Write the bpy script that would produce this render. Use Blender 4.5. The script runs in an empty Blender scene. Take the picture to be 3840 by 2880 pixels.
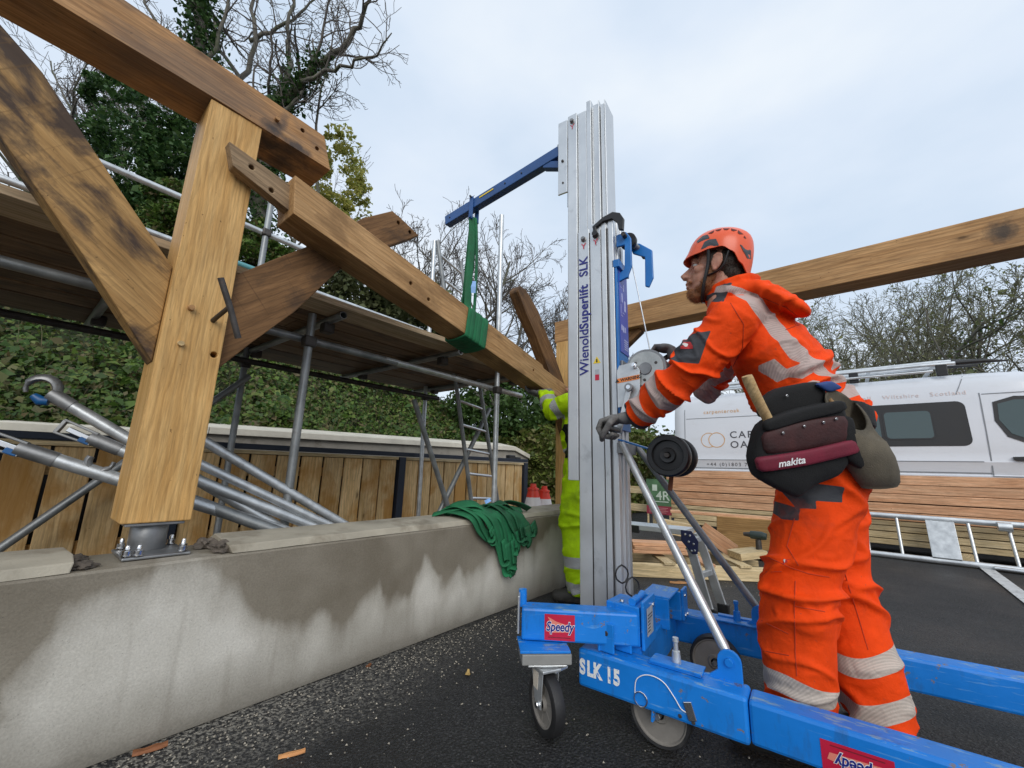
import bpy, bmesh, math, random
import numpy as np
from mathutils import Vector, Matrix, noise as mnoise
random.seed(7); rng = np.random.default_rng(7)
SC = bpy.context.scene; COL = SC.collection
R = math.radians
# ------------------------------------------------------------------ camera
CAM_H, PITCH, ROLL, YAW = 0.9, R(11.8), R(1.65), R(39.6)      # site axes: +X along the wall, +Y across it
_F = Vector((math.cos(YAW)*math.cos(PITCH), math.sin(YAW)*math.cos(PITCH), math.sin(PITCH)))
_R0 = Vector((math.sin(YAW), -math.cos(YAW), 0)); _U0 = _R0.cross(_F)
_R = math.cos(ROLL)*_R0 + math.sin(ROLL)*_U0; _U = -math.sin(ROLL)*_R0 + math.cos(ROLL)*_U0
cd = bpy.data.cameras.new('camera'); cam = bpy.data.objects.new('camera', cd); COL.objects.link(cam)
cd.sensor_width = 36; cd.lens = 36*1520/3840; cd.clip_start = 0.02; cd.clip_end = 3000
cam.matrix_world = Matrix(((_R.x, _U.x, -_F.x, 0), (_R.y, _U.y, -_F.y, 0), (_R.z, _U.z, -_F.z, CAM_H), (0, 0, 0, 1)))
SC.camera = cam
# ------------------------------------------------------------------ sky, sun, exposure
W = bpy.data.worlds.new('World'); SC.world = W; W.use_nodes = True
SUN_EL, SUN_AZ = R(32), R(228)           # azimuth measured from +X towards +Y: light from behind the camera's left
def build_world():
    nt = W.node_tree; N = nt.nodes; L = nt.links; N.clear()
    out = N.new('ShaderNodeOutputWorld'); bg = N.new('ShaderNodeBackground'); bg.inputs[1].default_value = 0.1
    sky = N.new('ShaderNodeTexSky'); sky.sky_type = 'NISHITA'; sky.sun_disc = False
    sky.sun_elevation = SUN_EL; sky.sun_rotation = math.pi/2 - SUN_AZ; sky.air_density = 1.0; sky.dust_density = 3.0
    tc = N.new('ShaderNodeTexCoord'); mp = N.new('ShaderNodeMapping'); mp.inputs['Scale'].default_value = (1.0, 1.0, 2.2)
    L.new(tc.outputs['Generated'], mp.inputs[0])
    n1 = N.new('ShaderNodeTexNoise'); n1.inputs['Scale'].default_value = 1.7; n1.inputs['Detail'].default_value = 5; n1.inputs['Roughness'].default_value = .5
    L.new(mp.outputs[0], n1.inputs['Vector'])
    cr = N.new('ShaderNodeValToRGB'); e = cr.color_ramp.elements
    e[0].position = .33; e[0].color = (6.3, 7.5, 9.0, 1); e[1].position = .72; e[1].color = (8.8, 9.4, 10.0, 1)
    m = e.new(.5); m.color = (7.4, 8.35, 9.6, 1)
    L.new(n1.outputs[0], cr.inputs[0])
    mx = N.new('ShaderNodeMix'); mx.data_type = 'RGBA'; mx.inputs[0].default_value = .9
    L.new(sky.outputs[0], mx.inputs[6]); L.new(cr.outputs[0], mx.inputs[7])
    L.new(mx.outputs[2], bg.inputs[0]); L.new(bg.outputs[0], out.inputs[0])
build_world()
sd = bpy.data.lights.new('sun', 'SUN'); sun = bpy.data.objects.new('sun', sd); COL.objects.link(sun)
sd.energy = 1.5; sd.angle = R(40); sd.color = (1, .96, .9)
sun.rotation_euler = Vector((math.cos(SUN_AZ)*math.cos(SUN_EL), math.sin(SUN_AZ)*math.cos(SUN_EL), math.sin(SUN_EL))).to_track_quat('Z', 'Y').to_euler()
sun.location = (-6, -3, 9)
SC.view_settings.view_transform = 'Standard'; SC.view_settings.look = 'None'; SC.view_settings.gamma = 1
SC.view_settings.exposure = 0.12; SC.view_settings.use_curve_mapping = False
SC.render.engine = 'CYCLES'; SC.cycles.use_denoising = True; SC.cycles.max_bounces = 8

# ------------------------------------------------------------------ placing helpers
def at(x, y, t):                      # a photo direction (2212 px wide frame) and a distance along the view axis -> site point
    k = 3840/2212
    return Vector((0, 0, CAM_H)) + (_F + _R*((x*k-1920)/1520) - _U*((y*k-1440)/1520))*t
def on(x, y, ax, v):
    k = 3840/2212; d = _F + _R*((x*k-1920)/1520) - _U*((y*k-1440)/1520); o = Vector((0, 0, CAM_H))
    return o + d*((v-o[ax])/d[ax])

# ------------------------------------------------------------------ object helpers
def tag(o, label=None, cat=None, group=None, kind=None):
    if label: o['label'] = label
    if cat: o['category'] = cat
    if group: o['group'] = group
    if kind: o['kind'] = kind
    return o
def thing(name, label, cat, loc=(0, 0, 0), group=None):
    o = bpy.data.objects.new(name, None); COL.objects.link(o); o.location = loc; o.empty_display_size = .1
    return tag(o, label, cat, group)
def obj(name, me, mat=None, parent=None, M=None, smooth=False, bevel=0, seg=2, autosmooth=None):
    o = bpy.data.objects.new(name, me); COL.objects.link(o)
    if mat is not None and not me.materials: me.materials.append(mat)
    if M is not None: o.matrix_basis = M
    if parent is not None:
        o.parent = parent
        o.matrix_parent_inverse = parent.matrix_basis.inverted()
    if smooth:
        for p in me.polygons: p.use_smooth = True
    if bevel:
        b = o.modifiers.new('bevel', 'BEVEL'); b.width = bevel; b.segments = seg; b.limit_method = 'ANGLE'; b.angle_limit = R(40)
    if autosmooth:
        me.set_sharp_from_angle(angle=R(autosmooth))
    return o
def pyd(verts, faces, name='m'):
    me = bpy.data.meshes.new(name); me.from_pydata([tuple(v) for v in verts], [], faces); me.update(); return me
def fast(verts, faces, name='m'):     # numpy arrays, all faces with the same corner count
    me = bpy.data.meshes.new(name); n, k = faces.shape
    me.vertices.add(len(verts)); me.vertices.foreach_set('co', np.asarray(verts, np.float32).ravel())
    me.loops.add(n*k); me.loops.foreach_set('vertex_index', faces.astype(np.int32).ravel())
    me.polygons.add(n); me.polygons.foreach_set('loop_start', np.arange(0, n*k, k, dtype=np.int32))
    try: me.polygons.foreach_set('loop_total', np.full(n, k, np.int32))
    except Exception: pass
    me.update(calc_edges=True); me.validate(); return me
_boxes = {}
BOXF = [(0, 3, 2, 1), (4, 5, 6, 7), (0, 1, 5, 4), (1, 2, 6, 5), (2, 3, 7, 6), (3, 0, 4, 7)]
def boxmesh(sx, sy, sz, share=None):
    key = (round(sx, 4), round(sy, 4), round(sz, 4), share)
    if share is not None and key in _boxes: return _boxes[key]
    a, b, c = sx/2, sy/2, sz/2
    me = pyd([(-a, -b, -c), (a, -b, -c), (a, b, -c), (-a, b, -c), (-a, -b, c), (a, -b, c), (a, b, c), (-a, b, c)], BOXF)
    if share is not None: _boxes[key] = me
    return me
def frame(A, B, up=(0, 0, 1)):        # matrix with local X along A->B, origin at the middle
    A, B = Vector(A), Vector(B); x = (B-A).normalized(); up = Vector(up)
    y = up.cross(x)
    if y.length < 1e-4: y = Vector((0, 1, 0)).cross(x)
    y.normalize(); z = x.cross(y); c = (A+B)/2
    return Matrix(((x.x, y.x, z.x, c.x), (x.y, y.y, z.y, c.y), (x.z, y.z, z.z, c.z), (0, 0, 0, 1)))
def bar(name, A, B, w, h, mat, parent=None, up=(0, 0, 1), bevel=.003, share=None):
    L = (Vector(B)-Vector(A)).length
    return obj(name, boxmesh(L, w, h, share), mat, parent, frame(A, B, up), bevel=bevel)
def box(name, lo, hi, mat, parent=None, bevel=.003, share=None):
    lo, hi = Vector(lo), Vector(hi); s = hi-lo
    return obj(name, boxmesh(s.x, s.y, s.z, share), mat, parent, Matrix.Translation((lo+hi)/2), bevel=bevel)
def rings(pts, rad, n=12, closed=False, caps=True, up=(0, 0, 1), sx=1.0, sy=1.0):
    pts = [Vector(p) for p in pts]; m = len(pts)
    if not hasattr(rad, '__len__'): rad = [rad]*m
    V, Fc = [], []
    t0 = None
    for i, p in enumerate(pts):
        if closed: t = (pts[(i+1) % m]-pts[i-1])
        else: t = pts[min(i+1, m-1)]-pts[max(i-1, 0)]
        t.normalize()
        if t0 is None:
            a = Vector(up).cross(t)
            if a.length < .05: a = Vector((1, 0, 0)).cross(t)
            a.normalize()
        else:
            a = a - t*a.dot(t); a.normalize()
        b = t.cross(a); t0 = t
        for k in range(n):
            q = 2*math.pi*k/n; V.append(p + (a*math.cos(q)*sx + b*math.sin(q)*sy)*rad[i])
    for i in range(m if closed else m-1):
        j = (i+1) % m
        for k in range(n):
            Fc.append((i*n+k, i*n+(k+1) % n, j*n+(k+1) % n, j*n+k))
    if caps and not closed:
        Fc.append(tuple(range(n-1, -1, -1))); Fc.append(tuple((m-1)*n+k for k in range(n)))
    return V, Fc
def tube(name, pts, r, mat, parent=None, n=12, closed=False, **kw):
    V, Fc = rings(pts, r, n, closed, **kw)
    o = obj(name, pyd(V, Fc), mat, parent, smooth=True); o.data.set_sharp_from_angle(angle=R(50)); return o
def smoothpath(pts, k=6):
    pts = [Vector(p) for p in pts]; out = []
    for i in range(len(pts)-1):
        p0, p1, p2, p3 = pts[max(i-1, 0)], pts[i], pts[i+1], pts[min(i+2, len(pts)-1)]
        for s in range(k):
            t = s/k
            out.append(.5*((2*p1)+(p2-p0)*t+(2*p0-5*p1+4*p2-p3)*t*t+(3*p1-p0-3*p2+p3)*t**3))
    out.append(pts[-1]); return out
def hollow(name, A, B, r, mat, parent=None, wall=.004, n=16):   # an open-ended tube one can look into
    A, B = Vector(A), Vector(B); V1, F1 = rings([A, B], r, n, caps=False); V2, F2 = rings([A, B], r-wall, n, caps=False)
    V = V1+V2; Fc = list(F1) + [tuple(2*n+i for i in reversed(f)) for f in F2]
    for k in range(n):
        k2 = (k+1) % n; Fc.append((k, 2*n+k, 2*n+k2, k2)); Fc.append((n+k, n+k2, 3*n+k2, 3*n+k))
    o = obj(name, pyd(V, Fc), mat, parent, smooth=True); o.data.set_sharp_from_angle(angle=R(50)); return o
def prism(name, poly, axis, lo, hi, mat, parent=None, bevel=.002, M=None, smooth=False):   # polygon (2D) extruded along an axis; poly in the other two axes, in order
    n = len(poly); V = []
    for d in (lo, hi):
        for a, b in poly:
            V.append({0: (d, a, b), 1: (a, d, b), 2: (a, b, d)}[axis])
    Fc = [tuple(range(n)), tuple(range(2*n-1, n-1, -1))] + [(i, n+i, n+(i+1) % n, (i+1) % n) for i in range(n)]
    me = pyd(V, Fc); bm = bmesh.new(); bm.from_mesh(me); bmesh.ops.recalc_face_normals(bm, faces=bm.faces); bm.to_mesh(me); bm.free()
    o = obj(name, me, mat, parent, M, bevel=bevel)
    if smooth:
        for p in me.polygons: p.use_smooth = True
        me.set_sharp_from_angle(angle=R(35))
    return o
def disc(name, c, axis, r, th, mat, parent=None, n=20, bevel=0.001):
    a = Vector(axis).normalized(); c = Vector(c); V, Fc = rings([c-a*th/2, c+a*th/2], r, n)
    o = obj(name, pyd(V, Fc), mat, parent, bevel=bevel, seg=1)
    for p in o.data.polygons:
        if len(p.vertices) == 4: p.use_smooth = True
    return o
def lathe(name, prof, c, axis, mat, parent=None, n=28, autosmooth=40):   # profile of (radius, distance along axis)
    a = Vector(axis).normalized(); u = a.orthogonal().normalized(); v = a.cross(u); c = Vector(c); V = []; m = len(prof)
    for r, h in prof:
        for k in range(n):
            q = 2*math.pi*k/n; V.append(c+a*h+(u*math.cos(q)+v*math.sin(q))*r)
    Fc = [(i*n+k, i*n+(k+1) % n, (i+1)*n+(k+1) % n, (i+1)*n+k) for i in range(m-1) for k in range(n)]
    me = pyd(V, Fc); bm = bmesh.new(); bm.from_mesh(me); bmesh.ops.remove_doubles(bm, verts=bm.verts, dist=1e-5)
    bmesh.ops.recalc_face_normals(bm, faces=bm.faces); bm.to_mesh(me); bm.free()
    return obj(name, me, mat, parent, smooth=True, autosmooth=autosmooth)
def text(name, s, M, size, mat, parent=None, bold=0.0, shear=0.0, sx=1.0, ext=.0004, align='CENTER', spacing=1.0):
    c = bpy.data.curves.new(name, 'FONT'); c.body = s; c.size = size; c.offset = bold; c.shear = shear; c.extrude = ext
    c.align_x = align; c.align_y = 'CENTER'; c.space_character = spacing; c.resolution_u = 4
    o = bpy.data.objects.new('tmp', c); COL.objects.link(o); dg = bpy.context.evaluated_depsgraph_get()
    me = bpy.data.meshes.new_from_object(o.evaluated_get(dg)); bpy.data.objects.remove(o); me.transform(Matrix.Diagonal((sx, 1, 1, 1)))
    me.materials.clear()
    return obj(name, me, mat, parent, M)
def face_M(c, right, up):             # matrix for flat lettering: local X = right, local Y = up
    x = Vector(right).normalized(); y = Vector(up); y = (y-x*y.dot(x)).normalized(); z = x.cross(y); c = Vector(c)
    return Matrix(((x.x, y.x, z.x, c.x), (x.y, y.y, z.y, c.y), (x.z, y.z, z.z, c.z), (0, 0, 0, 1)))
def applied(o):                       # bake an object's modifiers into its mesh
    dg = bpy.context.evaluated_depsgraph_get(); me = bpy.data.meshes.new_from_object(o.evaluated_get(dg))
    o.modifiers.clear(); old = o.data; o.data = me; return o
def drill(o, holes):                  # holes: (centre, axis, radius, length) in world space, really cut
    for c, ax, r, ln in holes:
        a = Vector(ax).normalized(); c = Vector(c); V, Fc = rings([c-a*ln/2, c+a*ln/2], r, 14)
        me = pyd(V, Fc); bm = bmesh.new(); bm.from_mesh(me); bmesh.ops.recalc_face_normals(bm, faces=bm.faces); bm.to_mesh(me); bm.free()
        cu = bpy.data.objects.new('cutter', me); COL.objects.link(cu)
        md = o.modifiers.new('cut', 'BOOLEAN'); md.object = cu; md.solver = 'EXACT'; md.operation = 'DIFFERENCE'
        applied(o); bpy.data.objects.remove(cu)
    return o
def copy_tree(o, dM, parent=None):    # a thing with its parts, moved by a world matrix
    c = o.copy(); COL.objects.link(c)
    if parent is None: c.matrix_basis = dM @ o.matrix_basis
    else: c.parent = parent; c.matrix_parent_inverse = o.matrix_parent_inverse.copy()
    for ch in o.children: copy_tree(ch, dM, c)
    return c
# ------------------------------------------------------------------ materials
_m = {}
class NG:
    def __init__(s, name):
        s.m = bpy.data.materials.new(name); s.m.use_nodes = True; s.t = s.m.node_tree; s.t.nodes.clear()
        s.out = s.n('ShaderNodeOutputMaterial'); s.p = s.n('ShaderNodeBsdfPrincipled'); s.l(s.p.outputs[0], s.out.inputs[0])
        s.tc = s.n('ShaderNodeTexCoord')
    def n(s, k, **kw):
        q = s.t.nodes.new(k)
        for a, v in kw.items(): setattr(q, a, v)
        return q
    def l(s, a, b): s.t.links.new(a, b)
    def co(s, stretch=(1, 1, 1), src='Object', rnd=False):
        mp = s.n('ShaderNodeMapping'); mp.inputs['Scale'].default_value = stretch; s.l(s.tc.outputs[src], mp.inputs[0])
        if rnd:
            oi = s.n('ShaderNodeObjectInfo'); mu = s.n('ShaderNodeMath', operation='MULTIPLY'); mu.inputs[1].default_value = 37.0
            s.l(oi.outputs['Random'], mu.inputs[0]); cb = s.n('ShaderNodeCombineXYZ')
            for i in range(3): s.l(mu.outputs[0], cb.inputs[i])
            s.l(cb.outputs[0], mp.inputs['Location'])
        return mp.outputs[0]
    def noise(s, vec, scale, detail=5, rough=.55, dist=0.0):
        q = s.n('ShaderNodeTexNoise'); q.inputs['Scale'].default_value = scale; q.inputs['Detail'].default_value = detail
        q.inputs['Roughness'].default_value = rough; q.inputs['Distortion'].default_value = dist
        if vec is not None: s.l(vec, q.inputs['Vector'])
        return q.outputs[0]
    def ramp(s, fac, stops, interp='LINEAR'):
        q = s.n('ShaderNodeValToRGB'); q.color_ramp.interpolation = interp; e = q.color_ramp.elements
        while len(e) < len(stops): e.new(.5)
        for i, (p, c) in enumerate(stops):
            e[i].position = p; e[i].color = (c, c, c, 1) if not hasattr(c, '__len__') else (*c, 1)
        s.l(fac, q.inputs[0]); return q.outputs[0]
    def mix(s, fac, a, b, mode='MIX'):
        q = s.n('ShaderNodeMix', data_type='RGBA', blend_type=mode)
        for v, i in ((fac, 0), (a, 6), (b, 7)):
            if hasattr(v, 'is_linked') or hasattr(v, 'links'): s.l(v, q.inputs[i])
            elif i == 0: q.inputs[0].default_value = v
            else: q.inputs[i].default_value = (*v, 1)
        return q.outputs[2]
    def math(s, op, a, b=None, c=None):
        q = s.n('ShaderNodeMath', operation=op)
        for i, v in enumerate((a, b, c)):
            if v is None: continue
            if hasattr(v, 'links'): s.l(v, q.inputs[i])
            else: q.inputs[i].default_value = v
        return q.outputs[0]
    def bump(s, h, strength=.3, dist=.01):
        q = s.n('ShaderNodeBump'); q.inputs['Strength'].default_value = strength; q.inputs['Distance'].default_value = dist
        s.l(h, q.inputs['Height']); s.l(q.outputs[0], s.p.inputs['Normal']); return q
    def set(s, col=None, rough=None, metal=None, spec=None):
        for v, k in ((col, 'Base Color'), (rough, 'Roughness'), (metal, 'Metallic'), (spec, 'Specular IOR Level')):
            if v is None: continue
            if hasattr(v, 'links'): s.l(v, s.p.inputs[k])
            elif k == 'Base Color': s.p.inputs[k].default_value = (*v, 1)
            else: s.p.inputs[k].default_value = v
        return s.m
def plain(name, col, rough=.5, metal=0, var=.12, scale=9, bump=.05, bscale=60, dirt=None, spec=.5):
    if name in _m: return _m[name]
    g = NG(name); v = g.co(rnd=True); n = g.noise(v, scale, 6)
    lo = [c*(1-var) for c in col]; hi = [min(1, c*(1+var)) for c in col]
    c = g.ramp(n, [(.3, lo), (.7, hi)])
    if dirt:
        c = g.mix(g.ramp(g.noise(v, dirt[1], 8, .65), [(dirt[2], 0), (dirt[2]+.12, dirt[3])]), c, dirt[0])
    r = g.ramp(n, [(.3, max(.03, rough-.08)), (.7, min(1, rough+.08))])
    if bump: g.bump(g.noise(v, bscale, 4), bump, .004)
    _m[name] = g.set(c, r, metal, spec); return _m[name]
def wood(name, dark, light, stain=None, stain_amt=.5, grain=1.0, rough=.65, saw=0.0, knots=True, stain_scale=2.2, per=.25, spots=(), checks=.0, fig=.62, slo=.50):
    """timber with the grain along the object's local X: growth-ring figure, fine pores, knots, drying checks and stains"""
    if name in _m: return _m[name]
    g = NG(name); v = g.co((1, 1, 1), rnd=True)
    warp = g.noise(g.co((1.1, 2.4, 2.4), rnd=True), 1.7, 3, .5)                          # slow wander of the rings
    sep = g.n('ShaderNodeSeparateXYZ'); g.l(g.co((1, 1, 1), rnd=True), sep.inputs[0])
    rad = g.math('SQRT', g.math('ADD', g.math('POWER', g.math('ADD', sep.outputs[1], g.math('MULTIPLY_ADD', warp, .30, -.10)), 2), g.math('POWER', g.math('ADD', sep.outputs[2], g.math('MULTIPLY_ADD', warp, -.22, .16)), 2)))
    rings_ = g.math('FRACT', g.math('ADD', g.math('MULTIPLY', rad, 58*grain), g.math('MULTIPLY', g.noise(g.co((2.5, 9, 9), rnd=True), 2.0, 4), 1.6)))
    ringc = g.ramp(rings_, [(0, 1.10), (.55, 1.0), (.82, .74), (.92, .70), (1.0, 1.10)])
    fine = g.noise(g.co((5, 95*grain, 95*grain), rnd=True), 1.4, 5, .7); med = g.noise(g.co((1.6, 17*grain, 17*grain), rnd=True), 1.5, 6, .62, .5)
    mid = [(p+q)/2 for p, q in zip(dark, light)]
    c = g.ramp(med, [(.28, dark), (.5, mid), (.70, light)])
    c = g.mix(fig, c, ringc, 'MULTIPLY'); c = g.mix(.72, c, g.ramp(fine, [(.30, .60), (.60, 1.14)]), 'MULTIPLY')
    c = g.mix(.6, c, g.ramp(g.noise(v, 2.3, 5), [(.3, .78), (.7, 1.14)]), 'MULTIPLY')
    if knots:
        vo = g.n('ShaderNodeTexVoronoi', feature='F1'); vo.inputs['Scale'].default_value = 1.0; g.l(g.co((2.2, 6, 6), rnd=True), vo.inputs['Vector'])
        kd = g.math('ADD', vo.outputs['Distance'], g.math('MULTIPLY_ADD', g.noise(v, 30, 4), .06, -.03))
        c = g.mix(g.ramp(kd, [(.03, .9), (.075, .35), (.16, 0)]), c, [q*.28 for q in dark])
        pk = g.noise(g.co((55, 70, 70), rnd=True), 1.0, 2); c = g.mix(g.ramp(pk, [(.735, 0), (.76, .8)]), c, [q*.25 for q in dark])    # pin knots and dents
    ck = g.noise(g.co((.9, 26, 26), rnd=True), 1.3, 5, .5, .4); ckm = g.ramp(ck, [(.485, 0), (.50, 1), (.515, 0)])
    if checks: c = g.mix(g.math('MULTIPLY', ckm, checks), c, [q*.22 for q in dark])
    if stain:
        s1 = g.noise(g.co((.9, 1.6, 1.6), rnd=True), stain_scale, 7, .6, .4)
        c = g.mix(g.ramp(s1, [(slo, 0), (slo+.05, stain_amt*.5), (slo+.12, stain_amt)]), c, stain)
    for (sx_, sy_, sz_, rx, ry, rz, colr, amt) in spots:                                    # iron stains at their own places
        mp = g.n('ShaderNodeMapping'); mp.inputs['Location'].default_value = (-sx_/rx, -sy_/ry, -sz_/rz); mp.inputs['Scale'].default_value = (1/rx, 1/ry, 1/rz); g.l(g.tc.outputs['Object'], mp.inputs[0])
        ln_ = g.n('ShaderNodeVectorMath', operation='LENGTH'); g.l(mp.outputs[0], ln_.inputs[0]); dd = g.math('ADD', ln_.outputs['Value'], g.math('MULTIPLY_ADD', g.noise(g.co(), 16, 6, .65), 1.7, -.85))
        c = g.mix(g.ramp(dd, [(.25, amt), (.75, amt*.45), (1.1, 0)]), c, colr)
    h = g.math('ADD', g.math('MULTIPLY', fine, .5), g.math('MULTIPLY', rings_, -.25))
    if saw:
        sw = g.noise(g.co((34, .8, .8)), 1.0, 3, .6); c = g.mix(g.ramp(sw, [(.60, 0), (.65, .9*saw)]), c, [q*.42 for q in dark]); h = g.math('ADD', h, g.math('MULTIPLY', sw, saw*1.5))
    oi = g.n('ShaderNodeObjectInfo'); hv = g.n('ShaderNodeHueSaturation'); g.l(c, hv.inputs['Color'])
    g.l(g.math('MULTIPLY_ADD', oi.outputs['Random'], per*2, 1-per), hv.inputs['Value'])
    g.bump(h, .32, .003)
    _m[name] = g.set(hv.outputs[0], g.ramp(med, [(.3, rough+.08), (.7, rough-.08)]), 0, .28); return _m[name]
OAK_POST = wood('fresh_oak', (.52, .285, .090), (.70, .44, .175), None, per=.03, rough=.55, checks=.15, fig=.42)
OAK_PLATE = wood('seasoned_oak', (.34, .17, .066), (.56, .32, .145), (.07, .07, .075), .5, stain_scale=1.5, per=.04, checks=.3, spots=((1.10, 0, -.135, .07, .5, .045, (.03, .036, .045), .85), (1.20, 0, -.155, .13, .5, .026, (.03, .036, .045), .85), (1.14, 0, -.07, .03, .5, .07, (.04, .045, .055), .75)))
OAK_CROSS = wood('cross_beam_oak', (.34, .175, .066), (.58, .34, .15), (.16, .09, .045), .4, stain_scale=1.2, per=.03, checks=.3, spots=((-.40, 0, 0, .075, .5, .09, (.03, .03, .03), .85), (.55, .0, .03, .12, .5, .05, (.12, .08, .05), .5)))
OAK_BRACE = wood('stained_oak', (.27, .145, .048), (.52, .31, .115), (.045, .028, .022), .95, saw=.5, stain_scale=3.6, per=.04, checks=.3, slo=.455)
OAK_DARK = wood('dark_oak', (.11, .055, .022), (.24, .125, .05), (.03, .02, .015), .7, saw=.4, stain_scale=2.4, per=.05)
OAK_LIFT = wood('planed_oak', (.33, .18, .07), (.56, .34, .155), (.20, .11, .045), .7, stain_scale=3.2, per=.03)
OAK_GREY = wood('weathered_oak', (.19, .125, .07), (.36, .25, .145), (.07, .05, .04), .8, checks=.5, per=.05)
OAK_PALE = wood('cut_oak', (.48, .33, .15), (.66, .49, .26), None, per=.05)
FENCE = wood('treated_pine', (.50, .32, .13), (.74, .53, .28), (.40, .19, .035), .75, grain=.8, stain_scale=2.0, per=.18)
DECKW = wood('scaffold_board', (.14, .080, .040), (.28, .178, .10), (.05, .035, .025), .6, per=.22)
DECKE = wood('scaffold_board_edge', (.38, .27, .16), (.62, .48, .32), None, per=.1)
LARCH = wood('larch_board', (.52, .25, .125), (.74, .45, .27), None, per=.16, grain=.7)
PALEWOOD = wood('pale_softwood', (.50, .37, .19), (.70, .56, .34), None, per=.12, grain=.7)
HANDLE = wood('hickory', (.50, .33, .14), (.70, .52, .29), (.30, .17, .07), .5, per=.03)
BARKW = wood('rusty_bark', (.12, .045, .02), (.30, .12, .05), None, knots=False)
GALV = plain('galvanised_steel', (.56, .585, .60), .38, .65, .2, 14, .1, 90, ((.22, .21, .20), 6, .58, .45))
GALVD = plain('weathered_scaffold_tube', (.27, .285, .29), .48, .6, .3, 10, .15, 70, ((.12, .08, .05), 5, .6, .5))
ALU = plain('mill_aluminium', (.62, .64, .655), .4, .72, .10, 5, .08, 120, ((.30, .31, .32), 7, .60, .45))
ALUL = plain('ladder_aluminium', (.66, .68, .69), .36, .8, .12, 8, .06, 100)
CHROME = plain('polished_bolt_steel', (.75, .75, .76), .16, 1.0, .05, 8, 0)
STEEL = plain('grey_steel', (.27, .275, .28), .45, .7, .3, 11, .12, 60, ((.12, .09, .07), 7, .58, .5))
IRON = plain('dark_iron', (.075, .068, .064), .55, .6, .35, 20, .3, 80, ((.16, .07, .03), 9, .58, .5))
def chipped(name, col):
    g = NG(name); v = g.co(); n = g.noise(v, 5, 6); c = g.ramp(n, [(.3, [q*.86 for q in col]), (.7, [min(1, q*1.12) for q in col])])
    ch = g.noise(v, 16, 8, .7); c = g.mix(g.ramp(ch, [(.635, 0), (.65, .9)]), c, (.20, .15, .10))
    sc = g.noise(g.co((3, 30, 30)), 3, 5); c = g.mix(g.ramp(sc, [(.62, 0), (.72, .35)]), c, (.30, .55, .72))
    ge = g.n('ShaderNodeNewGeometry'); sz = g.n('ShaderNodeSeparateXYZ'); g.l(ge.outputs['Normal'], sz.inputs[0]); topm = g.ramp(sz.outputs[2], [(.6, 0), (.9, 1)]); wr_ = g.ramp(g.noise(g.co((2.5, 9, 9)), 4, 8, .7), [(.56, 0), (.60, .75)]); c = g.mix(g.math('MULTIPLY', topm, wr_), c, (.22, .36, .44)); ru = g.ramp(g.noise(v, 7, 8, .7), [(.64, 0), (.67, .8)]); c = g.mix(g.math('MULTIPLY', topm, ru), c, (.13, .07, .035)); dr = g.noise(g.co((4, 4, 1.2)), 6, 6, .65); c = g.mix(g.ramp(dr, [(.55, 0), (.72, .4)]), c, (.03, .05, .08)); g.bump(g.math('ADD', g.noise(v, 40, 4), g.math('MULTIPLY', ch, .6)), .12, .003); return g.set(c, g.ramp(n, [(.3, .32), (.7, .5)]), 0, .45)
BLUE = chipped('blue_frame_paint', (.006, .19, .64))
BLUEJ = plain('dark_blue_paint', (.018, .075, .235), .4, 0, .2, 8, .05, 60, ((.05, .05, .06), 12, .66, .6))
BLUEW = plain('winch_blue_paint', (.010, .15, .46), .35, 0, .15, 8, .05)
BLUEPL = plain('blue_instruction_plate', (.06, .085, .42), .4, 0, .1, 6, .02)
NAVY = plain('navy_fence_steel', (.022, .030, .048), .5, .3, .15, 10, .05)
RUBBER = plain('black_rubber', (.018, .018, .019), .6, 0, .3, 12, .15, 90, ((.09, .085, .08), 5, .55, .5))
TREADGREY = plain('worn_grey_wheel', (.20, .185, .165), .75, 0, .25, 9, .2, 60)
BLACKP = plain('black_plastic', (.012, .012, .013), .42, 0, .3, 12, .08)
WHITEP = plain('white_print', (.80, .80, .80), .5, 0, .05, 6, 0)
REDP = plain('red_sticker', (.50, .012, .045), .35, 0, .08, 6, 0)
PINKP = plain('pale_red_sticker', (.72, .22, .16), .35, 0, .08, 6, 0)
NAVYP = plain('navy_print', (.016, .02, .20), .4, 0, .05, 6, 0)
YELP = plain('yellow_sticker', (.80, .58, .02), .4, 0, .06, 6, 0)
ORGP = plain('orange_sticker', (.75, .23, .05), .45, 0, .06, 6, 0)
GREYTAG = plain('grey_label', (.42, .45, .48), .45, .2, .2, 30, 0)
GREENSL = plain('green_webbing', (.010, .135, .052), .8, 0, .35, 6, .35, 160)
GREENSD = plain('dirty_green_webbing', (.012, .11, .045), .85, 0, .5, 5, .35, 160, ((.07, .06, .04), 5, .55, .5))
REDC = plain('cone_red', (.72, .045, .02), .45, 0, .1, 8, .04)
WHITEC = plain('cone_white', (.76, .72, .72), .5, 0, .08, 8, .04, 60, ((.4, .38, .36), 6, .62, .5))
CONC_PLATE = plain('coping_concrete', (.37, .335, .265), .8, 0, .2, 5, .4, 120, ((.19, .16, .115), 4, .50, .7))
CONC_DARK = plain('raw_concrete', (.30, .275, .235), .85, 0, .22, 4, .35, 90, ((.12, .10, .08), 4, .55, .6))
CONC_BRK = plain('broken_concrete', (.10, .082, .066), .9, 0, .5, 22, .8, 40)
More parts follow.
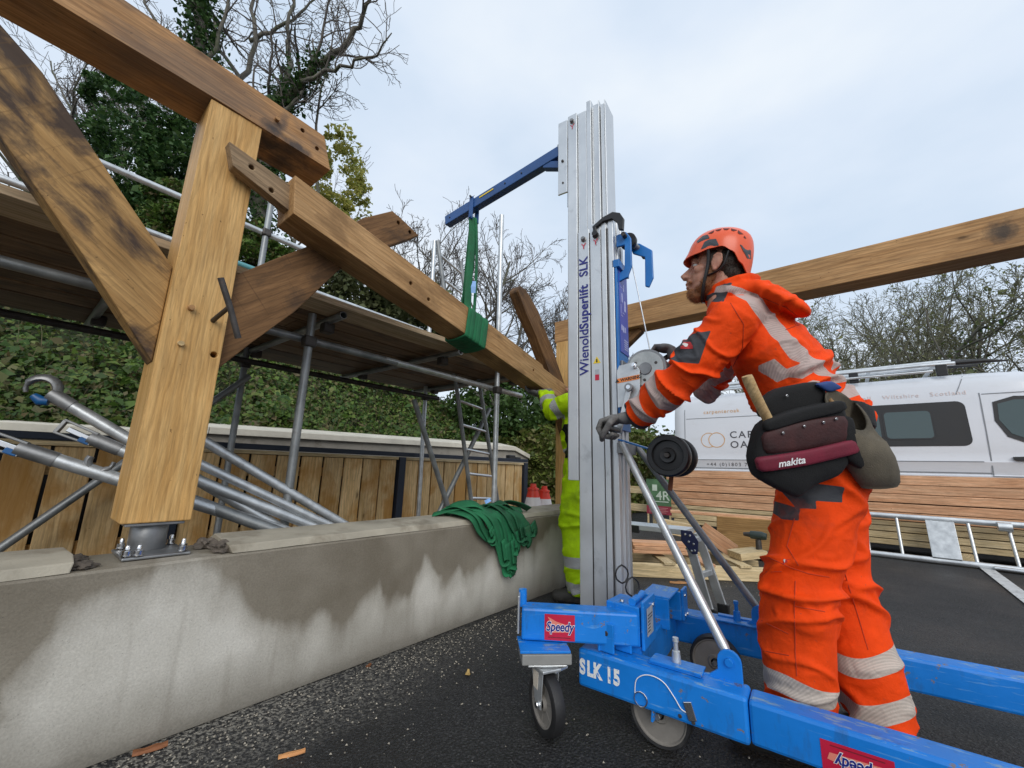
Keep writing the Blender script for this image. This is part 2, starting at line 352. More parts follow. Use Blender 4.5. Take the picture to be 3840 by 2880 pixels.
def wallmat():
    g = NG('wet_stained_concrete'); v = g.co(); sx = g.n('ShaderNodeSeparateXYZ'); g.l(g.tc.outputs['Object'], sx.inputs[0])
    pts = WALL_DRY; x = g.math('MULTIPLY', g.math('ADD', sx.outputs[0], g.math('MULTIPLY_ADD', g.noise(g.co((1, 1, .6)), 5, 3, .5), .22, -.11)), 1/4.0)
    b = g.ramp(x, [(p/4.0, h) for p, h in pts]); wob = g.math('MULTIPLY_ADD', g.noise(g.co((1.4, 1, .45)), 5, 4, .5), .24, -.12)
    d = g.math('SUBTRACT', g.math('ADD', b, wob), sx.outputs[2])
    dry = g.ramp(g.math('MULTIPLY_ADD', d, 5.0, .5), [(.15, 0), (.42, .55), (.95, 1)])
    low = g.ramp(g.math('ADD', sx.outputs[2], g.math('MULTIPLY', wob, .8)), [(.03, 1), (.20, 0)])      # damp foot of the wall
    sp = g.noise(v, 150, 4, .7); m = g.noise(v, 3.5, 6)
    wet = g.ramp(m, [(.3, (.175, .150, .112)), (.7, (.275, .245, .195))]); dr = g.ramp(m, [(.3, (.52, .495, .435)), (.7, (.64, .615, .555))])
    c = g.mix(dry, wet, dr); c = g.mix(g.math('MULTIPLY', low, .75), c, (.20, .18, .145))
    st = g.noise(g.co((9, 9, .9)), 2.0, 5); c = g.mix(g.ramp(st, [(.58, 0), (.74, .28)]), c, (.16, .135, .10))
    c = g.mix(.55, c, g.ramp(sp, [(.32, .68), (.65, 1.12)]), 'MULTIPLY')
    c = g.mix(g.ramp(g.noise(v, 260, 2, .5), [(.70, 0), (.76, .7)]), c, (.08, .075, .065))
    g.bump(g.math('ADD', sp, g.noise(v, 55, 4)), .3, .003)
    return g.set(c, g.math('MULTIPLY_ADD', dry, .25, .55), 0, .35)
def asphalt():
    g = NG('damp_asphalt'); v = g.co(src='Object'); sp = g.noise(v, 130, 3, .6); m = g.noise(v, 1.3, 6)
    vo = g.n('ShaderNodeTexVoronoi', feature='F1'); vo.inputs['Scale'].default_value = 95; g.l(v, vo.inputs['Vector'])
    c = g.ramp(sp, [(.3, (.007, .007, .0075)), (.55, (.023, .023, .024)), (.75, (.075, .075, .075))])
    c = g.mix(.8, c, g.ramp(m, [(.3, .55), (.7, 1.35)]), 'MULTIPLY'); dst = g.noise(v, .55, 6, .6); c = g.mix(g.ramp(dst, [(.52, 0), (.72, .14)]), c, (.10, .098, .092))
    c = g.mix(g.ramp(g.noise(v, 210, 2, .5), [(.70, 0), (.76, .85)]), c, (.26, .25, .235))          # pale chippings
    sx = g.n('ShaderNodeSeparateXYZ'); g.l(g.tc.outputs['Object'], sx.inputs[0])                      # grit swept to the wall's foot
    e = g.math('ADD', sx.outputs[1], g.math('MULTIPLY_ADD', g.noise(v, 3, 5), .5, -.25)); near = g.ramp(g.math('MULTIPLY_ADD', e, 2.2, -3.0), [(.1, 0), (.95, 1)])
    xf = g.ramp(g.math('MULTIPLY_ADD', sx.outputs[0], -.4, 1.0), [(.15, .12), (.7, 1)])
    gr = g.ramp(g.noise(v, 75, 6, .7), [(.48, 0), (.56, 1)]); c = g.mix(g.math('MULTIPLY', g.math('MULTIPLY', gr, near), xf), c, (.24, .225, .195))
    g.bump(g.math('ADD', g.math('MULTIPLY', vo.outputs['Distance'], 1.2), sp), .9, .006)
    return g.set(c, g.ramp(m, [(.35, .42), (.65, .8)]), 0, .4)
def leafmat(name, cols, rough=.5, trans=.25):
    if name in _m: return _m[name]
    g = NG(name); ge = g.n('ShaderNodeNewGeometry'); n = len(cols)
    c = g.ramp(ge.outputs['Random Per Island'], [(i/(n-1), q) for i, q in enumerate(cols)])
    c = g.mix(.5, c, g.ramp(g.noise(g.co(), .9, 4), [(.3, .65), (.7, 1.3)]), 'MULTIPLY')
    tr = g.n('ShaderNodeBsdfTranslucent'); g.l(c, tr.inputs[0]); mx = g.n('ShaderNodeMixShader'); mx.inputs[0].default_value = trans
    g.set(c, rough, 0, .35); g.l(g.p.outputs[0], mx.inputs[1]); g.l(tr.outputs[0], mx.inputs[2]); g.l(mx.outputs[0], g.out.inputs[0])
    _m[name] = g.m; return g.m
BARK = plain('grey_bark', (.13, .12, .10), .9, 0, .4, 5, .5, 30, ((.06, .075, .03), 2.5, .5, .7))
TWIG = plain('twig_bark', (.115, .10, .088), .9, 0, .4, 4, 0)
TWIGG = plain('hazy_twig', (.16, .155, .10), .9, 0, .4, 4, 0)  # lighter olive twig tone, the haze is put into the colour
IVY = leafmat('ivy_leaves', [(.030, .072, .014), (.058, .120, .020), (.100, .170, .028), (.150, .205, .045), (.14, .11, .05), (.045, .09, .020), (.075, .14, .024)])
EVERG = leafmat('evergreen_leaves', [(.020, .058, .016), (.036, .088, .024), (.060, .125, .032), (.090, .155, .045)])
YELLEAF = leafmat('yellow_green_leaves', [(.38, .40, .09), (.52, .48, .13), (.28, .34, .08), (.60, .52, .18)], trans=.55)
HEDGE = leafmat('hedge_leaves', [(.08, .12, .024), (.135, .185, .036), (.18, .22, .048), (.21, .18, .08), (.07, .11, .028)], trans=.3)
OLIVE = leafmat('olive_shrub_leaves', [(.08, .10, .042), (.12, .14, .055), (.15, .165, .08), (.065, .085, .036)])
BUDS = leafmat('spring_buds', [(.20, .23, .09), (.27, .28, .12), (.16, .18, .09)], trans=.4)
def soil():
    g = NG('bank_soil'); n = g.noise(g.co(), 5, 6); return g.set(g.ramp(n, [(.3, (.016, .024, .009)), (.7, (.040, .055, .018))]), .95)
SOIL = soil()
# ================================================================== the setting
def ground():
    n = 40; V = []; Fc = []
    xs = np.concatenate([[-600, -60], np.linspace(-6, 14, n), [60, 600]]); ys = np.concatenate([[-600, -60], np.linspace(-8, 6, n), [60, 600]])
    for y in ys:
        for x in xs:
            h = .006*mnoise.noise(Vector((x*.6, y*.6, 3))) if abs(x) < 20 and abs(y) < 10 else 0
            V.append((x, y, h-.003))
    m = len(xs); Fc = [(j*m+i, j*m+i+1, (j+1)*m+i+1, (j+1)*m+i) for j in range(len(ys)-1) for i in range(m-1)]
    return tag(obj('ground', pyd(V, Fc), asphalt(), smooth=True), 'damp dark asphalt yard surface', None, None, 'structure')
WALL_DRY = [(0.0, .02), (.05, .10), (.12, .28), (.20, .40), (.30, .455), (.42, .48), (.50, .49), (.56, .46), (.60, .38), (.68, .345), (.76, .28), (.84, .20), (.95, .185), (1.05, .165), (1.13, .20), (1.20, .285), (1.255, .31), (1.31, .20), (1.40, .19), (1.48, .33), (1.535, .385), (1.585, .30), (1.63, .19), (1.72, .24), (1.79, .30), (1.86, .20), (1.98, .26), (2.12, .34), (2.3, .33), (2.52, .27), (2.72, .44), (3.0, .42)]
ground()
WALLM = wallmat()
WY0, WY1, WT = 1.833, 2.10, .556
# painted parking line
def marking(A, B, w):
    A, B = Vector(A), Vector(B); d = (B-A).normalized(); s = Vector((-d.y, d.x, 0))*w/2; V = []; n = 12
    for i in range(n+1):
        p = A.lerp(B, i/n)
        for q in (-1, 1): V.append(Vector((p.x+q*s.x, p.y+q*s.y, .010)))
    return tag(obj('parking_line', pyd(V, [(2*i, 2*i+1, 2*i+3, 2*i+2) for i in range(n)]), LINEP), 'worn white parking line painted on the asphalt', None, None, 'structure')
LINEP = plain('road_paint', (.55, .56, .56), .6, 0, .15, 9, .1, 60, ((.06, .06, .06), 30, .56, .8))
marking((4.6, -.95, 0), (7.6, -1.02, 0), .10)
# ------------------------------------------------------------------ low concrete wall in front
wall = thing('concrete_wall', 'low concrete wall with dark wet streaks running along the yard edge', 'wall', (1.6, 1.96, 0))
def wall_body():
    X = np.linspace(-1.6, 3.62, 60); V = []; Fc = []
    prof = [(WY0+.012, 0), (WY0+.004, .02), (WY0, .06), (WY0, .30), (WY0+.001, WT-.008), (WY0+.006, WT), (WY1, WT+.004), (WY1, 0)]
    for x in X:
        for y, z in prof: V.append((x, y+.0022*mnoise.noise(Vector((x*3, z*3, 1))), z+(.0015*mnoise.noise(Vector((x*5, 0, 7))) if z > .3 else 0)))
    m = len(prof)
    for i in range(len(X)-1):
        for k in range(m-1): Fc.append((i*m+k, i*m+k+1, (i+1)*m+k+1, (i+1)*m+k))
    Fc.append(tuple(range(m))); Fc.append(tuple((len(X)-1)*m+k for k in range(m-1, -1, -1)))
    me = pyd(V, Fc); bm = bmesh.new(); bm.from_mesh(me); bmesh.ops.recalc_face_normals(bm, faces=bm.faces); bm.to_mesh(me); bm.free()
    o = obj('wall_face', me, WALLM, wall, smooth=True); me.set_sharp_from_angle(angle=R(30)); return o
wall_body()
def coping(x0, x1, rag0, rag1):                                            # raised screed on the wall top, broken away round the post foot
    V = []; n = 26; Fc = []; xs = np.linspace(x0, x1, n)
    for i, x in enumerate(xs):
        for k, (y, z) in enumerate(((WY0+.004, WT+.002), (WY0+.016, WT+.030), (WY0+.11, WT+.040), (WY1-.012, WT+.044), (WY1+.004, WT+.03), (WY1+.004, WT+.002))):
            e = 0
            if rag0 and i < 2: e = rag0*(.5+mnoise.noise(Vector((y*30, i*3, z*20))))
            if rag1 and i > n-3: e = -rag1*(.5+mnoise.noise(Vector((y*30, i*3, z*20))))
            V.append((x+e, y, z+.003*mnoise.noise(Vector((x*7, y*9, 2)))))
    m = 6
    for i in range(n-1):
        for k in range(m-1): Fc.append((i*m+k, i*m+k+1, (i+1)*m+k+1, (i+1)*m+k))
    Fc += [tuple(range(m)), tuple((n-1)*m+k for k in range(m-1, -1, -1))]
    me = pyd(V, Fc); bm = bmesh.new(); bm.from_mesh(me); bmesh.ops.recalc_face_normals(bm, faces=bm.faces); bm.to_mesh(me); bm.free()
    return obj('coping', me, CONC_PLATE, wall, bevel=.004)
coping(-1.6, .185, 0, .02); coping(.585, 3.62, .02, 0)
def rubble(name, c, s, mat, parent, seed):
    bm = bmesh.new(); bmesh.ops.create_icosphere(bm, subdivisions=3, radius=1)
    for v in bm.verts:
        f = .72+.45*mnoise.noise(v.co*1.6+Vector((seed, 0, 0)))+.2*mnoise.noise(v.co*5+Vector((0, seed, 0))); v.co = Vector((v.co.x*s[0], v.co.y*s[1], max(v.co.z, -.3)*s[2]))*f+Vector(c)
    me = bpy.data.meshes.new('m'); bm.to_mesh(me); bm.free(); return obj(name, me, mat, parent)
rubble('broken_edge', (.575, 1.90, WT+.014), (.050, .055, .036), CONC_BRK, wall, 3); rubble('broken_edge', (.205, 1.90, WT+.008), (.045, .05, .018), CONC_BRK, wall, 8)
rubble('broken_edge', (.56, 2.02, WT+.014), (.05, .07, .034), CONC_BRK, wall, 5); rubble('broken_edge', (.20, 2.04, WT+.008), (.045, .05, .018), CONC_BRK, wall, 11)
# ------------------------------------------------------------------ oak frame: post with its braces, plate beam and steel shoe
post = thing('oak_post_frame', 'upright oak post on a steel shoe with plate beam and curved braces pegged to it', 'timber frame', (.385, 2.08, WT))
PX0, PX1, PY0, PY1 = .285, .487, 1.98, 2.20
pz0, pz1 = .672, 2.442
pm = frame((.386, 2.09, pz0), (.386, 2.09, pz1), up=(0, 1, 0))
pst = obj('post', boxmesh(pz1-pz0, .202, .22), OAK_POST, post, pm)
drill(pst, [((.462, 1.98, 1.325), (0, 1, 0), .0125, .16)]); pst.modifiers.new('b', 'BEVEL'); pst.modifiers[-1].width = .004; pst.modifiers[-1].segments = 2; pst.modifiers[-1].limit_method = 'ANGLE'
# plate beam across the top (ends in a splayed nose)
def curved_prism(name, outline_top, outline_bot, y0, y1, mat, parent, holes=(), bevel=.004):   # outlines in X/Z, from one end to the other
    poly = list(outline_top)+list(reversed(outline_bot)); A = Vector((outline_top[0][0], 0, outline_top[0][1])); B = Vector((outline_top[-1][0], 0, outline_top[-1][1]))
    Mx = frame(A+Vector((0, (y0+y1)/2, 0)), B+Vector((0, (y0+y1)/2, 0)), up=(0, 0, 1)); inv = Mx.inverted(); n = len(poly); V = []
    for y in (y0, y1):
        for x, z in poly: V.append(inv @ Vector((x, y, z)))
    Fc = [tuple(range(n)), tuple(range(2*n-1, n-1, -1))]+[(i, n+i, n+(i+1) % n, (i+1) % n) for i in range(n)]
    me = pyd(V, Fc); bm = bmesh.new(); bm.from_mesh(me); bmesh.ops.recalc_face_normals(bm, faces=bm.faces)
    bmesh.ops.triangulate(bm, faces=[f for f in bm.faces if len(f.verts) > 4]); bm.to_mesh(me); bm.free()
    o = obj(name, me, mat, parent, Mx)
    if holes: drill(o, holes)
    b = o.modifiers.new('bevel', 'BEVEL'); b.width = bevel; b.segments = 2; b.limit_method = 'ANGLE'; b.angle_limit = R(30); return o
curved_prism('plate_beam', [(-1.9, 2.66), (-.9, 2.645), (-.3, 2.635), (.3, 2.618), (.762, 2.60)], [(-1.9, 2.452), (-.9, 2.452), (-.3, 2.450), (.3, 2.446), (.815, 2.428)], 1.972, 2.205, OAK_PLATE, post,
             [((.655, 1.972, 2.555), (0, 1, 0), .011, .2), ((.735, 1.972, 2.505), (0, 1, 0), .011, .2)])
curved_prism('left_brace'.replace('left_', ''), [(-.72, 2.448), (-.45, 2.448), (-.16, 2.20), (.08, 1.90), (.283, 1.655)], [(-.72, 2.40), (-.49, 2.20), (-.22, 1.935), (.04, 1.60), (.283, 1.262)], 2.02, 2.125, OAK_BRACE, post)
br = curved_prism('brace', [(.489, 1.70), (.66, 1.87), (.86, 2.06), (1.05, 2.29), (1.235, 2.44), (1.33, 2.415)], [(.489, 1.270), (.60, 1.42), (.76, 1.62), (.95, 1.92), (1.15, 2.13), (1.445, 2.375)], 2.02, 2.125, OAK_DARK, post,
             [((1.285, 2.02, 2.385), (0, 1, 0), .012, .3), ((1.375, 2.02, 2.365), (0, 1, 0), .012, .3)])
for x, y, z, r, ln in ((.357, 1.955, 1.492, .0125, .06), (.348, 1.962, 1.342, .012, .04), (.535, 1.950, 2.520, .012, .055)):
    p = tube('peg', [(x, y, z), (x, y+ln, z+.004)], [r*.85, r], OAK_PALE if z < 1.4 else OAK_PLATE, post, 8)
# steel shoe
disc('shoe_tube', (.385, 2.075, .614), (0, 0, 1), .056, .095, STEEL, post, 32)
box('shoe_top_plate', (.30, 1.99, .6605), (.47, 2.19, .6715), STEEL, post); box('base_plate', (.298, 1.912, WT+.004), (.486, 2.13, WT+.013), STEEL, post)
for x, y in ((.311, 1.930), (.340, 1.922), (.462, 1.925), (.474, 1.975), (.32, 2.11), (.465, 2.11)):
    lathe('anchor_bolt', [(0, .050), (.005, .049), (.0075, .043), (.0075, .032), (.0125, .032), (.0125, .018), (.015, .018), (.015, .014)], (x, y, WT+.002), (0, 0, 1), CHROME, post, 12, 30)
# ------------------------------------------------------------------ T-bar drawing pin in the post
tb = thing('steel_tee_bar', 'dark steel T-handled bar sticking out of a peg hole in the oak post', 'bar', (.437, 1.97, 1.467))
A = Vector((.437, 1.975, 1.467)); Bq = Vector((.446, 1.822, 1.492))
tube('shank', [A+Vector((0, .05, -.008)), A, Bq], [.0095, .0095, .0085], IRON, tb, 10); tube('handle', [(.399, 1.812, 1.592), (.448, 1.817, 1.486), (.494, 1.826, 1.376)], .0115, IRON, tb, 12)
# ------------------------------------------------------------------ lifted oak beam hanging in the sling
lb = thing('lifted_oak_beam', 'long oak beam with a tenon hanging tilted in a green sling', 'beam', (1.8, 1.94, 1.80))
s = -.2355; bx0, bx1, zt = .612, 3.02, 2.208
def ztop(x): return zt+s*(x-bx0)
hb = .190
curved_prism('beam', [(bx0, ztop(bx0)), (1.4, ztop(1.4)+.004), (2.2, ztop(2.2)+.002), (2.62, ztop(2.62)), (2.64, ztop(2.64)-.022), (bx1, ztop(bx1)-.022)],
             [(bx0+.018, ztop(bx0)-hb), (1.4, ztop(1.4)-hb+.004), (2.2, ztop(2.2)-hb), (2.60, ztop(2.6)-hb), (2.8, ztop(2.8)-hb+.01), (bx1, ztop(bx1)-hb+.03)], 1.85, 2.035, OAK_LIFT, lb,
             [((1.295, 1.85, ztop(1.295)-.115), (0, 1, 0), .011, .14), ((1.43, 1.85, ztop(1.43)-.135), (0, 1, 0), .011, .14), ((2.5, 1.85, ztop(2.5)-.10), (0, 1, 0), .010, .1)])
curved_prism('tenon', [(.358, ztop(.358)-.030), (bx0+.01, ztop(bx0)-.025)], [(.388, ztop(.388)-.125), (bx0+.02, ztop(bx0)-.155)], 1.905, 1.960, OAK_GREY, lb,
             [((.455, 1.905, ztop(.455)-.072), (0, 1, 0), .011, .14), ((.545, 1.905, ztop(.545)-.112), (0, 1, 0), .011, .14)], bevel=.006)
curved_prism('tenon', [(bx1-.01, ztop(bx1)-.06), (3.2, ztop(3.2)-.06)], [(bx1-.01, ztop(bx1)-.13), (3.2, ztop(3.2)-.12)], 1.905, 1.960, OAK_PALE, lb)
# ------------------------------------------------------------------ second post, brace and cross beam behind the lift
p2 = thing('far_oak_post_frame', 'far oak post behind the lift carrying a long cross beam and a free-standing brace', 'timber frame', (3.41, 2.07, WT))
obj('post', boxmesh(1.60, .2, .2), OAK_POST, p2, frame((3.42, 2.08, .566), (3.42, 2.08, 2.166), up=(0, 1, 0)), bevel=.004)
bb = bar('cross_beam', (3.42, 2.20, 2.279), (3.42, -4.6, 2.300), .2, .222, OAK_CROSS, p2, bevel=.005)
curved_prism('brace', [(2.50, 2.40), (2.53, 2.445), (2.62, 2.43), (2.80, 2.30), (3.02, 2.02), (3.32, 1.60)], [(2.50, 2.38), (2.62, 2.22), (2.78, 2.05), (2.95, 1.82), (3.10, 1.60), (3.32, 1.22)], 2.03, 2.13, OAK_DARK, p2)
curved_prism('brace_y', [(0, 0)]*2, [(0, 0)]*2, 0, .1, OAK_DARK, p2) if False else None
bar('corner_brace', (3.42, 1.97, 1.72), (3.42, 1.36, 2.20), .08, .15, OAK_DARK, p2, bevel=.004)
# ------------------------------------------------------------------ scaffold
DZ0, DZ1 = 1.832, 1.870
sc = thing('tube_scaffold', 'timber-boarded tube scaffold standing behind the low wall', 'scaffold', (1.2, 3.0, 0))
NB = 8; bw = .2255
for k in range(NB):
    y0 = 2.285+k*(bw+.006); xa = 0
    for (x0, x1) in ((-2.6, .92+.07*(k % 3)), (.925+.07*(k % 3), 3.28+.03*((k*5) % 4))):
        b = bar('board', (x0, y0+bw/2, (DZ0+DZ1)/2+.004*((k*2) % 3)-.003), (x1, y0+bw/2, (DZ0+DZ1)/2+.004*((k*2) % 3)-.003), bw, .038, DECKW if k else DECKE, sc, bevel=.003)
TR = .0242
def coupler(p, parent=sc):
    p = Vector(p); V = thing
    o = box('coupler', p-Vector((.036, .036, .034)), p+Vector((.036, .036, .034)), IRON, parent, bevel=.012, share='cp'); return o
def sctube(name, A, B, mat=GALVD, n=14): return hollow(name, A, B, TR, mat, sc, n=n)
YN, YF = 2.47, 3.80
sctube('standard', (1.035, YN, 0), (1.035, YN, 1.80)); sctube('standard', (2.79, YN, 0), (2.745, YN, 3.42), GALV)
sctube('standard', (1.11, YF, 0), (1.10, YF, 3.30)); sctube('standard', (3.02, YF, 0), (2.96, YF, 3.72), GALV); sctube('standard', (-1.3, YN, 0), (-1.3, YN, 1.80)); sctube('standard', (-1.2, YF, 0), (-1.2, YF, 3.2))
sctube('ledger', (-2.6, YN+.055, 1.655), (1.72, YN+.055, 1.645)); sctube('ledger', (1.70, YN+.055, 1.645), (3.20, YN+.055, 1.630), GALV)
sctube('ledger', (-2.6, YF-.055, 1.715), (3.15, YF-.055, 1.700), IRON)
for x, y0 in ((-1.0, 2.34), (.22, 2.36), (1.16, 2.33), (2.14, 2.31), (3.08, 2.36)):
    sctube('transom', (x, y0, DZ0-.030), (x-.03, 4.12, DZ0-.028))
    coupler((x, YN+.055, 1.755)); coupler((x, YF-.055, 1.78))
for x, y, z in ((1.035, YN, 1.62), (2.775, YN, 1.61), (1.11, YF, 1.69), (3.0, YF, 1.69), (1.10, YF, 2.89), (1.10, YF, 2.52), (2.755, YN, 2.06)): coupler((x, y, z))
sctube('ledger_joint', (1.60, YN+.055, 1.646), (1.80, YN+.055, 1.645), GALV)
sctube('guard_rail', (-2.6, YF, 2.935), (1.75, YF, 2.875), GALV); sctube('guard_rail', (-2.6, YF+.03, 2.585), (2.9, YF+.03, 2.50), GALV)
sctube('guard_rail', (1.0, YN-.30+.0, 1.925+.0), (2.6, YF, 1.96), GALV) if False else None
tube('painted_rail', [(.80, 3.74, 2.50), (1.25, 3.74, 2.49)], TR, plain('teal_tube_paint', (.10, .30, .33), .5, 0), sc, 14)
hollow('toe_rail', (.55, 4.04, 1.915), (3.25, 4.04, 1.90), TR, GALV, sc)
sctube('diagonal_brace', (.02, 3.72, .34), (1.13, 3.72, 1.58)); sctube('diagonal_brace', (2.28, 3.06, 1.50), (2.98, 3.02, .06)); sctube('diagonal_brace', (3.36, 3.10, 1.56), (2.46, 3.10, .06))
# access ladder through the deck
la = thing('access_ladder', 'grey pole ladder leaning up beside the scaffold deck', 'ladder', (3.2, 3.0, 0))
def ladder_rails(par, A0, A1, B0, B1, n, rm=GALVD, rung=PALEWOOD, r=.022, name='stile'):
    tube(name, [A0, A1], r, rm, par, 12); tube(name, [B0, B1], r, rm, par, 12)
    for i in range(n):
        t = (i+.45)/n; tube('rung', [Vector(A0).lerp(Vector(A1), t), Vector(B0).lerp(Vector(B1), t)], .0135, rung, par, 10)
ladder_rails(la, (3.20, 3.02, 0.0), (2.39, 3.02, 3.16), (3.60, 3.0, 0.0), (2.70, 3.0, 3.06), 13, GALVD, ALUL)
# orange barrier at the scaffold end
pb = thing('orange_edge_board', 'orange-brown plywood edge board clamped on the scaffold end', 'board', (2.6, 2.6, 2.0))
bar('board', (2.24, 2.62, 2.05), (2.66, 2.50, 2.13), .02, .24, wood('orange_ply', (.42, .17, .04), (.62, .29, .08), None), pb); tube('clamp', [(2.60, 2.47, 2.06), (2.78, 2.44, 2.06), (2.90, 2.43, 2.07)], .012, IRON, pb, 8)
# ------------------------------------------------------------------ fence with upright boards
FY = 3.92
fn = thing('board_fence', 'fence of upright treated pine boards with a navy steel top rail', 'fence', (2.2, FY, 0))
FR = 1.015
for i, (x0, x1) in enumerate(((-3.1, -1.15), (-1.05, .78), (.88, 2.77), (2.87, 5.06))):
    n = max(1, round((x1-x0)/.205)); w = (x1-x0)/n
    for k in range(n):
        xa = x0+k*w+.009; xb = x0+(k+1)*w-.009; dy = random.uniform(-.005, .005)
        obj('board', boxmesh(FR-.075, .022, xb-xa, 'fb'), FENCE, fn, frame(((xa+xb)/2, FY+.02+dy, .02), ((xa+xb)/2, FY+.02+dy, FR-.055), up=(1, 0, 0)), bevel=.004)
    box('backing_rail', (x0, FY+.036, .28), (x1, FY+.07, .36), FENCE, fn); box('backing_rail', (x0, FY+.036, .78), (x1, FY+.07, .86), FENCE, fn)
    bar('capping_strip', (x0, FY+.008, FR-.038), (x1, FY+.008, FR-.038), .05, .03, PALEWOOD, fn)
box('gap_shade_sheet', (-3.1, FY+.072, .02), (5.06, FY+.078, FR-.02), BLACKP, fn, 0)  # added dark sheet, stands in for the shade seen between the boards
for x in (-3.15, -1.1, .83, 2.82, 5.11): box('post', (x-.042, FY-.03, 0), (x+.042, FY+.05, FR-.022), NAVY, fn, bevel=.004)
bar('top_rail', (-3.2, FY+.01, FR+.001), (5.15, FY+.01, FR+.012), .085, .045, NAVY, fn, bevel=.004)
bx = thing('black_latch_box', 'small black latch fitting on the fence rail end', 'latch', (4.85, FY, 1.04)); box('body', (4.70, FY-.03, 1.04), (4.84, FY+.05, 1.10), BLACKP, bx, .01); box('lever', (4.86, FY-.02, 1.045), (4.98, FY+.02, 1.075), BLACKP, bx, .006)
# ------------------------------------------------------------------ retaining wall behind the fence
rw = thing('retaining_wall', 'grey concrete retaining wall with a pale coping behind the fence', 'wall', (3, 5.4, 0))
def rwall(pts, th):
    pts = [Vector(p) for p in pts]
    for a, b in zip(pts, pts[1:]):
        d = (b-a); L = Vector((d.x, d.y, 0)).length; ux = Vector((d.x, d.y, 0)).normalized(); nx = Vector((-ux.y, ux.x, 0))
        V = []
        for (lo, hi, off, t2) in ((-1.2, -.14, 0, th),):
            for p in (a, b):
                for o_, zz in ((0, lo), (0, hi), (t2, hi), (t2, lo)): V.append(p+nx*(o_+off)+Vector((0, 0, zz)))
        Fq = [(0, 1, 2, 3), (7, 6, 5, 4), (0, 4, 5, 1), (1, 5, 6, 2), (2, 6, 7, 3), (3, 7, 4, 0)]
        def mk(nm, V, m, bv):
            me = pyd(V, Fq); bm = bmesh.new(); bm.from_mesh(me); bmesh.ops.recalc_face_normals(bm, faces=bm.faces); bm.to_mesh(me); bm.free(); return obj(nm, me, m, rw, bevel=bv)
        mk('wall_face', V, CONC_DARK, .004)
        V = []
        for p in (a, b):
            for o_, zz in ((-.05, -.135), (-.05, -.055), (th+.05, .02), (th+.05, -.135)): V.append(p+nx*o_+Vector((0, 0, zz)))
        mk('coping', V, PALECOPE, .008)
PALECOPE = plain('pale_coping', (.62, .58, .49), .75, 0, .12, 4, .25, 90, ((.36, .34, .27), 3, .6, .5))
rwall([(-4.5, 6.9, 1.22), (.9, 5.55, 1.24), (1.35, 5.45, 1.315), (6.15, 5.0, 1.375)], .35)
rwall([(6.15, 5.0, 1.375), (6.62, 5.0, 1.24)], .35)
# ------------------------------------------------------------------ leafy bank
def bankh(x, y):
    d = y-(5.9 if x > .9 else 5.75-.22*(x-.9)); 
    h = 1.05+max(0, d)*.80-max(0, d-4.5)*.55; f = 1/(1+math.exp((x-8.2)*1.1))
    return (h*f+(1-f)*(.05*d))+.35*mnoise.noise(Vector((x*.45, y*.45, 0)))+.15*mnoise.noise(Vector((x*1.6, y*1.6, 5)))
def bank():
    xs = np.linspace(-16, 14, 90); ys = np.linspace(5.6, 26, 50); V = [(x, y+(0 if y > 6 else 0), bankh(x, y)) for y in ys for x in xs]; m = len(xs)
    Fc = [(j*m+i, j*m+i+1, (j+1)*m+i+1, (j+1)*m+i) for j in range(len(ys)-1) for i in range(m-1)]
    return tag(obj('bank', pyd(V, Fc), SOIL, smooth=True), 'steep soil bank behind the fence', None, None, 'structure')
bank()
# ================================================================== blue material lift
lift = thing('material_lift', 'blue wheeled material lift with a tall aluminium mast and hand winch', 'lift', (1.85, .85, 0))
CB = Vector((.9945, .1045, 0)); CQ = Vector((-.1045, .9945, 0)); M0 = Vector((1.845, .853, 0))
def lw(p, q, z): return M0+CB*p+CQ*q+Vector((0, 0, z))
LM = Matrix(((CB.x, CQ.x, 0, M0.x), (CB.y, CQ.y, 0, M0.y), (0, 0, 1, 0), (0, 0, 0, 1)))
def col(name, poly, z0, z1, mat=ALU, bevel=.002): return prism(name, poly, 2, z0, z1, mat, lift, bevel, LM)
# fixed mast: three face columns with grooves, ribbed back
col('fixed_mast', [(0, .137), (0, .200), (.004, .2035), (.17, .2035), (.17, .137)], .27, 2.225)
col('fixed_mast_rail', [(.003, .071), (.003, .133), (.17, .133), (.17, .071)], .27, 2.25)
col('fixed_mast_rail', [(0, 0), (0, .026), (.007, .028), (.007, .038), (0, .040), (0, .067), (.17, .067), (.17, .052), (.150, .050), (.150, .018), (.17, .016), (.17, 0), (.13, 0), (.128, .012), (.10, .012), (.098, 0), (.072, 0), (.07, .012), (.042, .012), (.04, 0)], .27, 2.262)
for p, q in ((-.002, .1345), (-.0015, .0685), (-.001, .0335)): col('seam', [(p, q-.0012), (p, q+.0012), (p+.01, q+.0012), (p+.01, q-.0012)], .275, 2.2, IRON, 0)
# sliding mast
col('sliding_mast', [(-.002, .2065), (-.002, .262), (.003, .2665), (.158, .2665), (.158, .2065)], .852, 3.035)
for q0, q1, p0, zt_ in ((.150, .204, .012, 3.035), (.118, .146, .004, 3.085), (.112, .150, .03, 3.05), (.076, .108, .018, 3.05), (.068, .073, .006, 3.06), (.042, .064, .022, 3.035), (.030, .037, .010, 3.045)):
    col('sliding_mast_rib', [(p0, q0), (p0, q1), (.150, q1), (.150, q0)], 2.2, zt_)
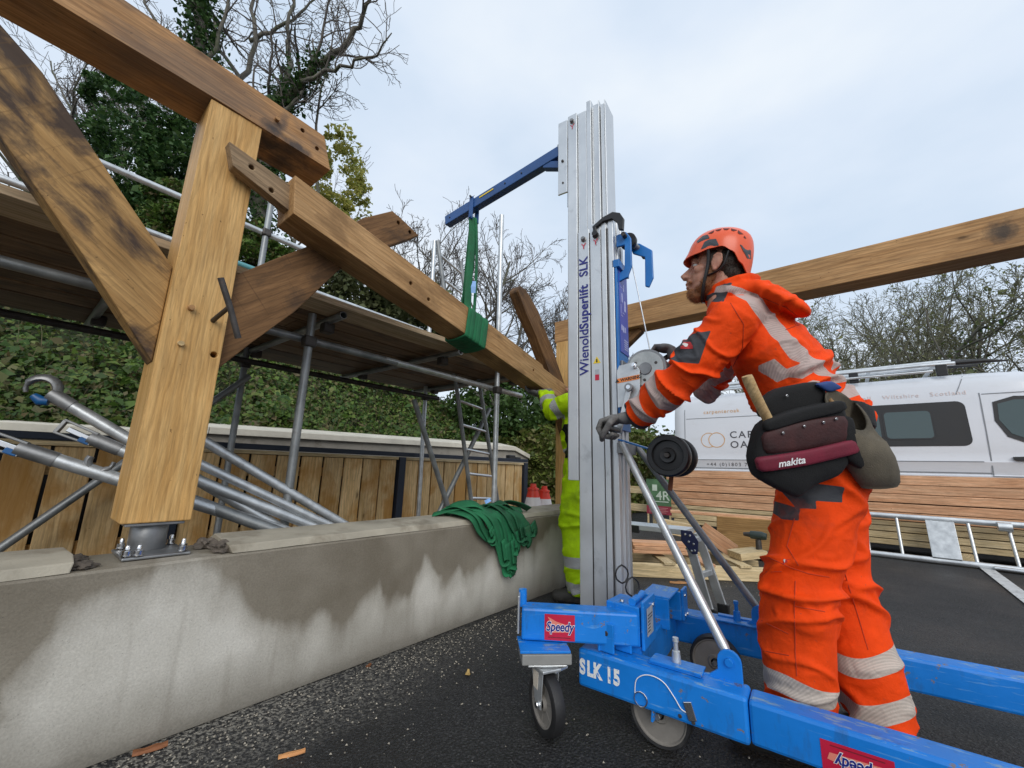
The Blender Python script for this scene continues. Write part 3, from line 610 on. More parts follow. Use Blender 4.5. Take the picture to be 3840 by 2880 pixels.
# carriage plate, jib
col('carriage_plate', [(.0, .270), (.0, .330), (.006, .333), (.012, .330), (.012, .270)], 2.515, 3.02, ALU)
col('carriage_plate', [(.13, .270), (.13, .333), (.142, .333), (.142, .270)], 2.515, 3.02, ALU)
jA, jB = lw(.05, .275, 2.860), lw(.075, 1.30, 2.705)
bar('jib', jA, jB, .055, .074, BLUEJ, lift, bevel=.004)
bar('jib_strut', jA.lerp(jB, .17)-Vector((0, 0, .03)), lw(.05, .275, 2.725), .045, .045, BLUEJ, lift, bevel=.003)
bar('jib_gusset', lw(.05, .27, 2.93), jA.lerp(jB, .08), .012, .09, BLUEJ, lift)
bar('jib_collar', jA.lerp(jB, .005), jA.lerp(jB, .065), .066, .082, STEEL, lift)
jd = (jB-jA).normalized(); jn = Vector((-1, 0, 0))
bar('jib_sticker', jA.lerp(jB, .555)+jn*.0305+Vector((0, 0, .012)), jA.lerp(jB, .675)+jn*.0305+Vector((0, 0, .012)), .001, .010, YELP, lift, bevel=0)
for t in (.33, .46, .95): disc('jib_bolt', jA.lerp(jB, t)+jn*.029, (1, 0, 0), .006, .006, BLACKP, lift, 10)
hk = jA.lerp(jB, .745)
for s_ in (-.034, .034): bar('hook_plate', hk+CB*s_+Vector((0, 0, .052)), hk+CB*s_-Vector((0, 0, .125)), .035, .009, BLUEJ, lift, up=tuple(CB))
tube('hook_pin', [hk+CB*-.055+Vector((0, 0, .048)), hk+CB*.05+Vector((0, 0, .048))], .007, IRON, lift, 8); tube('hook_pin', [hk+CB*-.05-Vector((0, 0, .112)), hk+CB*.05-Vector((0, 0, .112))], .009, BLUEJ, lift, 8)
for q, z in ((.168, 2.17), (.235, 2.985), (.098, 2.18)): lathe('mast_bolt', [(0, -.020), (.009, -.019), (.0125, -.014), (.0125, -.004), (.016, -.002), (.016, 0)], lw(-.001, q, z), CB, STEEL, lift, 12)
disc('mast_bolt', lw(-.002, .30, 2.735), CB, .008, .012, IRON, lift, 10); disc('mast_bolt', lw(-.002, .298, 2.585), CB, .006, .006, IRON, lift, 10)
for q, z in ((.168, 2.125), (.235, 2.945), (.098, 2.13)): text('check_mark', 'Y', face_M(lw(-.0030, q, z), -CQ, (0, 0, 1)), .05, REDP, lift)
# lettering running up the mast
tq = .168
text('lettering_thin', 'Wienold', face_M(lw(-.0022, tq, 1.515), (0, 0, 1), CQ), .072, NAVYP, lift, 0.0006)
text('lettering_bold', 'Superlift', face_M(lw(-.0022, tq, 1.768), (0, 0, 1), CQ), .070, NAVYP, lift, .0016, spacing=1.06)
text('lettering_bold', 'SLK', face_M(lw(-.0022, tq, 2.003), (0, 0, 1), CQ), .070, NAVYP, lift, .0012, spacing=1.05)
tri = [(.102+.020, 1.445), (.102-.020, 1.445), (.102, 1.482)]
def fl(name, pts, mat, off=-.0008, th=.0006):           # thin sticker on the mast face, points (q, z)
    return prism(name, [(q, z) for q, z in pts], 0, off-th, off, mat, lift, 0, LM)
fl('warning_sticker', tri, YELP, .0022); fl('warning_mark', [(.106, 1.45), (.098, 1.45), (.099, 1.468), (.105, 1.468)], BLACKP, .0014)
fl('sticker', [(.113, 1.355), (.091, 1.355), (.091, 1.385), (.113, 1.385)], REDP, .0022); fl('sticker', [(.113, 1.387), (.091, 1.387), (.091, 1.412), (.113, 1.412)], GREYTAG, .0022)
# blue winch column on the operator's side
def wb(name, p0, p1, q0, q1, z0, z1, mat, bevel=.002): return prism(name, [(p0, q0), (p1, q0), (p1, q1), (p0, q1)], 2, z0, z1, mat, lift, bevel, LM)
wb('winch_column', .004, .165, -.014, -.002, 1.10, 1.995, BLUEW); wb('instruction_plate', .030, .160, -.0175, -.0145, 1.50, 1.955, BLUEPL, 0)
def pl(x, z, w, h): wb('plate_mark', x, x+w, -.0185, -.0178, z, z+h, PLATEW, 0)
PLATEW = plain('pale_blue_print', (.42, .46, .74), .5, 0, .1, 9, 0)
for k in range(5): pl(.085, 1.525+k*.012, .06, .006)
for (x, z, w, h) in ((.045, 1.93, .06, .006), (.045, 1.62, .018, .03), (.07, 1.615, .02, .034), (.10, 1.62, .016, .03), (.045, 1.70, .03, .004), (.045, 1.71, .004, .05), (.07, 1.72, .03, .004), (.06, 1.78, .016, .05), (.10, 1.74, .025, .06), (.05, 1.86, .03, .004), (.09, 1.85, .012, .04)): pl(x, z, w, h)
wb('pulley_cap', .0, .168, -.03, .01, 1.955, 1.998, BLUEW)
# top pulley bracket, black catch arm
def yz(name, pts, p0, p1, mat, bevel=.004): return prism(name, pts, 0, p0, p1, mat, lift, bevel, LM)
for p0, m in ((.035, BLUEW), (.145, BLUEW)):
    yz('pulley_bracket', [(-.005, 2.16), (-.06, 2.165), (-.085, 2.12), (-.085, 1.96), (-.06, 1.90), (-.012, 1.885), (-.012, 1.93), (-.045, 1.95), (-.05, 2.09), (-.005, 2.09)] if p0 < .1 else [(-.04, 2.16), (-.10, 2.14), (-.165, 2.08), (-.165, 1.92), (-.14, 1.87), (-.12, 1.88), (-.125, 2.05), (-.06, 2.09)], p0, p0+.016, m)
tube('pulley_pin', [lw(.0, -.055, 2.135), lw(.20, -.055, 2.135)], .012, IRON, lift, 10); disc('pulley', lw(.09, -.055, 2.135), CB, .045, .03, BLACKP, lift, 24)
tube('pulley_pin', [lw(.12, -.075, 2.125), lw(.22, -.115, 2.10)], .016, STEEL, lift, 12); disc('pulley_nut', lw(.205, -.115, 2.10), CB, .028, .03, IRON, lift, 8)
yz('catch_arm', [(.108, 2.205), (.112, 2.225), (.05, 2.262), (-.005, 2.275), (-.045, 2.255), (-.065, 2.215), (-.06, 2.15), (-.035, 2.16), (-.03, 2.20), (0, 2.235), (.05, 2.236), (.075, 2.222), (.09, 2.215), (.092, 2.165), (.112, 2.16)], -.014, .006, BLACKP, .003)
disc('catch_pad', lw(-.01, .095, 2.175), CB, .016, .03, BLACKP, lift, 14)
# winch: side plates, drum, gear disc, crank
wb('winch_base', .02, .20, -.028, -.0145, 1.16, 1.45, STEEL)
def wdisc(name, p, q, z, r, th, mat): return disc(name, lw(p, q, z), CB, r, th, mat, lift, 36, .002)
wq, wz = -.150, 1.382; STEELL = plain('light_zinc', (.44, .46, .45), .42, .55, .2, 16, .15, 60, ((.2, .2, .19), 9, .55, .5))
wdisc('gear_guard', -.012, wq, wz, .096, .020, STEEL); wdisc('gear_face', -.024, wq, wz, .084, .006, STEELL); wdisc('gear_hub', -.028, wq, wz, .030, .010, STEEL); wdisc('drum_flange', .10, wq, wz, .092, .012, IRON); wdisc('drum', .045, wq, wz, .055, .11, GALV); wdisc('drum_flange', .150, wq-.005, wz-.005, .090, .016, BLACKP); wdisc('brake_disc', .168, wq-.005, wz-.005, .080, .012, STEEL)
for k in range(8):
    a_ = k*math.pi/4; wdisc('drum_bolt', .178, wq-.005+.066*math.cos(a_), wz-.005+.066*math.sin(a_), .006, .006, CHROME)
for k in range(3):
    a_ = .6+k*2.1; wdisc('gear_bolt', -.028, wq+.055*math.cos(a_), wz+.055*math.sin(a_), .007, .004, IRON)
yz('winch_plate', [(-.018, 1.200), (-.125, 1.215), (-.128, 1.375), (-.10, 1.415), (-.030, 1.405), (-.018, 1.38)], -.046, -.040, GALV, .001); yz('winch_plate', [(-.018, 1.19), (-.14, 1.20), (-.15, 1.39), (-.02, 1.40)], .19, .196, GALV, .001)
yz('warning_label', [(-.020, 1.318), (-.126, 1.330), (-.127, 1.352), (-.020, 1.340)], -.0475, -.0465, ORGP, 0)
text('label_text', '\u25B2 WARNING', face_M(lw(-.0478, -.073, 1.335), -CQ-Vector((0, 0, -.11)), (0, 0, 1)), .021, BLACKP, lift, .0006)
for q, z in ((-.105, 1.395), (-.085, 1.285)): lathe('axle_nut', [(0, -.026), (.007, -.026), (.007, -.014), (.013, -.013), (.013, 0)], lw(-.046, q, z), CB, CHROME, lift, 12)
disc('winch_bolt', lw(-.047, -.118, 1.235), CB, .006, .006, IRON, lift, 10)
ca, cb_ = lw(-.075, -.085, 1.287), lw(-.085, -.035, 1.085)
bar('crank_arm', ca+(ca-cb_)*.05, cb_+(cb_-ca)*.05, .008, .026, GALV, lift, up=tuple(CB.cross(ca-cb_))); disc('crank_hub', ca, CB, .019, .03, STEEL, lift, 16); tube('crank_axle', [ca-CB*.018, ca+CB*.06], .010, CHROME, lift, 12)
tube('crank_handle', [cb_+CB*.01, cb_-CB*.04, cb_-CB*.155], [.008, .014, .0145], BLACKP, lift, 14)
tube('winch_cable', [lw(.075, -.075, 1.985), lw(.07, -.09, 1.90), lw(.05, -.163, wz+.06)], .0032, GALV, lift, 8)
# black loading wheels on the back of the mast
ax = lw(0, -.245, .975)
for p in (-.065, .085):
    c = ax+CB*p; lathe('loading_wheel', [(.014, -.028), (.03, -.030), (.034, -.012), (.062, -.010), (.066, -.028), (.083, -.028), (.090, -.018), (.090, .018), (.083, .028), (.066, .028), (.062, .010), (.034, .012), (.03, .030), (.014, .028)], c, CB, BLACKP, lift, 40)
tube('loading_axle', [ax-CB*.11, ax+CB*.12], .010, IRON, lift, 10)
for p in (-.008, .035): bar('loading_bracket', lw(p, -.01, 1.05), ax+CB*(p), .008, .05, BLUEW, lift, up=tuple(CB))
bar('loading_strap', ax+CB*.01+Vector((0, 0, -.02)), ax+CB*.015+CQ*.02+Vector((0, 0, -.15)), .012, .018, plain('rusty_strap', (.16, .05, .02), .8, 0), lift)
wb('brace_clamp', -.03, .19, -.03, -.003, .985, 1.035, STEEL)
# ------------------------------------------------------------------ base frame
nd = Vector((.064, -.998, 0)).normalized(); npn = Vector((-nd.y, nd.x, 0)); N0 = Vector((1.487, .868, .185))+npn*.05
bar('front_leg', N0, N0+nd*.555, .106, .126, BLUE, lift, bevel=.010); bar('front_leg_extension', N0+nd*.557, N0+nd*2.7, .098, .116, BLUE, lift, bevel=.010)
fd = Vector((.150, -.9887, 0)).normalized(); fpn = Vector((-fd.y, fd.x, 0)); F0 = Vector((2.148, .80, .185))+fpn*.05
bar('front_leg', F0, F0+fd*.56, .106, .126, BLUE, lift, bevel=.010); bar('front_leg_extension', F0+fd*.562, F0+fd*2.7, .098, .116, BLUE, lift, bevel=.010)
bar('cross_member', Vector((1.592, .715, .195)), Vector((2.150, .775, .195)), .10, .15, BLUE, lift, bevel=.006)
bar('mast_foot', Vector((1.93, .76, .245)), Vector((1.905, 1.08, .245)), .20, .05, BLUE, lift, bevel=.004)
# rear outrigger with its caster
sA, sB = Vector((1.365, 1.045, .330)), Vector((1.612, .690, .330)); sdir = (sB-sA).normalized(); sn = Vector((sdir.y, -sdir.x, 0))
if sn.dot(_F) > 0: sn = -sn
bar('rear_outrigger', sA, sB, .085, .110, BLUE, lift, bevel=.008)
box('pin_tower', (1.585, .668, .272), (1.715, .80, .405), BLUE, lift, .004); bar('pin_tower_plate', Vector((1.585, .655, .345)), Vector((1.745, .672, .345)), .012, .165, BLUE, lift, bevel=.004)
bar('rating_label', Vector((1.617, .6495, .350)), Vector((1.695, .6575, .350)), .001, .095, GREYTAG, lift, bevel=0)
for k in range(6): bar('label_line', Vector((1.625, .6492, .318+k*.011)), Vector((1.655 if k < 4 else 1.685, .6492+.0032*(1 if k < 4 else 2), .318+k*.011)), .001, .003, BLACKP, lift, bevel=0)
tube('lock_tube', [(1.60, .70, .415), (1.74, .715, .415)], .014, BLUE, lift, 14)
for x0, x1 in ((1.90, 1.915), (2.055, 2.07)): bar('socket_side', Vector((x0, .665, .31)), Vector((x0-.01, .80, .31)), .012, .12, BLUE, lift)
bar('socket_top', Vector((1.89, .72, .372)), Vector((2.08, .74, .372)), .12, .010, BLUE, lift); bar('socket_back', Vector((1.90, .80, .31)), Vector((2.06, .815, .31)), .01, .11, IRON, lift)
bar('socket_cheek', Vector((2.075, .665, .31)), Vector((2.155, .672, .31)), .012, .13, BLUE, lift, bevel=.003)
for a_, c_ in ((Vector((1.515, .80, .30)), Vector((1.515, .735, .30))), (Vector((1.565, .755, .30)), Vector((1.565, .69, .30)))): bar('hinge_plate', a_, c_, .010, .10, BLUE, lift, bevel=.004)
bar('hinge_web', Vector((1.505, .795, .30)), Vector((1.570, .775, .30)), .010, .10, BLUE, lift, bevel=.003); disc('hinge_hole', (1.5085, .765, .315), (1, 0, 0), .009, .003, IRON, lift, 12)
for c in ((1.655, .72, .455), (1.735, .80, .475)):
    c = Vector(c); tube('pin_ring', [c+Vector((math.cos(k*.5236)*.034*.75, math.cos(k*.5236)*-.034*.5, math.sin(k*.5236)*.034*(1+.08*math.cos(2*k)))) for k in range(12)], .0035, BLACKP, lift, 8, closed=True)
for c in ((1.70, .66, .395), (2.105, .664, .345), (2.10, .664, .262), (2.13, .664, .262), (1.60, .74, .41)): disc('bolt', c, (0, 1, 0), .007, .014, CHROME, lift, 12)
# stickers on the frame
def sticker(c, right, up, n, w, h, flip=1):
    c = Vector(c); right = Vector(right).normalized()*flip; up = Vector(up)*flip; n = Vector(n).normalized()
    Mq = face_M(c+n*.0012, right, up)
    obj('red_sticker', pyd([(-w/2, -h/2, 0), (w/2, -h/2, 0), (w/2, h/2, 0), (-w/2, h/2, 0)], [(0, 1, 2, 3)]), REDP, lift, Mq)
    Mw = face_M(c+n*.0018, right, up); obj('sticker_arrow', pyd([(-.40*w, .40*h, 0), (-.28*w, .16*h, 0), (-.36*w, .02*h, 0), (-.24*w, -.06*h, 0), (-.36*w, -.22*h, 0), (.38*w, -.16*h, 0), (.42*w, .05*h, 0), (-.1*w, .22*h, 0)], [(0, 1, 7), (1, 2, 3, 7), (3, 4, 5, 6, 7)]), PINKP, lift, Mw)
    text('sticker_word', 'Speedy', face_M(c+n*.0022+up*(.02*h), right, up), h*.50, WHITEP, lift, h*.030, .18, .80, 0)
    text('sticker_word', 'Speedy', face_M(c+n*.0028+up*(.02*h), right, up), h*.50, NAVYP, lift, h*.012, .18, .80, 0)
    obj('sticker_line', pyd([(-.38*w, -.40*h, 0), (.36*w, -.40*h, 0), (.36*w, -.37*h, 0), (-.38*w, -.37*h, 0)], [(0, 1, 2, 3)]), plain('dark_red_print', (.16, .01, .02), .5), lift, face_M(c+n*.002, right, up))
sticker(sA.lerp(sB, .33)+sn*.0430+Vector((0, 0, -.004)), sdir, (0, 0, 1), sn, .112, .088)
sticker(N0+nd*.80-npn*.0495+Vector((0, 0, -.018)), nd, (0, 0, 1), -npn, .15, .078, flip=-1)
text('stencil', 'SLK', face_M(N0+nd*.055-npn*.0537+Vector((0, 0, .004)), nd, (0, 0, 1)), .062, STENC, lift, .0035, sx=.78) if False else None
def stencil():
    g = NG('chipped_white_paint'); ch = g.noise(g.co(src='Object'), 55, 6, .65); c = g.mix(g.ramp(ch, [(.56, 0), (.60, 1)]), (.78, .78, .76), (.01, .20, .62)); return g.set(c, .5)
ST = stencil()
for s_, d_, k_ in (('S', .018, 1), ('L', .048, 1), ('K', .077, 1), ('1', .122, 1), ('5', .150, 1)): text('stencil_letter', s_, face_M(N0+nd*d_-npn*.0537+Vector((0, 0, .002)), nd, (0, 0, 1)), .066, ST, lift, .0035, sx=.72, ext=.0002)
# retaining pin and wire
wp = [N0+nd*a_-npn*.056+Vector((0, 0, z_)) for a_, z_ in ((.215, -.030), (.222, .02), (.26, .045), (.31, .040), (.345, .005), (.365, -.022), (.385, -.028))]
tube('pin_wire', smoothpath(wp, 5), .0016, WHITEP, lift, 6); tube('pin_ring', [N0+nd*(.235+.022*math.cos(k*.5236))-npn*.057+Vector((0, 0, -.035+.022*math.sin(k*.5236))) for k in range(12)], .0022, CHROME, lift, 6, closed=True)
bar('pin_tab', N0+nd*.385-npn*.058+Vector((0, 0, .005)), N0+nd*.40-npn*.058+Vector((0, 0, -.045)), .004, .026, CHROME, lift, up=tuple(nd))
for a_, z_ in ((.36, -.045), (.40, -.05)): disc('bolt', N0+nd*a_-npn*.054+Vector((0, 0, z_)), npn, .006, .004, IRON, lift, 10)
# clamp plates with spring pins on both legs
for base, d, pn, so in ((N0, nd, npn, 1), (F0, fd, fpn, -1)):
    c = base+d*.335+pn*.03*so+Vector((0, 0, .068)); bar('clamp_plate', c-d*.085, c+d*.085, .085, .007, BLUE, lift, bevel=.002); bar('clamp_ridge', c-d*.08-pn*.03*so+Vector((0, 0, .006)), c+d*.09-pn*.03*so+Vector((0, 0, .006)), .03, .008, BLUE, lift, bevel=.002)
    lathe('spring_pin', [(0, .085), (.010, .085), (.011, .073), (.008, .070), (.008, .045), (.013, .043), (.015, .02), (.015, 0)], c, (0, 0, 1), GALV if so > 0 else BLUE, lift, 16)
# brace lugs and braces
for base, d, pn, aa, top, nm in ((N0, nd, npn, .500, lw(-.035, -.03, 1.03), 1), (F0, fd, fpn, .43, lw(.20, -.03, 1.03), 2)):
    c = base+d*aa+pn*(.04 if nm == 1 else -.04); Z = Vector((0, 0, 1)); pts = []
    for k in range(9): a_ = math.pi*k/8; pts.append((math.cos(a_)*.036, .118+math.sin(a_)*.036))
    prof = [(.036, .052)]+pts+[(-.036, .088), (-.062, .068), (-.085, .064), (-.085, .052)]
    Mq = Matrix(((-d.x, pn.x, 0, c.x), (-d.y, pn.y, 0, c.y), (0, 0, 1, c.z), (0, 0, 0, 1)))
    prism('brace_lug', [(-x, z) for x, z in prof], 1, -.006, .006, BLUE, lift, .002, Mq)
    lug = c+Z*.118; disc('lug_bolt', lug-pn*.010, pn, .013, .012, BLUE, lift, 8)
    e = lug+pn*.018; tube('brace_tube', [e, e.lerp(top, .05), e.lerp(top, .13), top], [.013, .017, .0165, .0165], GALV if nm == 1 else GALVD, lift, 16)
# fixed wheels
def bigwheel(c, axd, r):
    c = Vector(c); axd = Vector(axd).normalized()
    w = lathe('wheel', [(.016, -.020), (.024, -.022), (.03, -.016), (r*.80, -.015), (r*.84, -.021), (r*.88, -.021), (r*.88, .021), (r*.84, .021), (r*.80, .015), (.03, .016), (.024, .022), (.016, .020)], c, axd, TREADGREY, lift, 44)
    lathe('tyre', [(r*.878, -.023), (r*.96, -.024), (r, -.016), (r, .016), (r*.96, .024), (r*.878, .023)], c, axd, RUBBER, w, 44)
    tube('axle', [c-axd*.035, c+axd*.035], .010, STEEL, lift, 12); return w
bigwheel((1.566, .592, .101), (1, .06, 0), .101); bigwheel((2.115, .548, .103), (1, .12, 0), .103)
for c, s_ in (((1.566, .592, .101), -1), ((2.115, .548, .103), 1)):
    c = Vector(c); bar('wheel_bracket', c+Vector((s_*.030, .01, -.012)), c+Vector((s_*.030, .0, .075)), .008, .06, BLUE, lift, up=(1, 0, 0), bevel=.002); disc('wheel_nut', c+Vector((s_*.038, .0, 0)), (1, 0, 0), .012, .010, STEEL, lift, 6)
def caster(c, axd):
    c = Vector(c); axd = Vector(axd).normalized(); h = Vector((-axd.y, axd.x, 0))
    w = lathe('caster_wheel', [(.012, -.020), (.022, -.024), (.026, -.012), (.062, -.011), (.066, -.020), (.072, -.020), (.072, .020), (.066, .020), (.062, .011), (.026, .012), (.022, .024), (.012, .020)], c, axd, TREADGREY, lift, 40)
    lathe('tyre', [(.0715, -.021), (.084, -.023), (.096, -.019), (.0985, -.008), (.0985, .008), (.096, .019), (.084, .023), (.0715, .021)], c, axd, RUBBER, w, 44)
    for k in range(6):
        a_ = k*math.pi/3+.3; u = h*math.cos(a_)+Vector((0, 0, 1))*math.sin(a_); bar('spoke', c+u*.024, c+u*.064, .026, .012, TREADGREY, w, up=tuple(axd.cross(u)))
    top = c+Vector((0, 0, .112))+h*.03
    for s_ in (-1, 1):
        pts = [(-.020, -.014), (.018, -.010), (.030, .108), (-.052, .108)]
        Mq = Matrix(((h.x, axd.x, 0, c.x), (h.y, axd.y, 0, c.y), (0, 0, 1, c.z), (0, 0, 0, 1))); prism('fork', pts, 1, s_*.032-.002, s_*.032+.002, GALV, lift, .001, Mq)
        disc('axle_nut', c+axd*s_*.038, axd, .011, .010, CHROME, lift, 6)
        if s_ > 0: prism('fork_label', [(-.034, .045), (-.004, .043), (.002, .098), (-.036, .098)], 1, .0342, .0350, plain('paper_label', (.62, .56, .47), .7), lift, 0, Mq)
    bar('fork_crown', c+Vector((0, 0, .112))-h*.055, c+Vector((0, 0, .112))+h*.04, .075, .010, GALV, lift, bevel=.003)
    bar('brake_pedal', c+Vector((0, 0, .105))-axd*.01+h*.02, c+Vector((0, 0, .095))-axd*.085-h*.02, .035, .010, GALV, lift, bevel=.003)
    return top
cc = Vector((1.350, .918, .0985)); caster(cc, (-.90, .43, 0))
bar('caster_plate', Vector((1.318, .985, .222)), Vector((1.415, .885, .222)), .10, .008, GALV, lift); bar('spacer_block', Vector((1.300, 1.000, .2455)), Vector((1.425, .875, .2455)), .115, .034, plain('worn_grey_block', (.24, .24, .23), .7, .2, .25, 8, .2, 60, ((.02, .2, .6), 5, .62, .6)), lift, bevel=.003)
bar('caster_flange', Vector((1.308, 1.015, .2685)), Vector((1.432, .885, .2685)), .135, .008, BLUE, lift, bevel=.001)
bar('jack_plate', sA-sdir*.012+Vector((0, 0, -.035)), sA-sdir*.012+Vector((0, 0, .095)), .085, .007, GALV, lift, up=tuple(sdir), bevel=.002); tube('jack_tube', [sA-sdir*.0+sn*-.02+Vector((0, 0, .045)), sA+sn*-.02+Vector((0, 0, .105))], .016, BLUE, lift, 14)
# ------------------------------------------------------------------ sling round the beam
sl = thing('lifting_sling', 'green round sling looped from the blue jib round the hanging oak beam', 'sling', (1.82, 1.94, 1.9))
def ribbon(name, path, w, th, wd, mat, parent):               # flat strap: path points, width direction wd
    V = []; Fc = []; path = [Vector(p) for p in path]; n = len(path); wd = Vector(wd)
    for i, p in enumerate(path):
        t = (path[min(i+1, n-1)]-path[max(i-1, 0)]).normalized(); a_ = (wd-t*wd.dot(t)).normalized(); b_ = t.cross(a_)
        for u, v in ((-1, -.6), (-.55, -1), (.55, -1), (1, -.6), (1, .6), (.55, 1), (-.55, 1), (-1, .6)): V.append(p+a_*u*w/2+b_*v*th/2)
    for i in range(n-1):
        for k in range(8): Fc.append((i*8+k, i*8+(k+1) % 8, (i+1)*8+(k+1) % 8, (i+1)*8+k))
    Fc += [tuple(range(7, -1, -1)), tuple((n-1)*8+k for k in range(8))]
    return obj(name, pyd(V, Fc), mat, parent, smooth=True)
hkp = hk-Vector((0, 0, .112))
def loop(x, w, dx, k):
    zt_ = ztop(x)+.006+.003*(k % 2); zb = ztop(x)-hb-.008; yf, yb = 1.85-.008-.002*(k % 2), 2.035+.008
    pts = [(x, yb-.04, zt_), (x-.004, yb, zt_-.01), (x-.008, yb+.002, (zt_+zb)/2), (x-.012, yb, zb+.01), (x-.014, yb-.02, zb), (x-.016, (yf+yb)/2, zb-.006), (x-.02, yf+.02, zb), (x-.02, yf, zb+.012), (x-.012, yf-.003, (zt_+zb)/2), (x, yf, zt_-.012), (x, yf+.02, zt_+.003), (x, yf+.06, zt_+.012), (x-.002, (yf+yb)/2, zt_+.014), (x, yb-.04, zt_)]
    ribbon('strap', smoothpath(pts, 4), w, .011, (1, 0, s), GREENSL, sl)
for k in range(6): loop(1.772+k*.031, .036, 0, k)
for k, (ox, oy, bx_, by_) in enumerate(((-.016, -.004, 1.80, 1.90), (.012, .006, 1.86, 1.97), (-.004, .010, 1.83, 1.99), (.020, -.006, 1.89, 1.93))):
    a_ = hkp+Vector((ox, oy, .012)); e_ = Vector((bx_, by_, ztop(bx_)+.012)); m1 = a_.lerp(e_, .35)+Vector((random.uniform(-.02, .02), random.uniform(-.015, .015), 0)); m2 = a_.lerp(e_, .75)+Vector((random.uniform(-.012, .012), 0, 0))
    ribbon('strap', smoothpath([a_, m1, m2, e_, e_+Vector((.004, .0, -.02))], 5), .052, .012, (1, -.35+.3*k, 0), GREENSL, sl)
tagp = hkp.lerp(Vector((1.84, 1.92, ztop(1.84))), .72)
obj('care_label', pyd([(-.022, -.045, 0), (.022, -.045, 0), (.024, 0, .006), (.022, .045, 0), (-.022, .045, 0), (-.024, 0, .006)], [(0, 1, 2, 5), (5, 2, 3, 4)]), plain('pale_blue_label', (.22, .42, .78), .5), sl, face_M(tagp+Vector((-.012, -.03, 0)), (.64, -.77, 0), (.05, 0, 1)))
# ------------------------------------------------------------------ spare sling thrown over the wall
s2 = thing('spare_sling', 'crumpled green sling thrown over the top of the concrete wall', 'sling', (2.1, 1.9, .6))
def drape(x0, x1, xd, zd, w, k, m):
    zc = WT+.048; j = lambda a_: random.uniform(-a_, a_)
    pts = [(x0, 2.06+j(.03), zc+.012+j(.006)), ((x0*.7+x1*.3), 2.0+j(.03), zc+.035+j(.02)), ((x0+x1)/2, 1.93+j(.02), zc+.040+j(.015)), (x1, WY0-.008, zc-.002+j(.006)), (x1+(xd-x1)*.4, WY0-.026, zc-.075), (x1+(xd-x1)*.8, WY0-.024, (zc+zd)/2-.04), (xd, WY0-.022+j(.006), zd+.02), (xd+.012, WY0-.034, zd), (xd+.035, WY0-.036, zd+.02), (x1+(xd-x1)*.85+.03, WY0-.034, (zc+zd)/2)]
    ribbon('strap', smoothpath(pts, 5), w*1.45, .008, (1, .25+j(.5), .1+j(.2)), m, s2)
for a_ in ((1.78, 1.86, 2.00, .46, .055), (1.80, 1.90, 2.02, .43, .05), (1.86, 1.96, 2.14, .30, .06), (1.92, 2.02, 2.17, .235, .055), (1.98, 2.05, 2.20, .245, .05), (2.03, 2.10, 2.22, .27, .05), (2.12, 2.17, 2.30, .42, .06), (2.16, 2.22, 2.36, .40, .055), (2.22, 2.30, 2.44, .45, .055), (2.10, 2.14, 2.24, .36, .05), (2.2, 2.26, 2.33, .43, .05)):
    drape(*a_, 0, GREENSD if a_[0] > 2.1 else GREENSL)
for k in range(7):
    x = 1.74+k*.09; pts = [(x, 2.05, WT+.05), (x+.06, 1.98, WT+.075+.03*math.sin(k*1.3)), (x+.15, 1.92, WT+.09+.025*math.sin(k*2.1)), (x+.22, 1.87, WT+.055)]
    ribbon('strap', smoothpath(pts, 5), .080, .008, (.3, 1, .5*math.sin(k*1.7)), GREENSL if k < 4 else GREENSD, s2)
obj('care_label', pyd([(-.03, -.012, 0), (.03, -.012, .004), (.03, .012, 0), (-.03, .012, .003)], [(0, 1, 2, 3)]), plain('pale_blue_label', (.22, .42, .78), .5), s2, face_M((2.06, 1.885, WT+.13), (1, .1, .25), (0, .5, 1)))
# ================================================================== van
van = thing('white_van', 'white long panel van with roof rack parked behind the timber stack', 'van', (9.3, -.5, 0))
VX = 8.3
def carpaint(name, col):
    g = NG(name); n = g.noise(g.co(), 1.2, 5); c = g.ramp(n, [(.3, [q*.94 for q in col]), (.7, col)])
    d = g.noise(g.co((1, 1, 3)), 4, 7, .65); c = g.mix(g.ramp(d, [(.55, 0), (.75, .18)]), c, (.45, .42, .38)); m = g.set(c, .22, 0, .5); g.p.inputs['Coat Weight'].default_value = .4; g.p.inputs['Coat Roughness'].default_value = .08; return m
VWHITE = carpaint('white_van_paint', (.66, .685, .73))
def glassy(name, col):
    g = NG(name); m = g.set(col, .06, 0, .6); return m
VGLASS = glassy('tinted_van_glass', (.022, .032, .034)); VGLASS2 = glassy('clear_van_glass', (.055, .085, .088)); VBLACK = plain('van_black_trim', (.014, .014, .015), .5); VGREY = plain('seam_grey', (.20, .215, .235), .6, 0, .05, 6, 0)
NEAR = [(.14, .30), (.07, .42), (.035, .60), (.012, .85), (0.0, .98), (.022, 1.0), (.016, 1.10), (.004, 1.165), (.012, 1.18), (.016, 1.30), (.045, 1.60), (.105, 2.05), (.15, 2.26), (.20, 2.36), (.30, 2.43), (.52, 2.475), (1.0, 2.49)]
def sideX(z):
    for (a0, z0), (a1, z1) in zip(NEAR, NEAR[1:]):
        if z0 <= z <= z1: return VX+a0+(a1-a0)*(z-z0)/(z1-z0)
    return VX
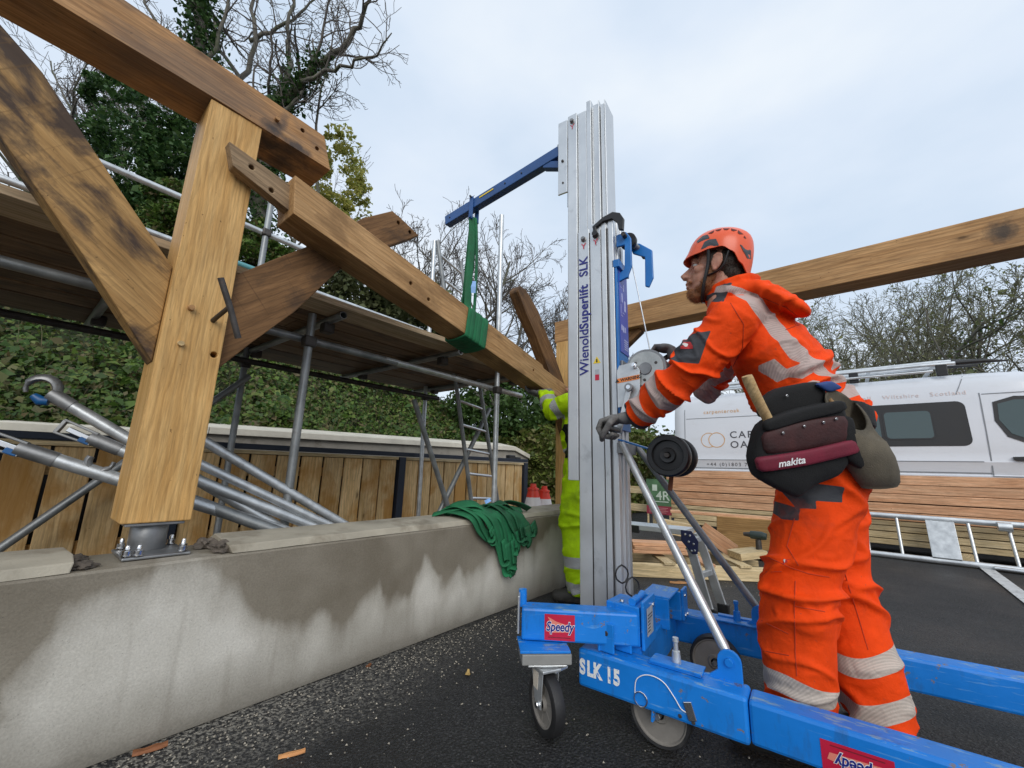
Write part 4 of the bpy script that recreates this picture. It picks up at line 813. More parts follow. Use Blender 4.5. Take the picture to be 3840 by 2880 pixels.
def vanbody():
    st = [(2.66, .985, .05), (2.60, .998, .015), (2.45, 1, 0), (1.0, 1, 0), (-.5, 1, 0), (-1.55, 1, 0), (-1.95, .99, .005), (-2.25, .955, .02), (-2.55, .885, .04), (-2.95, .76, .06), (-3.2, .66, .08), (-3.6, .60, .11), (-3.95, .50, .20), (-4.02, .42, .26)]
    V = []; m = 0
    for y, sz, ins in st:
        sec = [(a, .30+(z-.30)*sz if z > 1.3 else (z if z < 1.0 else min(z, .30+(2.49-.30)*sz))) for a, z in NEAR]; full = [(VX+a+ins*(1-a), z) for a, z in sec]+[(VX+2.02-a-ins*(1-a), z) for a, z in reversed(sec[:-1])]; m = len(full)
        V += [(x, y, z) for x, z in full]
    Fc = [(i*m+k, i*m+(k+1) % m, (i+1)*m+(k+1) % m, (i+1)*m+k) for i in range(len(st)-1) for k in range(m)]+[tuple(range(m)), tuple((len(st)-1)*m+k for k in range(m-1, -1, -1))]
    me = pyd(V, Fc); bm = bmesh.new(); bm.from_mesh(me); bmesh.ops.recalc_face_normals(bm, faces=bm.faces); bm.to_mesh(me); bm.free()
    o = obj('body', me, VWHITE, van, smooth=True); me.set_sharp_from_angle(angle=R(32)); return o
vanbody()
def rr(y0, y1, z0, z1, r, n=5, skew=0, zr=None):
    out = []
    for cy, cz, a0 in ((y1-r, z1-r, 0), (y0+r, z1-r, 90), (y0+r, z0+r, 180), (y1-r, z0+r, 270)):
        for k in range(n+1):
            a = R(a0+90*k/n); out.append((cy+r*math.cos(a)+skew*(cz-z0), cz+r*math.sin(a)))
    return out
def vpanel(name, pts, mat, off, parent=van, th=.004):
    V = [(sideX(z)-off, y, z) for y, z in pts]+[(sideX(z)-off+th, y, z) for y, z in pts]; n = len(pts)
    me = pyd(V, [tuple(range(n)), tuple(range(2*n-1, n-1, -1))]+[(i, n+i, n+(i+1) % n, (i+1) % n) for i in range(n)])
    bm = bmesh.new(); bm.from_mesh(me); bmesh.ops.recalc_face_normals(bm, faces=bm.faces); bm.to_mesh(me); bm.free(); return obj(name, me, mat, parent)
wn = vpanel('side_window', rr(-1.34, .55, 1.385, 2.02, .09), VBLACK, .006)
vpanel('pane', rr(-.42, .45, 1.50, 1.90, .04), VGLASS2, .009, wn); sw = vpanel('pane', rr(-.98, -.48, 1.50, 1.90, .05), VGLASS2, .009, wn)
vpanel('pane_frame', [(y, z) for y, z in rr(-1.0, -.46, 1.48, 1.92, .06)], VBLACK, .0075, wn)
cw = vpanel('door_window', [(-1.60, 1.98), (-1.58, 1.72), (-1.66, 1.50), (-1.80, 1.42), (-2.6, 1.30), (-2.75, 1.36), (-2.45, 1.80), (-2.2, 2.02), (-1.8, 2.05)], VBLACK, .006); vpanel('pane', [(-1.64, 1.95), (-1.62, 1.73), (-1.70, 1.54), (-1.82, 1.47), (-2.55, 1.36), (-2.64, 1.40), (-2.40, 1.78), (-2.18, 1.97), (-1.8, 2.0)], VGLASS2, .009, cw)
def seam(pts, w=.010, mat=VGREY, nm='panel_seam'):
    path = [Vector((sideX(z)-.005, y, z)) for y, z in pts]; V = []
    for i, p in enumerate(path):
        t = (path[min(i+1, len(path)-1)]-path[max(i-1, 0)]).normalized(); s_ = t.cross(Vector((1, 0, 0))).normalized()*w/2; V += [p-s_, p+s_]
    return obj(nm, pyd(V, [(2*i, 2*i+1, 2*i+3, 2*i+2) for i in range(len(path)-1)]), mat, van)
ln = lambda y0, z0, y1, z1, n=8: [(y0+(y1-y0)*i/n, z0+(z1-z0)*i/n) for i in range(n+1)]
seam(ln(2.45, .42, 2.45, 2.33), .012); seam(ln(2.42, 1.96, .62, 1.96)); seam(ln(2.42, 1.17, -1.40, 1.17), .012); seam(ln(2.42, 1.02, -1.45, 1.02), .014, VGREY); seam(ln(.62, .45, .62, 2.2)); seam(ln(-1.44, .45, -1.50, 2.12), .014); seam(ln(-1.28, 2.12, -1.40, 2.40, 5)); seam(ln(-1.52, 2.10, -2.2, 2.10)); seam(ln(-1.45, .98, -3.0, .98)); seam(ln(-1.40, .80, 2.4, .80), .03, VGREY)
for y0, y1 in ((-2.15, -1.66),):
    hp = vpanel('door_handle', [(y0, 1.205), (y0+.03, 1.185), (y1-.03, 1.185), (y1, 1.205), (y1, 1.235), (y1-.16, 1.24), (y1-.20, 1.262), (y0+.16, 1.262), (y0+.12, 1.24), (y0, 1.235)], VBLACK, .03, th=.028)
# wheels (mostly hidden by the timber)
for y in (1.55, -2.95):
    for x in (VX+.13, VX+1.89):
        w = lathe('wheel', [(.02, -.06), (.16, -.07), (.19, -.10), (.20, -.10), (.20, .10), (.02, .10)], (x, y, .34), (1, 0, 0), STEEL, van, 28); lathe('tyre', [(.20, -.105), (.30, -.11), (.335, -.09), (.34, -.05), (.34, .05), (.335, .09), (.30, .11), (.20, .105)], (x, y, .34), (1, 0, 0), RUBBER, w, 32)
# roof rack
for x, z in ((VX+.22, 2.60), (VX+1.80, 2.60)):
    tube('roof_rail', [(x, 2.4, z), (x, -1.05, z), (x, -1.45, z-.01)], .030, ALUL, van, 10); tube('rail_cap', [(x, -1.35, z-.006), (x, -1.62, z-.012), (x, -1.85, z-.04)], [.038, .034, .010], BLACKP, van, 10)
    for y in (2.0, .9, -.2, -1.2): box('rail_foot', (x-.03, y-.06, 2.42), (x+.03, y+.06, z-.01), BLACKP, van, .01)
for y in (2.0, 1.2, .4, -.4, -1.15): bar('rack_bar', (VX+.22, y, 2.63), (VX+1.80, y, 2.63), .05, .03, ALUL, van)
tube('roof_rail', [(VX+.14, 2.2, 2.49), (VX+.14, -1.1, 2.49)], .018, ALUL, van, 8)
for x in (VX+.55, VX+.95): tube('ladder_stile', [(x, 2.3, 2.68), (x, -1.2, 2.70), (x, -1.4, 2.69)], .028, ALUL, van, 10); tube('stile_cap', [(x, -1.36, 2.692), (x, -1.7, 2.67)], [.034, .012], BLACKP, van, 8)
# lettering
def vt(s_, y, z, size, mat, bold=0, sp=1.0, al='LEFT'): return text('lettering', s_, face_M((sideX(z)-.006, y, z), (0, -1, 0), (sideX(z+.05)-sideX(z-.05), 0, .1)), size, mat, van, bold, spacing=sp, ext=0, align=al)
VTXT = plain('charcoal_vinyl', (.06, .06, .07), .5, 0, .05, 6, 0); VGOLD = plain('gold_vinyl', (.60, .33, .12), .5, 0, .15, 9, 0); VPALE = plain('pale_pink_vinyl', (.62, .52, .50), .5, 0, .1, 9, 0)
vt('CARPENTER', 1.66, 1.62, .175, VTXT, .001, 1.25); vt('OAK', 1.66, 1.44, .175, VTXT, .001, 1.25); vt('+44 (0)1803 7325', 2.08, 1.085, .085, VTXT, 0, 1.35)
vt('carpenteroak', 2.10, 1.935+.14, .10, VGOLD, 0, 1.15); 
for w_, y_ in (('Devon', .60), ('Cornwall', .02), ('Wiltshire', -.50), ('Scotland', -1.02)): vt(w_, y_, 2.14, .088, VPALE, 0, 1.2)
def ring(yc, zc, r0, r1, mat, a0=0, a1=360, dz=0):
    n = 40; V = []
    for k in range(n+1):
        a = R(a0+(a1-a0)*k/n); w = (1+.10*math.sin(a*5)+.08*math.sin(a*11))
        for r in (r0, r0+(r1-r0)*w): z = zc+r*math.sin(a); V.append((sideX(z)-.003-dz, yc-r*math.cos(a), z))
    return obj('logo_ring', pyd(V, [(2*i, 2*i+1, 2*i+3, 2*i+2) for i in range(n)]), mat, van)
ring(1.885, 1.535, .128, .142, VGOLD); ring(2.02, 1.535, .128, .140, VGOLD, 62, 298, .001); ring(2.03, 1.535, .098, .108, VGOLD, 70, 290, .002) if False else None
# ================================================================== timber stack in front of the van
def plank(x0, x1, y0, y1, z0, z1, mat, label, group):
    o = bar('timber_plank', ((x0+x1)/2, y0, (z0+z1)/2), ((x0+x1)/2, y1, (z0+z1)/2), x1-x0, z1-z0, mat, None, bevel=.004); return tag(o, label, 'plank', group)
rows = [(.845, .955, LARCH, 'top'), (.735, .838, LARCH, 'second'), (.625, .727, LARCH, 'third'), (.52, .615, LARCH, 'fourth'), (.415, .512, LARCH, 'fifth'), (.352, .405, PALEWOOD, 'sixth'), (.285, .343, PALEWOOD, 'seventh'), (.20, .272, PALEWOOD, 'eighth'), (.125, .19, PALEWOOD, 'lowest')]
for i, (z0, z1, m_, nm) in enumerate(rows):
    kind = 'reddish larch' if m_ is LARCH else 'pale softwood'
    for d in range(3 if i else 3):
        off = random.uniform(-.015, .015); yl = 2.36+random.uniform(-.05, .05)-(.03 if i > 4 else 0)
        plank(6.98+d*.255+off, 6.98+d*.255+.245+off, yl, -3.9+random.uniform(-.2, .2), z0+random.uniform(-.003, .003), z1, m_,
              '%s plank, %s one of the %s row in the van-side stack' % (kind, ('front', 'middle', 'back')[d], nm), 'planks stacked before the van')
for k, y in enumerate((2.0, .6, -.9, -2.6)): tag(bar('timber_bearer', (6.95, y, .055), (7.75, y, .055), .1, .11, PALEWOOD), 'square softwood bearer under the plank stack, number %s from the left' % ('first', 'second', 'third', 'fourth')[k], 'bearer', 'bearers under the plank stack')
# aluminium ladder lying on edge against the stack
l2 = thing('aluminium_ladder', 'aluminium ladder lying on its edge against the plank stack', 'ladder', (6.85, -1.2, 0))
tube('stile', [(6.74, .35, .035), (6.72, -3.6, .035)], .033, ALUL, l2, 10, sx=.7); tube('stile', [(6.87, .35, .475), (6.86, -3.6, .46)], .033, ALUL, l2, 10, sx=.7)
for k in range(13): y = .22-k*.29; tube('rung', [(6.74, y, .04), (6.87, y, .47)], .017, ALUL, l2, 10)
bar('platform_plate', (6.775, -.60, .26), (6.775, -.83, .26), .02, .40, GALV, l2, up=(.29, 0, 1)); tube('hinge', [(6.83, -1.15, .44), (6.83, -1.25, .44)], .05, ALUL, l2, 10); tube('stay', [(6.70, -1.05, .03), (6.55, -2.4, .02)], .02, ALUL, l2, 8)
# folding work platform
st = thing('folding_platform', 'folding aluminium work platform with a navy hinge standing behind the lift', 'step ladder', (3.1, 1.1, 0))
bar('deck', (3.05, 1.75, .505), (3.05, .90, .515), .20, .035, ALUL, st)
for tx, ty, fx, fy, k in ((2.965, .895, 3.02, .795, 0), (3.135, .875, 3.19, .755, 1)):
    bar('leg', (tx, ty, .50), (fx, fy, .02), .022, .055, ALUL, st, up=(0, 1, 0)); box('foot', (fx-.02, fy-.035, 0), (fx+.02, fy+.035, .06), BLACKP, st, .006)
for t in (.08, .52): bar('step', Vector((2.965, .895, .50)).lerp(Vector((3.02, .795, .02)), t), Vector((3.135, .875, .50)).lerp(Vector((3.19, .755, .02)), t), .03, .035, ALUL, st)
for tx in (2.965, 3.135): bar('leg', (tx, 1.72, .50), (tx+.03, 1.82, .0), .022, .055, ALUL, st, up=(0, 1, 0))
prism('hinge_plate', [(.93, .53), (.86, .53), (.82, .47), (.83, .39), (.865, .385), (.93, .46)], 0, 2.944, 2.952, plain('navy_hinge', (.012, .016, .06), .4), st, .004)
for y, z in ((.90, .505), (.87, .50), (.85, .45), (.88, .46), (.845, .41), (.865, .405)): disc('rivet', (2.942, y, z), (1, 0, 0), .007, .006, CHROME, st, 10)
bar('end_cap', (2.95, 1.30, .50), (2.95, 1.22, .50), .02, .05, BLACKP, st); bar('blue_label', (2.946, 1.40, .505), (2.946, 1.31, .506), .004, .03, plain('blue_tape', (.03, .05, .28), .5), st, bevel=0)
# low bearers, offcuts and sheet on the ground
d1 = Vector((.595, -.803, 0)).normalized()
fr = thing('joist_grillage', 'low pale timber frame of joists lying on the asphalt behind the lift', 'timber frame', (4.0, 1.2, 0))
jb = Vector((3.60, 1.72, .055)); je = jb+d1*1.55; sd_ = Vector((-d1.y, d1.x, 0))
bar('joist', jb, je, .06, .11, PALEWOOD, fr); bar('joist', jb+sd_*.62, je+sd_*.62, .06, .11, PALEWOOD, fr)
for k, t in enumerate((.05, .3, .52, .72, .95)): c = jb.lerp(je, t)+Vector((0, 0, .066)); bar('slat', c-sd_*.05, c+sd_*.68, .10, .022, PALEWOOD if k != 2 else LARCH, fr)
oc = [((3.95, 1.72, .17), (4.25, 1.30, .17), .18, .03, LARCH), ((3.96, 1.71, .202), (4.24, 1.33, .202), .17, .03, LARCH), ((3.98, 1.73, .234), (4.26, 1.31, .234), .18, .03, LARCH), ((4.5, 1.62, .36), (4.72, 1.35, .30), .10, .14, PALEWOOD), ((4.62, 1.25, .36), (4.70, .98, .16), .05, .14, LARCH), ((4.45, .93, .17), (4.62, .74, .20), .22, .06, PALEWOOD)]
ocl = ['lowest of three thin larch offcuts stacked on the joists', 'middle of three thin larch offcuts stacked on the joists', 'top one of three thin larch offcuts stacked on the joists', 'pale offcut block propped beside the thin larch offcuts', 'larch offcut leaning steeply beside the folding platform', 'thick pale offcut lying across the end of the joists']
for k, (a, b, w, h, m_) in enumerate(oc): tag(bar('timber_offcut', a, b, w, h, m_), ocl[k], 'offcut', 'offcuts on the low timber frame')
tag(bar('plywood_sheet', (5.35, 1.28, .26), (5.75, .25, .24), .02, .36, wood('ply', (.34, .19, .07), (.48, .29, .12), None), up=(-.35, 0, 1)), 'brown plywood sheet standing on edge before the plank stack', 'plywood')
tag(bar('ply_batten', (5.2, 1.75, .45), (5.72, .25, .43), .10, .03, LARCH), 'long larch batten resting along the plywood top edge', 'batten')
dr = thing('cordless_drill', 'dark cordless drill standing upright on its battery on the joists', 'drill', (4.60, .745, .13))
dc = Vector((4.60, .745, .13)); box('battery', dc-Vector((.05, .045, 0)), dc+Vector((.05, .045, .06)), BLACKP, dr, .01); tube('handle', [dc+Vector((0, 0, .05)), dc+Vector((.0, .0, .18))], [.028, .024], IRON, dr, 12); tube('motor', [dc+Vector((0, -.07, .215)), dc+Vector((0, -.03, .22)), dc+Vector((0, .06, .22))], [.03, .038, .036], plain('dark_green_tool', (.02, .035, .03), .5), dr, 14); tube('chuck', [dc+Vector((0, .06, .22)), dc+Vector((0, .12, .22))], [.026, .016], IRON, dr, 12)
# green and red notice board
sg = thing('notice_board', 'green and dark red site notice board standing by the plank stack', 'sign', (6.86, 2.5, .2))
SGM = face_M((6.85, 2.485, .51), (0, -1, 0), (.05, 0, 1))
def sgq(nm, x0, x1, y0, y1, m_, d=0): return obj(nm, pyd([(x0, y0, d), (x1, y0, d), (x1, y1, d), (x0, y1, d), (x0, y0, d-.012), (x1, y0, d-.012), (x1, y1, d-.012), (x0, y1, d-.012)], [(0, 1, 2, 3), (7, 6, 5, 4), (0, 4, 5, 1), (1, 5, 6, 2), (2, 6, 7, 3), (3, 7, 4, 0)]), m_, sg, SGM)
sgq('panel', -.20, .20, -.27, .29, plain('sign_green', (.075, .16, .075), .5, 0, .3, 9, 0)); sgq('band', -.20, .20, -.268, -.135, plain('sign_maroon', (.26, .03, .05), .5), .004)
SGT = plain('sign_pale_green', (.52, .60, .50), .5)
text('lettering', '4R', SGM @ Matrix.Translation((.07, .02, .003)), .20, SGT, sg, .002); text('lettering', 'TIMBER', SGM @ Matrix.Translation((.0, -.085, .003)), .05, SGT, sg) if False else None
sgq('print_line', -.14, .16, -.075, -.060, SGT, .003)
for k in range(4): sgq('print_line', -.16, .15-.03*(k % 2), -.17-k*.024, -.163-k*.024, plain('sign_pink', (.55, .25, .25), .5), .007)
sgq('print_mark', -.10, -.02, .10, .20, SGT, .003); sgq('leg', -.19, -.165, -.50, -.27, PALEWOOD); sgq('leg', .165, .19, -.50, -.27, PALEWOOD)
rl = thing('pale_rail_fence', 'pale timber post and rail fence end beside the notice board', 'fence', (7.2, 3.1, 0))
for y in (2.65, 3.2, 3.9): box('post', (7.15, y-.06, 0), (7.27, y+.06, .68), PALEWOOD, rl)
for z in (.60, .30): bar('rail', (7.13, 2.4, z), (7.13, 4.1, z), .03, .12, PALEWOOD, rl)
# traffic cones
def cone(c, h, label):
    c = Vector(c); t = thing('traffic_cone', label, 'cone', c, 'cones behind the wall end'); k = h/.75
    lathe('lower_sleeve', [(.175*k, .03*k), (.165*k, .06*k), (.118*k, .40*k), (.072*k, .615*k)], c, (0, 0, 1), WHITEC, t, 24); lathe('upper_cone', [(.0725*k, .613*k), (.055*k, .685*k), (.062*k, .688*k), (.060*k, .705*k), (.036*k, .712*k), (.030*k, .75*k), (0, .75*k)], c, (0, 0, 1), REDC, t, 24)
    obj('base', boxmesh(.42*k, .42*k, .035*k), BLACKP, t, Matrix.Translation(c+Vector((0, 0, .0175*k))), bevel=.01); return t
p_ = on(1152, 1045, 2, .75); cone((p_.x, p_.y, 0), .75, 'taller looking red and white cone nearer the fence'); p_ = on(1176, 1050, 2, .74); q_ = on(1176, 1050, 1, 2.60); cone((q_.x, q_.y, 0), q_.z, 'shorter looking red and white cone nearer the yellow worker')
# ================================================================== scaffold props with claws leaning behind the wall
def claw(c, d, up, r, name, par, mat=STEEL, a0=-20, a1=215):
    d = Vector(d).normalized(); up = Vector(up); up = (up-d*up.dot(d)).normalized(); pts = []; n = 12; cc_ = Vector(c)+d*r*.9
    for k in range(n+1): a = R(a0+(a1-a0)*k/n); pts.append(cc_-d*math.cos(a)*r+up*math.sin(a)*r)
    return tube(name, pts, [.016+.004*math.sin(math.pi*k/n) if k < n-2 else .010 for k in range(n+1)], mat, par, 10, sx=1.25, sy=.8)
pr = [((125, 860), (618, 1148), .0265, 'hook', 'grey steel prop with a big open hook end pointing left', GALV), ((318, 880), (752, 1138), .0245, None, 'topmost grey tube resting behind the oak post', GALV), ((205, 950), (690, 1142), .026, 'latch', 'silver tube with a blue latch just left of the post', GALV),
      ((300, 940), (722, 1140), .022, None, 'thin silver tube second below the topmost', GALV), ((52, 972), (655, 1160), .027, 'latch2', 'lowest silver prop with a claw and blue latch pointing left', GALV), ((330, 1050), (610, 1152), .027, None, 'dark shaded tube lying lowest behind the post', GALVD)]
for k, (a, b, r, hd, lab, m_) in enumerate(pr):
    A = on(a[0], a[1], 1, 2.70-.045*k); B = on(b[0], b[1], 1, 2.40-.03*k); d = (A-B).normalized(); B = B-d*.50
    t = thing('scaffold_prop', lab, 'prop', B, 'props leaning behind the wall'); tube('tube', [B, A], r, m_, t, 20)
    up = Vector((0, 0, 1))
    if hd == 'hook':
        tube('socket', [A-d*.06, A+d*.03], r*1.12, STEEL, t, 18); claw(A+d*.02+up*.0, d, (-.2, 0, 1), .050, 'hook', t, STEEL, 15, 235); tube('latch', [A+d*.03-up*.035, A+d*.06-up*.05, A+d*.09-up*.045], [.018, .022, .014], plain('blue_latch', (.008, .09, .26), .4), t, 10)
    elif hd:
        tube('socket', [A-d*.10, A+d*.02], r*1.1, STEEL, t, 18)
        side = d.cross(up).normalized(); u2 = side.cross(d)
        for s_ in (-1, 1): bar('jaw', A+u2*s_*.026, A+u2*s_*.030+d*.13, .035, .010, STEEL, t, up=tuple(u2))
        bar('jaw_tip', A+d*.125-u2*.03, A+d*.125+u2*.03, .034, .014, STEEL, t); bar('wedge', A+d*.01-u2*.004, A+d*.10, .024, .022, CHROME, t); bar('blue_catch', A+d*.005-u2*.02, A+d*.045-u2*.018, .038, .022, plain('blue_latch', (.008, .09, .26), .4), t)
        claw(A-d*.26+u2*.045, d, u2, .040, 'saddle_claw', t, STEEL, 170, 380)
bar('prop_sticker', on(460, 1085, 1, 2.44), on(490, 1097, 1, 2.43), .002, .014, YELP, None) if False else None
tag(tube('short_grey_pipe', [on(468, 1158, 1, 2.30), on(560, 1163, 1, 2.22)], .016, GALV), 'short grey pipe end lying low behind the wall', 'pipe')
# ================================================================== bits on the ground
def chip(name, c, L, w, h, rz, mat, label, cat, curl=.0):
    V = []; n = 7
    for i in range(n):
        t = i/(n-1); ww = w*(.5+.5*math.sin(math.pi*min(.93, max(.07, t))))*(1+.3*mnoise.noise(Vector((t*6, c[0]*9, 0)))); zz = h*(.55+.4*mnoise.noise(Vector((t*4, 9, c[1]*7))))+curl*(t-.5)**2
        for y, z in ((-ww/2, 0), (-ww*.3, zz), (ww*.25, zz*1.1), (ww/2, 0)): V.append((L*(t-.5), y+.2*w*mnoise.noise(Vector((t*3, c[0]*5, 4))), z+.001+max(0, curl*(t-.5)**2)))
    Fc = [(i*4+k, i*4+(k+1) % 4, (i+1)*4+(k+1) % 4, (i+1)*4+k) for i in range(n-1) for k in range(4)]+[(0, 1, 2, 3), tuple((n-1)*4+k for k in (3, 2, 1, 0))]
    me = pyd(V, Fc); bm = bmesh.new(); bm.from_mesh(me); bmesh.ops.recalc_face_normals(bm, faces=bm.faces); bm.to_mesh(me); bm.free()
    return tag(obj(name, me, mat, None, Matrix.Translation(Vector(c)) @ Matrix.Rotation(rz, 4, 'Z')), label, cat)
chip('bark_piece', (.445, 1.805, .0), .085, .032, .018, -.2, BARKW, 'reddish bark strip lying at the foot of the concrete wall', 'bark'); chip('bark_piece', (.727, 1.455, .0), .075, .018, .014, -.35, wood('orange_chip', (.40, .16, .06), (.62, .33, .13), None), 'orange wood splinter on the grit near the frame bottom', 'splinter')
chip('fallen_leaf', (1.46, 1.416, .0), .035, .022, .006, .5, plain('yellow_leaf', (.45, .30, .10), .7), 'small yellow leaf on the dark asphalt', 'leaf', .02); chip('wood_stick', (3.80, 1.58, 0), .22, .035, .03, -.9, BARKW, 'brown stick on the asphalt just right of the mast foot', 'stick'); chip('wood_stick', (3.74, 1.215, 0), .16, .022, .02, -.9, wood('orange_chip', (.40, .16, .06), (.62, .33, .13), None), 'orange-brown stick on the asphalt behind the brace tube', 'stick')
chip('bark_piece', (1.208, 1.80, 0), .03, .018, .012, .4, BARKW, 'tiny red bark flake against the wall foot under the spare sling', 'bark')
def crumbs():
    V = []; Fc = []
    for k in range(1700):
        near = k < 1250
        x = random.uniform(.1, 2.4); y = (1.80-abs(random.gauss(0, .20))) if near else random.uniform(.2, 1.8)
        if not near: x = random.uniform(.4, 5)
        s_ = random.uniform(.0012, .0048); a = random.uniform(0, 6.28); b = len(V)
        for u, v, z in ((-s_, -s_*.7, 0), (s_*1.2, -s_*.5, 0), (s_*.2, s_, 0), (0, 0, s_*1.1)): V.append((x+u*math.cos(a)-v*math.sin(a), y+u*math.sin(a)+v*math.cos(a), z+.001))
        Fc += [(b, b+1, b+3), (b+1, b+2, b+3), (b+2, b, b+3)]
    return tag(obj('grit', pyd(V, Fc), plain('pale_grit', (.30, .27, .22), .9, 0, .4, 90, 0)), 'pale grit and sawdust crumbs on the asphalt', None, None, 'stuff')
crumbs()
# ================================================================== vegetation
def leaves_mesh(P, size, up_bias=.3, fold=.25, elong=1.5, nrm=None):
    """one folded leaf per point: six corners, two quads with a crease"""
    n = len(P); P = np.asarray(P, float); a = rng.normal(size=(n, 3)); a[:, 2] += up_bias*0
    if nrm is None: nrm = rng.normal(size=(n, 3)); nrm[:, 2] = np.abs(nrm[:, 2])*1.0+up_bias
    else: nrm = nrm+rng.normal(size=(n, 3))*.55
    nrm /= np.linalg.norm(nrm, axis=1)[:, None]
    u = np.cross(nrm, a); u /= np.linalg.norm(u, axis=1)[:, None]+1e-9; v = np.cross(nrm, u)
    s = (np.asarray(size)*np.clip(rng.lognormal(-.05, .38, n), .4, 2.4))[:, None]
    tip0 = P-u*s*elong*.5; tip1 = P+u*s*elong*.5; m0 = P-u*s*.05; f = nrm*s*fold
    l = P+v*s*.5+f-u*s*.05; r = P-v*s*.5+f-u*s*.05
    V = np.stack([tip0, r, tip1, l], 1).reshape(-1, 3); F_ = np.arange(4*n).reshape(-1, 4)
    return V, F_
def leaf_obj(name, P, size, mat, parent=None, **kw):
    V, F_ = leaves_mesh(P, size, **kw); return obj(name, fast(V, F_), mat, parent)
def skeleton(base, height, r0, lean=(0, 0), levels=4, kids=(5, 4, 4, 3), spread=.75, seed=0, droop=.0, first=.3, wig=.16, ratio=.62, gnarl=.0, shrink=.62):
    """recursive branching: list of polylines (points, radii, level)"""
    rd = random.Random(seed); out = []
    def grow(p, d, L, r, lv):
        n = 7 if lv == 0 else (5 if lv < 3 else 4); pts = [p.copy()]; rs = [r]; q = p.copy(); d = d.normalized()
        for i in range(n):
            d = (d+Vector((rd.gauss(0, wig), rd.gauss(0, wig), rd.gauss(0, wig*.7)))*(1+gnarl*lv)+Vector((0, 0, .05-droop*lv))).normalized(); q = q+d*L/n; pts.append(q.copy()); rs.append(max(.0022, r*(1-(.62 if lv else .55)*(i+1)/n)))
        out.append((pts, rs, lv))
        if lv >= levels: return
        k = kids[min(lv, len(kids)-1)]
        for j in range(k):
            t = first+(1-first)*(j+rd.random()*.8)/k if lv == 0 else .2+.8*(j+rd.random()*.8)/k; t = min(.98, t)
            i = min(n-1, int(t*n)); pp = pts[i].lerp(pts[i+1], t*n-i); dd = (pts[i+1]-pts[i]).normalized(); az = rd.uniform(0, 6.283)
            o_ = dd.orthogonal().normalized(); o_.rotate(Matrix.Rotation(az, 3, dd)); nd_ = (dd*(1-spread*.55)+o_*spread*rd.uniform(.6, 1.1)).normalized()
            grow(pp, nd_, L*shrink*rd.uniform(.65, 1.1)*(1-.35*t if lv == 0 else 1-.2*t), rs[i]*ratio, lv+1)
    grow(Vector(base), Vector((lean[0], lean[1], 1)), height*.72, r0, 0); return out
def poly_mesh(polys, sides):
    V = []; F_ = []; b = 0
    for pts, rs, lv in polys:
        n = sides(lv); P = np.array([tuple(p) for p in pts]); T = np.gradient(P, axis=0); T /= np.linalg.norm(T, axis=1)[:, None]+1e-9
        ref = np.array([.3, .2, .93]) if abs(T[0][2]) < .9 else np.array([1., 0, 0]); A = np.cross(T, ref); A /= np.linalg.norm(A, axis=1)[:, None]+1e-9; B = np.cross(T, A)
        ang = np.arange(n)*2*np.pi/n; ring_ = P[:, None]+(A[:, None]*np.cos(ang)[None, :, None]+B[:, None]*np.sin(ang)[None, :, None])*np.array(rs)[:, None, None]
        V.append(ring_.reshape(-1, 3)); m = len(P); i, k = np.meshgrid(np.arange(m-1), np.arange(n), indexing='ij'); k2 = (k+1) % n
        F_.append(np.stack([b+i*n+k, b+i*n+k2, b+(i+1)*n+k2, b+(i+1)*n+k], -1).reshape(-1, 4)); b += m*n
    return fast(np.concatenate(V), np.concatenate(F_))
def tree(name, label, base, height, r0, group=None, twig=TWIG, bark=BARK, ivy=0, buds=0, budmat=BUDS, budsize=.05, leaves=0, leafmat_=None, leafsize=.07, thick=.006, polys=None, **kw):
    t = thing(name, label, 'tree', base, group); P = polys if polys is not None else skeleton(base, height, r0, **kw)
    P = [([p for p in pts], [max(thick, r) for r in rs], lv) for pts, rs, lv in P]
    a = [q for q in P if q[2] <= 1]; b = [q for q in P if q[2] > 1]
    o = obj('trunk', poly_mesh(a, lambda lv: 9 if lv == 0 else 6), bark, t, smooth=True)
    if b: obj('crown', poly_mesh(b, lambda lv: 4 if lv == 2 else 3), twig, t)
    if ivy:
        src = [q for q in P if q[2] <= 1]; pts = []
        for _ in range(ivy):
            q = src[0] if random.random() < .6 else random.choice(src); i = random.randrange(len(q[0])-1); p = q[0][i].lerp(q[0][i+1], random.random()); h = (p.z-base[2])/height
            if random.random() < h*1.05-.1: continue
            rr_ = q[1][i]+abs(random.gauss(0, .16))*(1.2-h)+.05; a_ = random.uniform(0, 6.283); pts.append((p.x+rr_*math.cos(a_), p.y+rr_*math.sin(a_), p.z+random.gauss(0, .12)))
        leaf_obj('ivy', pts, .075, EVERG if ivy > 2500 else IVY, t)
    for cnt, mt, sz in ((buds, budmat, budsize), (leaves, leafmat_, leafsize)):
        if cnt:
            src = [q for q in P if q[2] >= 2]; pts = []
            for _ in range(cnt):
                q = random.choice(src); i = random.randrange(len(q[0])-1); p = q[0][i].lerp(q[0][i+1], random.random()); pts.append((p.x+random.gauss(0, sz), p.y+random.gauss(0, sz), p.z+random.gauss(0, sz)))
            leaf_obj('foliage', pts, sz, mt, t)
    return t
def crown_pts(c, rad, n, clumps=40, cs=.42, seed=0, shell=.55):
    rg = np.random.default_rng(seed); d = rg.normal(size=(clumps, 3)); d /= np.linalg.norm(d, axis=1)[:, None]; r = rg.uniform(shell**3, 1, clumps)**(1/3)
    C = np.array(c)+d*r[:, None]*np.array(rad); s = np.minimum(*np.array(rad)[:2])*cs*rg.uniform(.5, 1.3, clumps)
    k = rg.integers(0, clumps, n); dd = rg.normal(size=(n, 3)); dd /= np.linalg.norm(dd, axis=1)[:, None]; q = C[k]+dd*(s[k]*rg.uniform(.35, 1, n)**.6)[:, None]*np.array([1, 1, .75]); return q
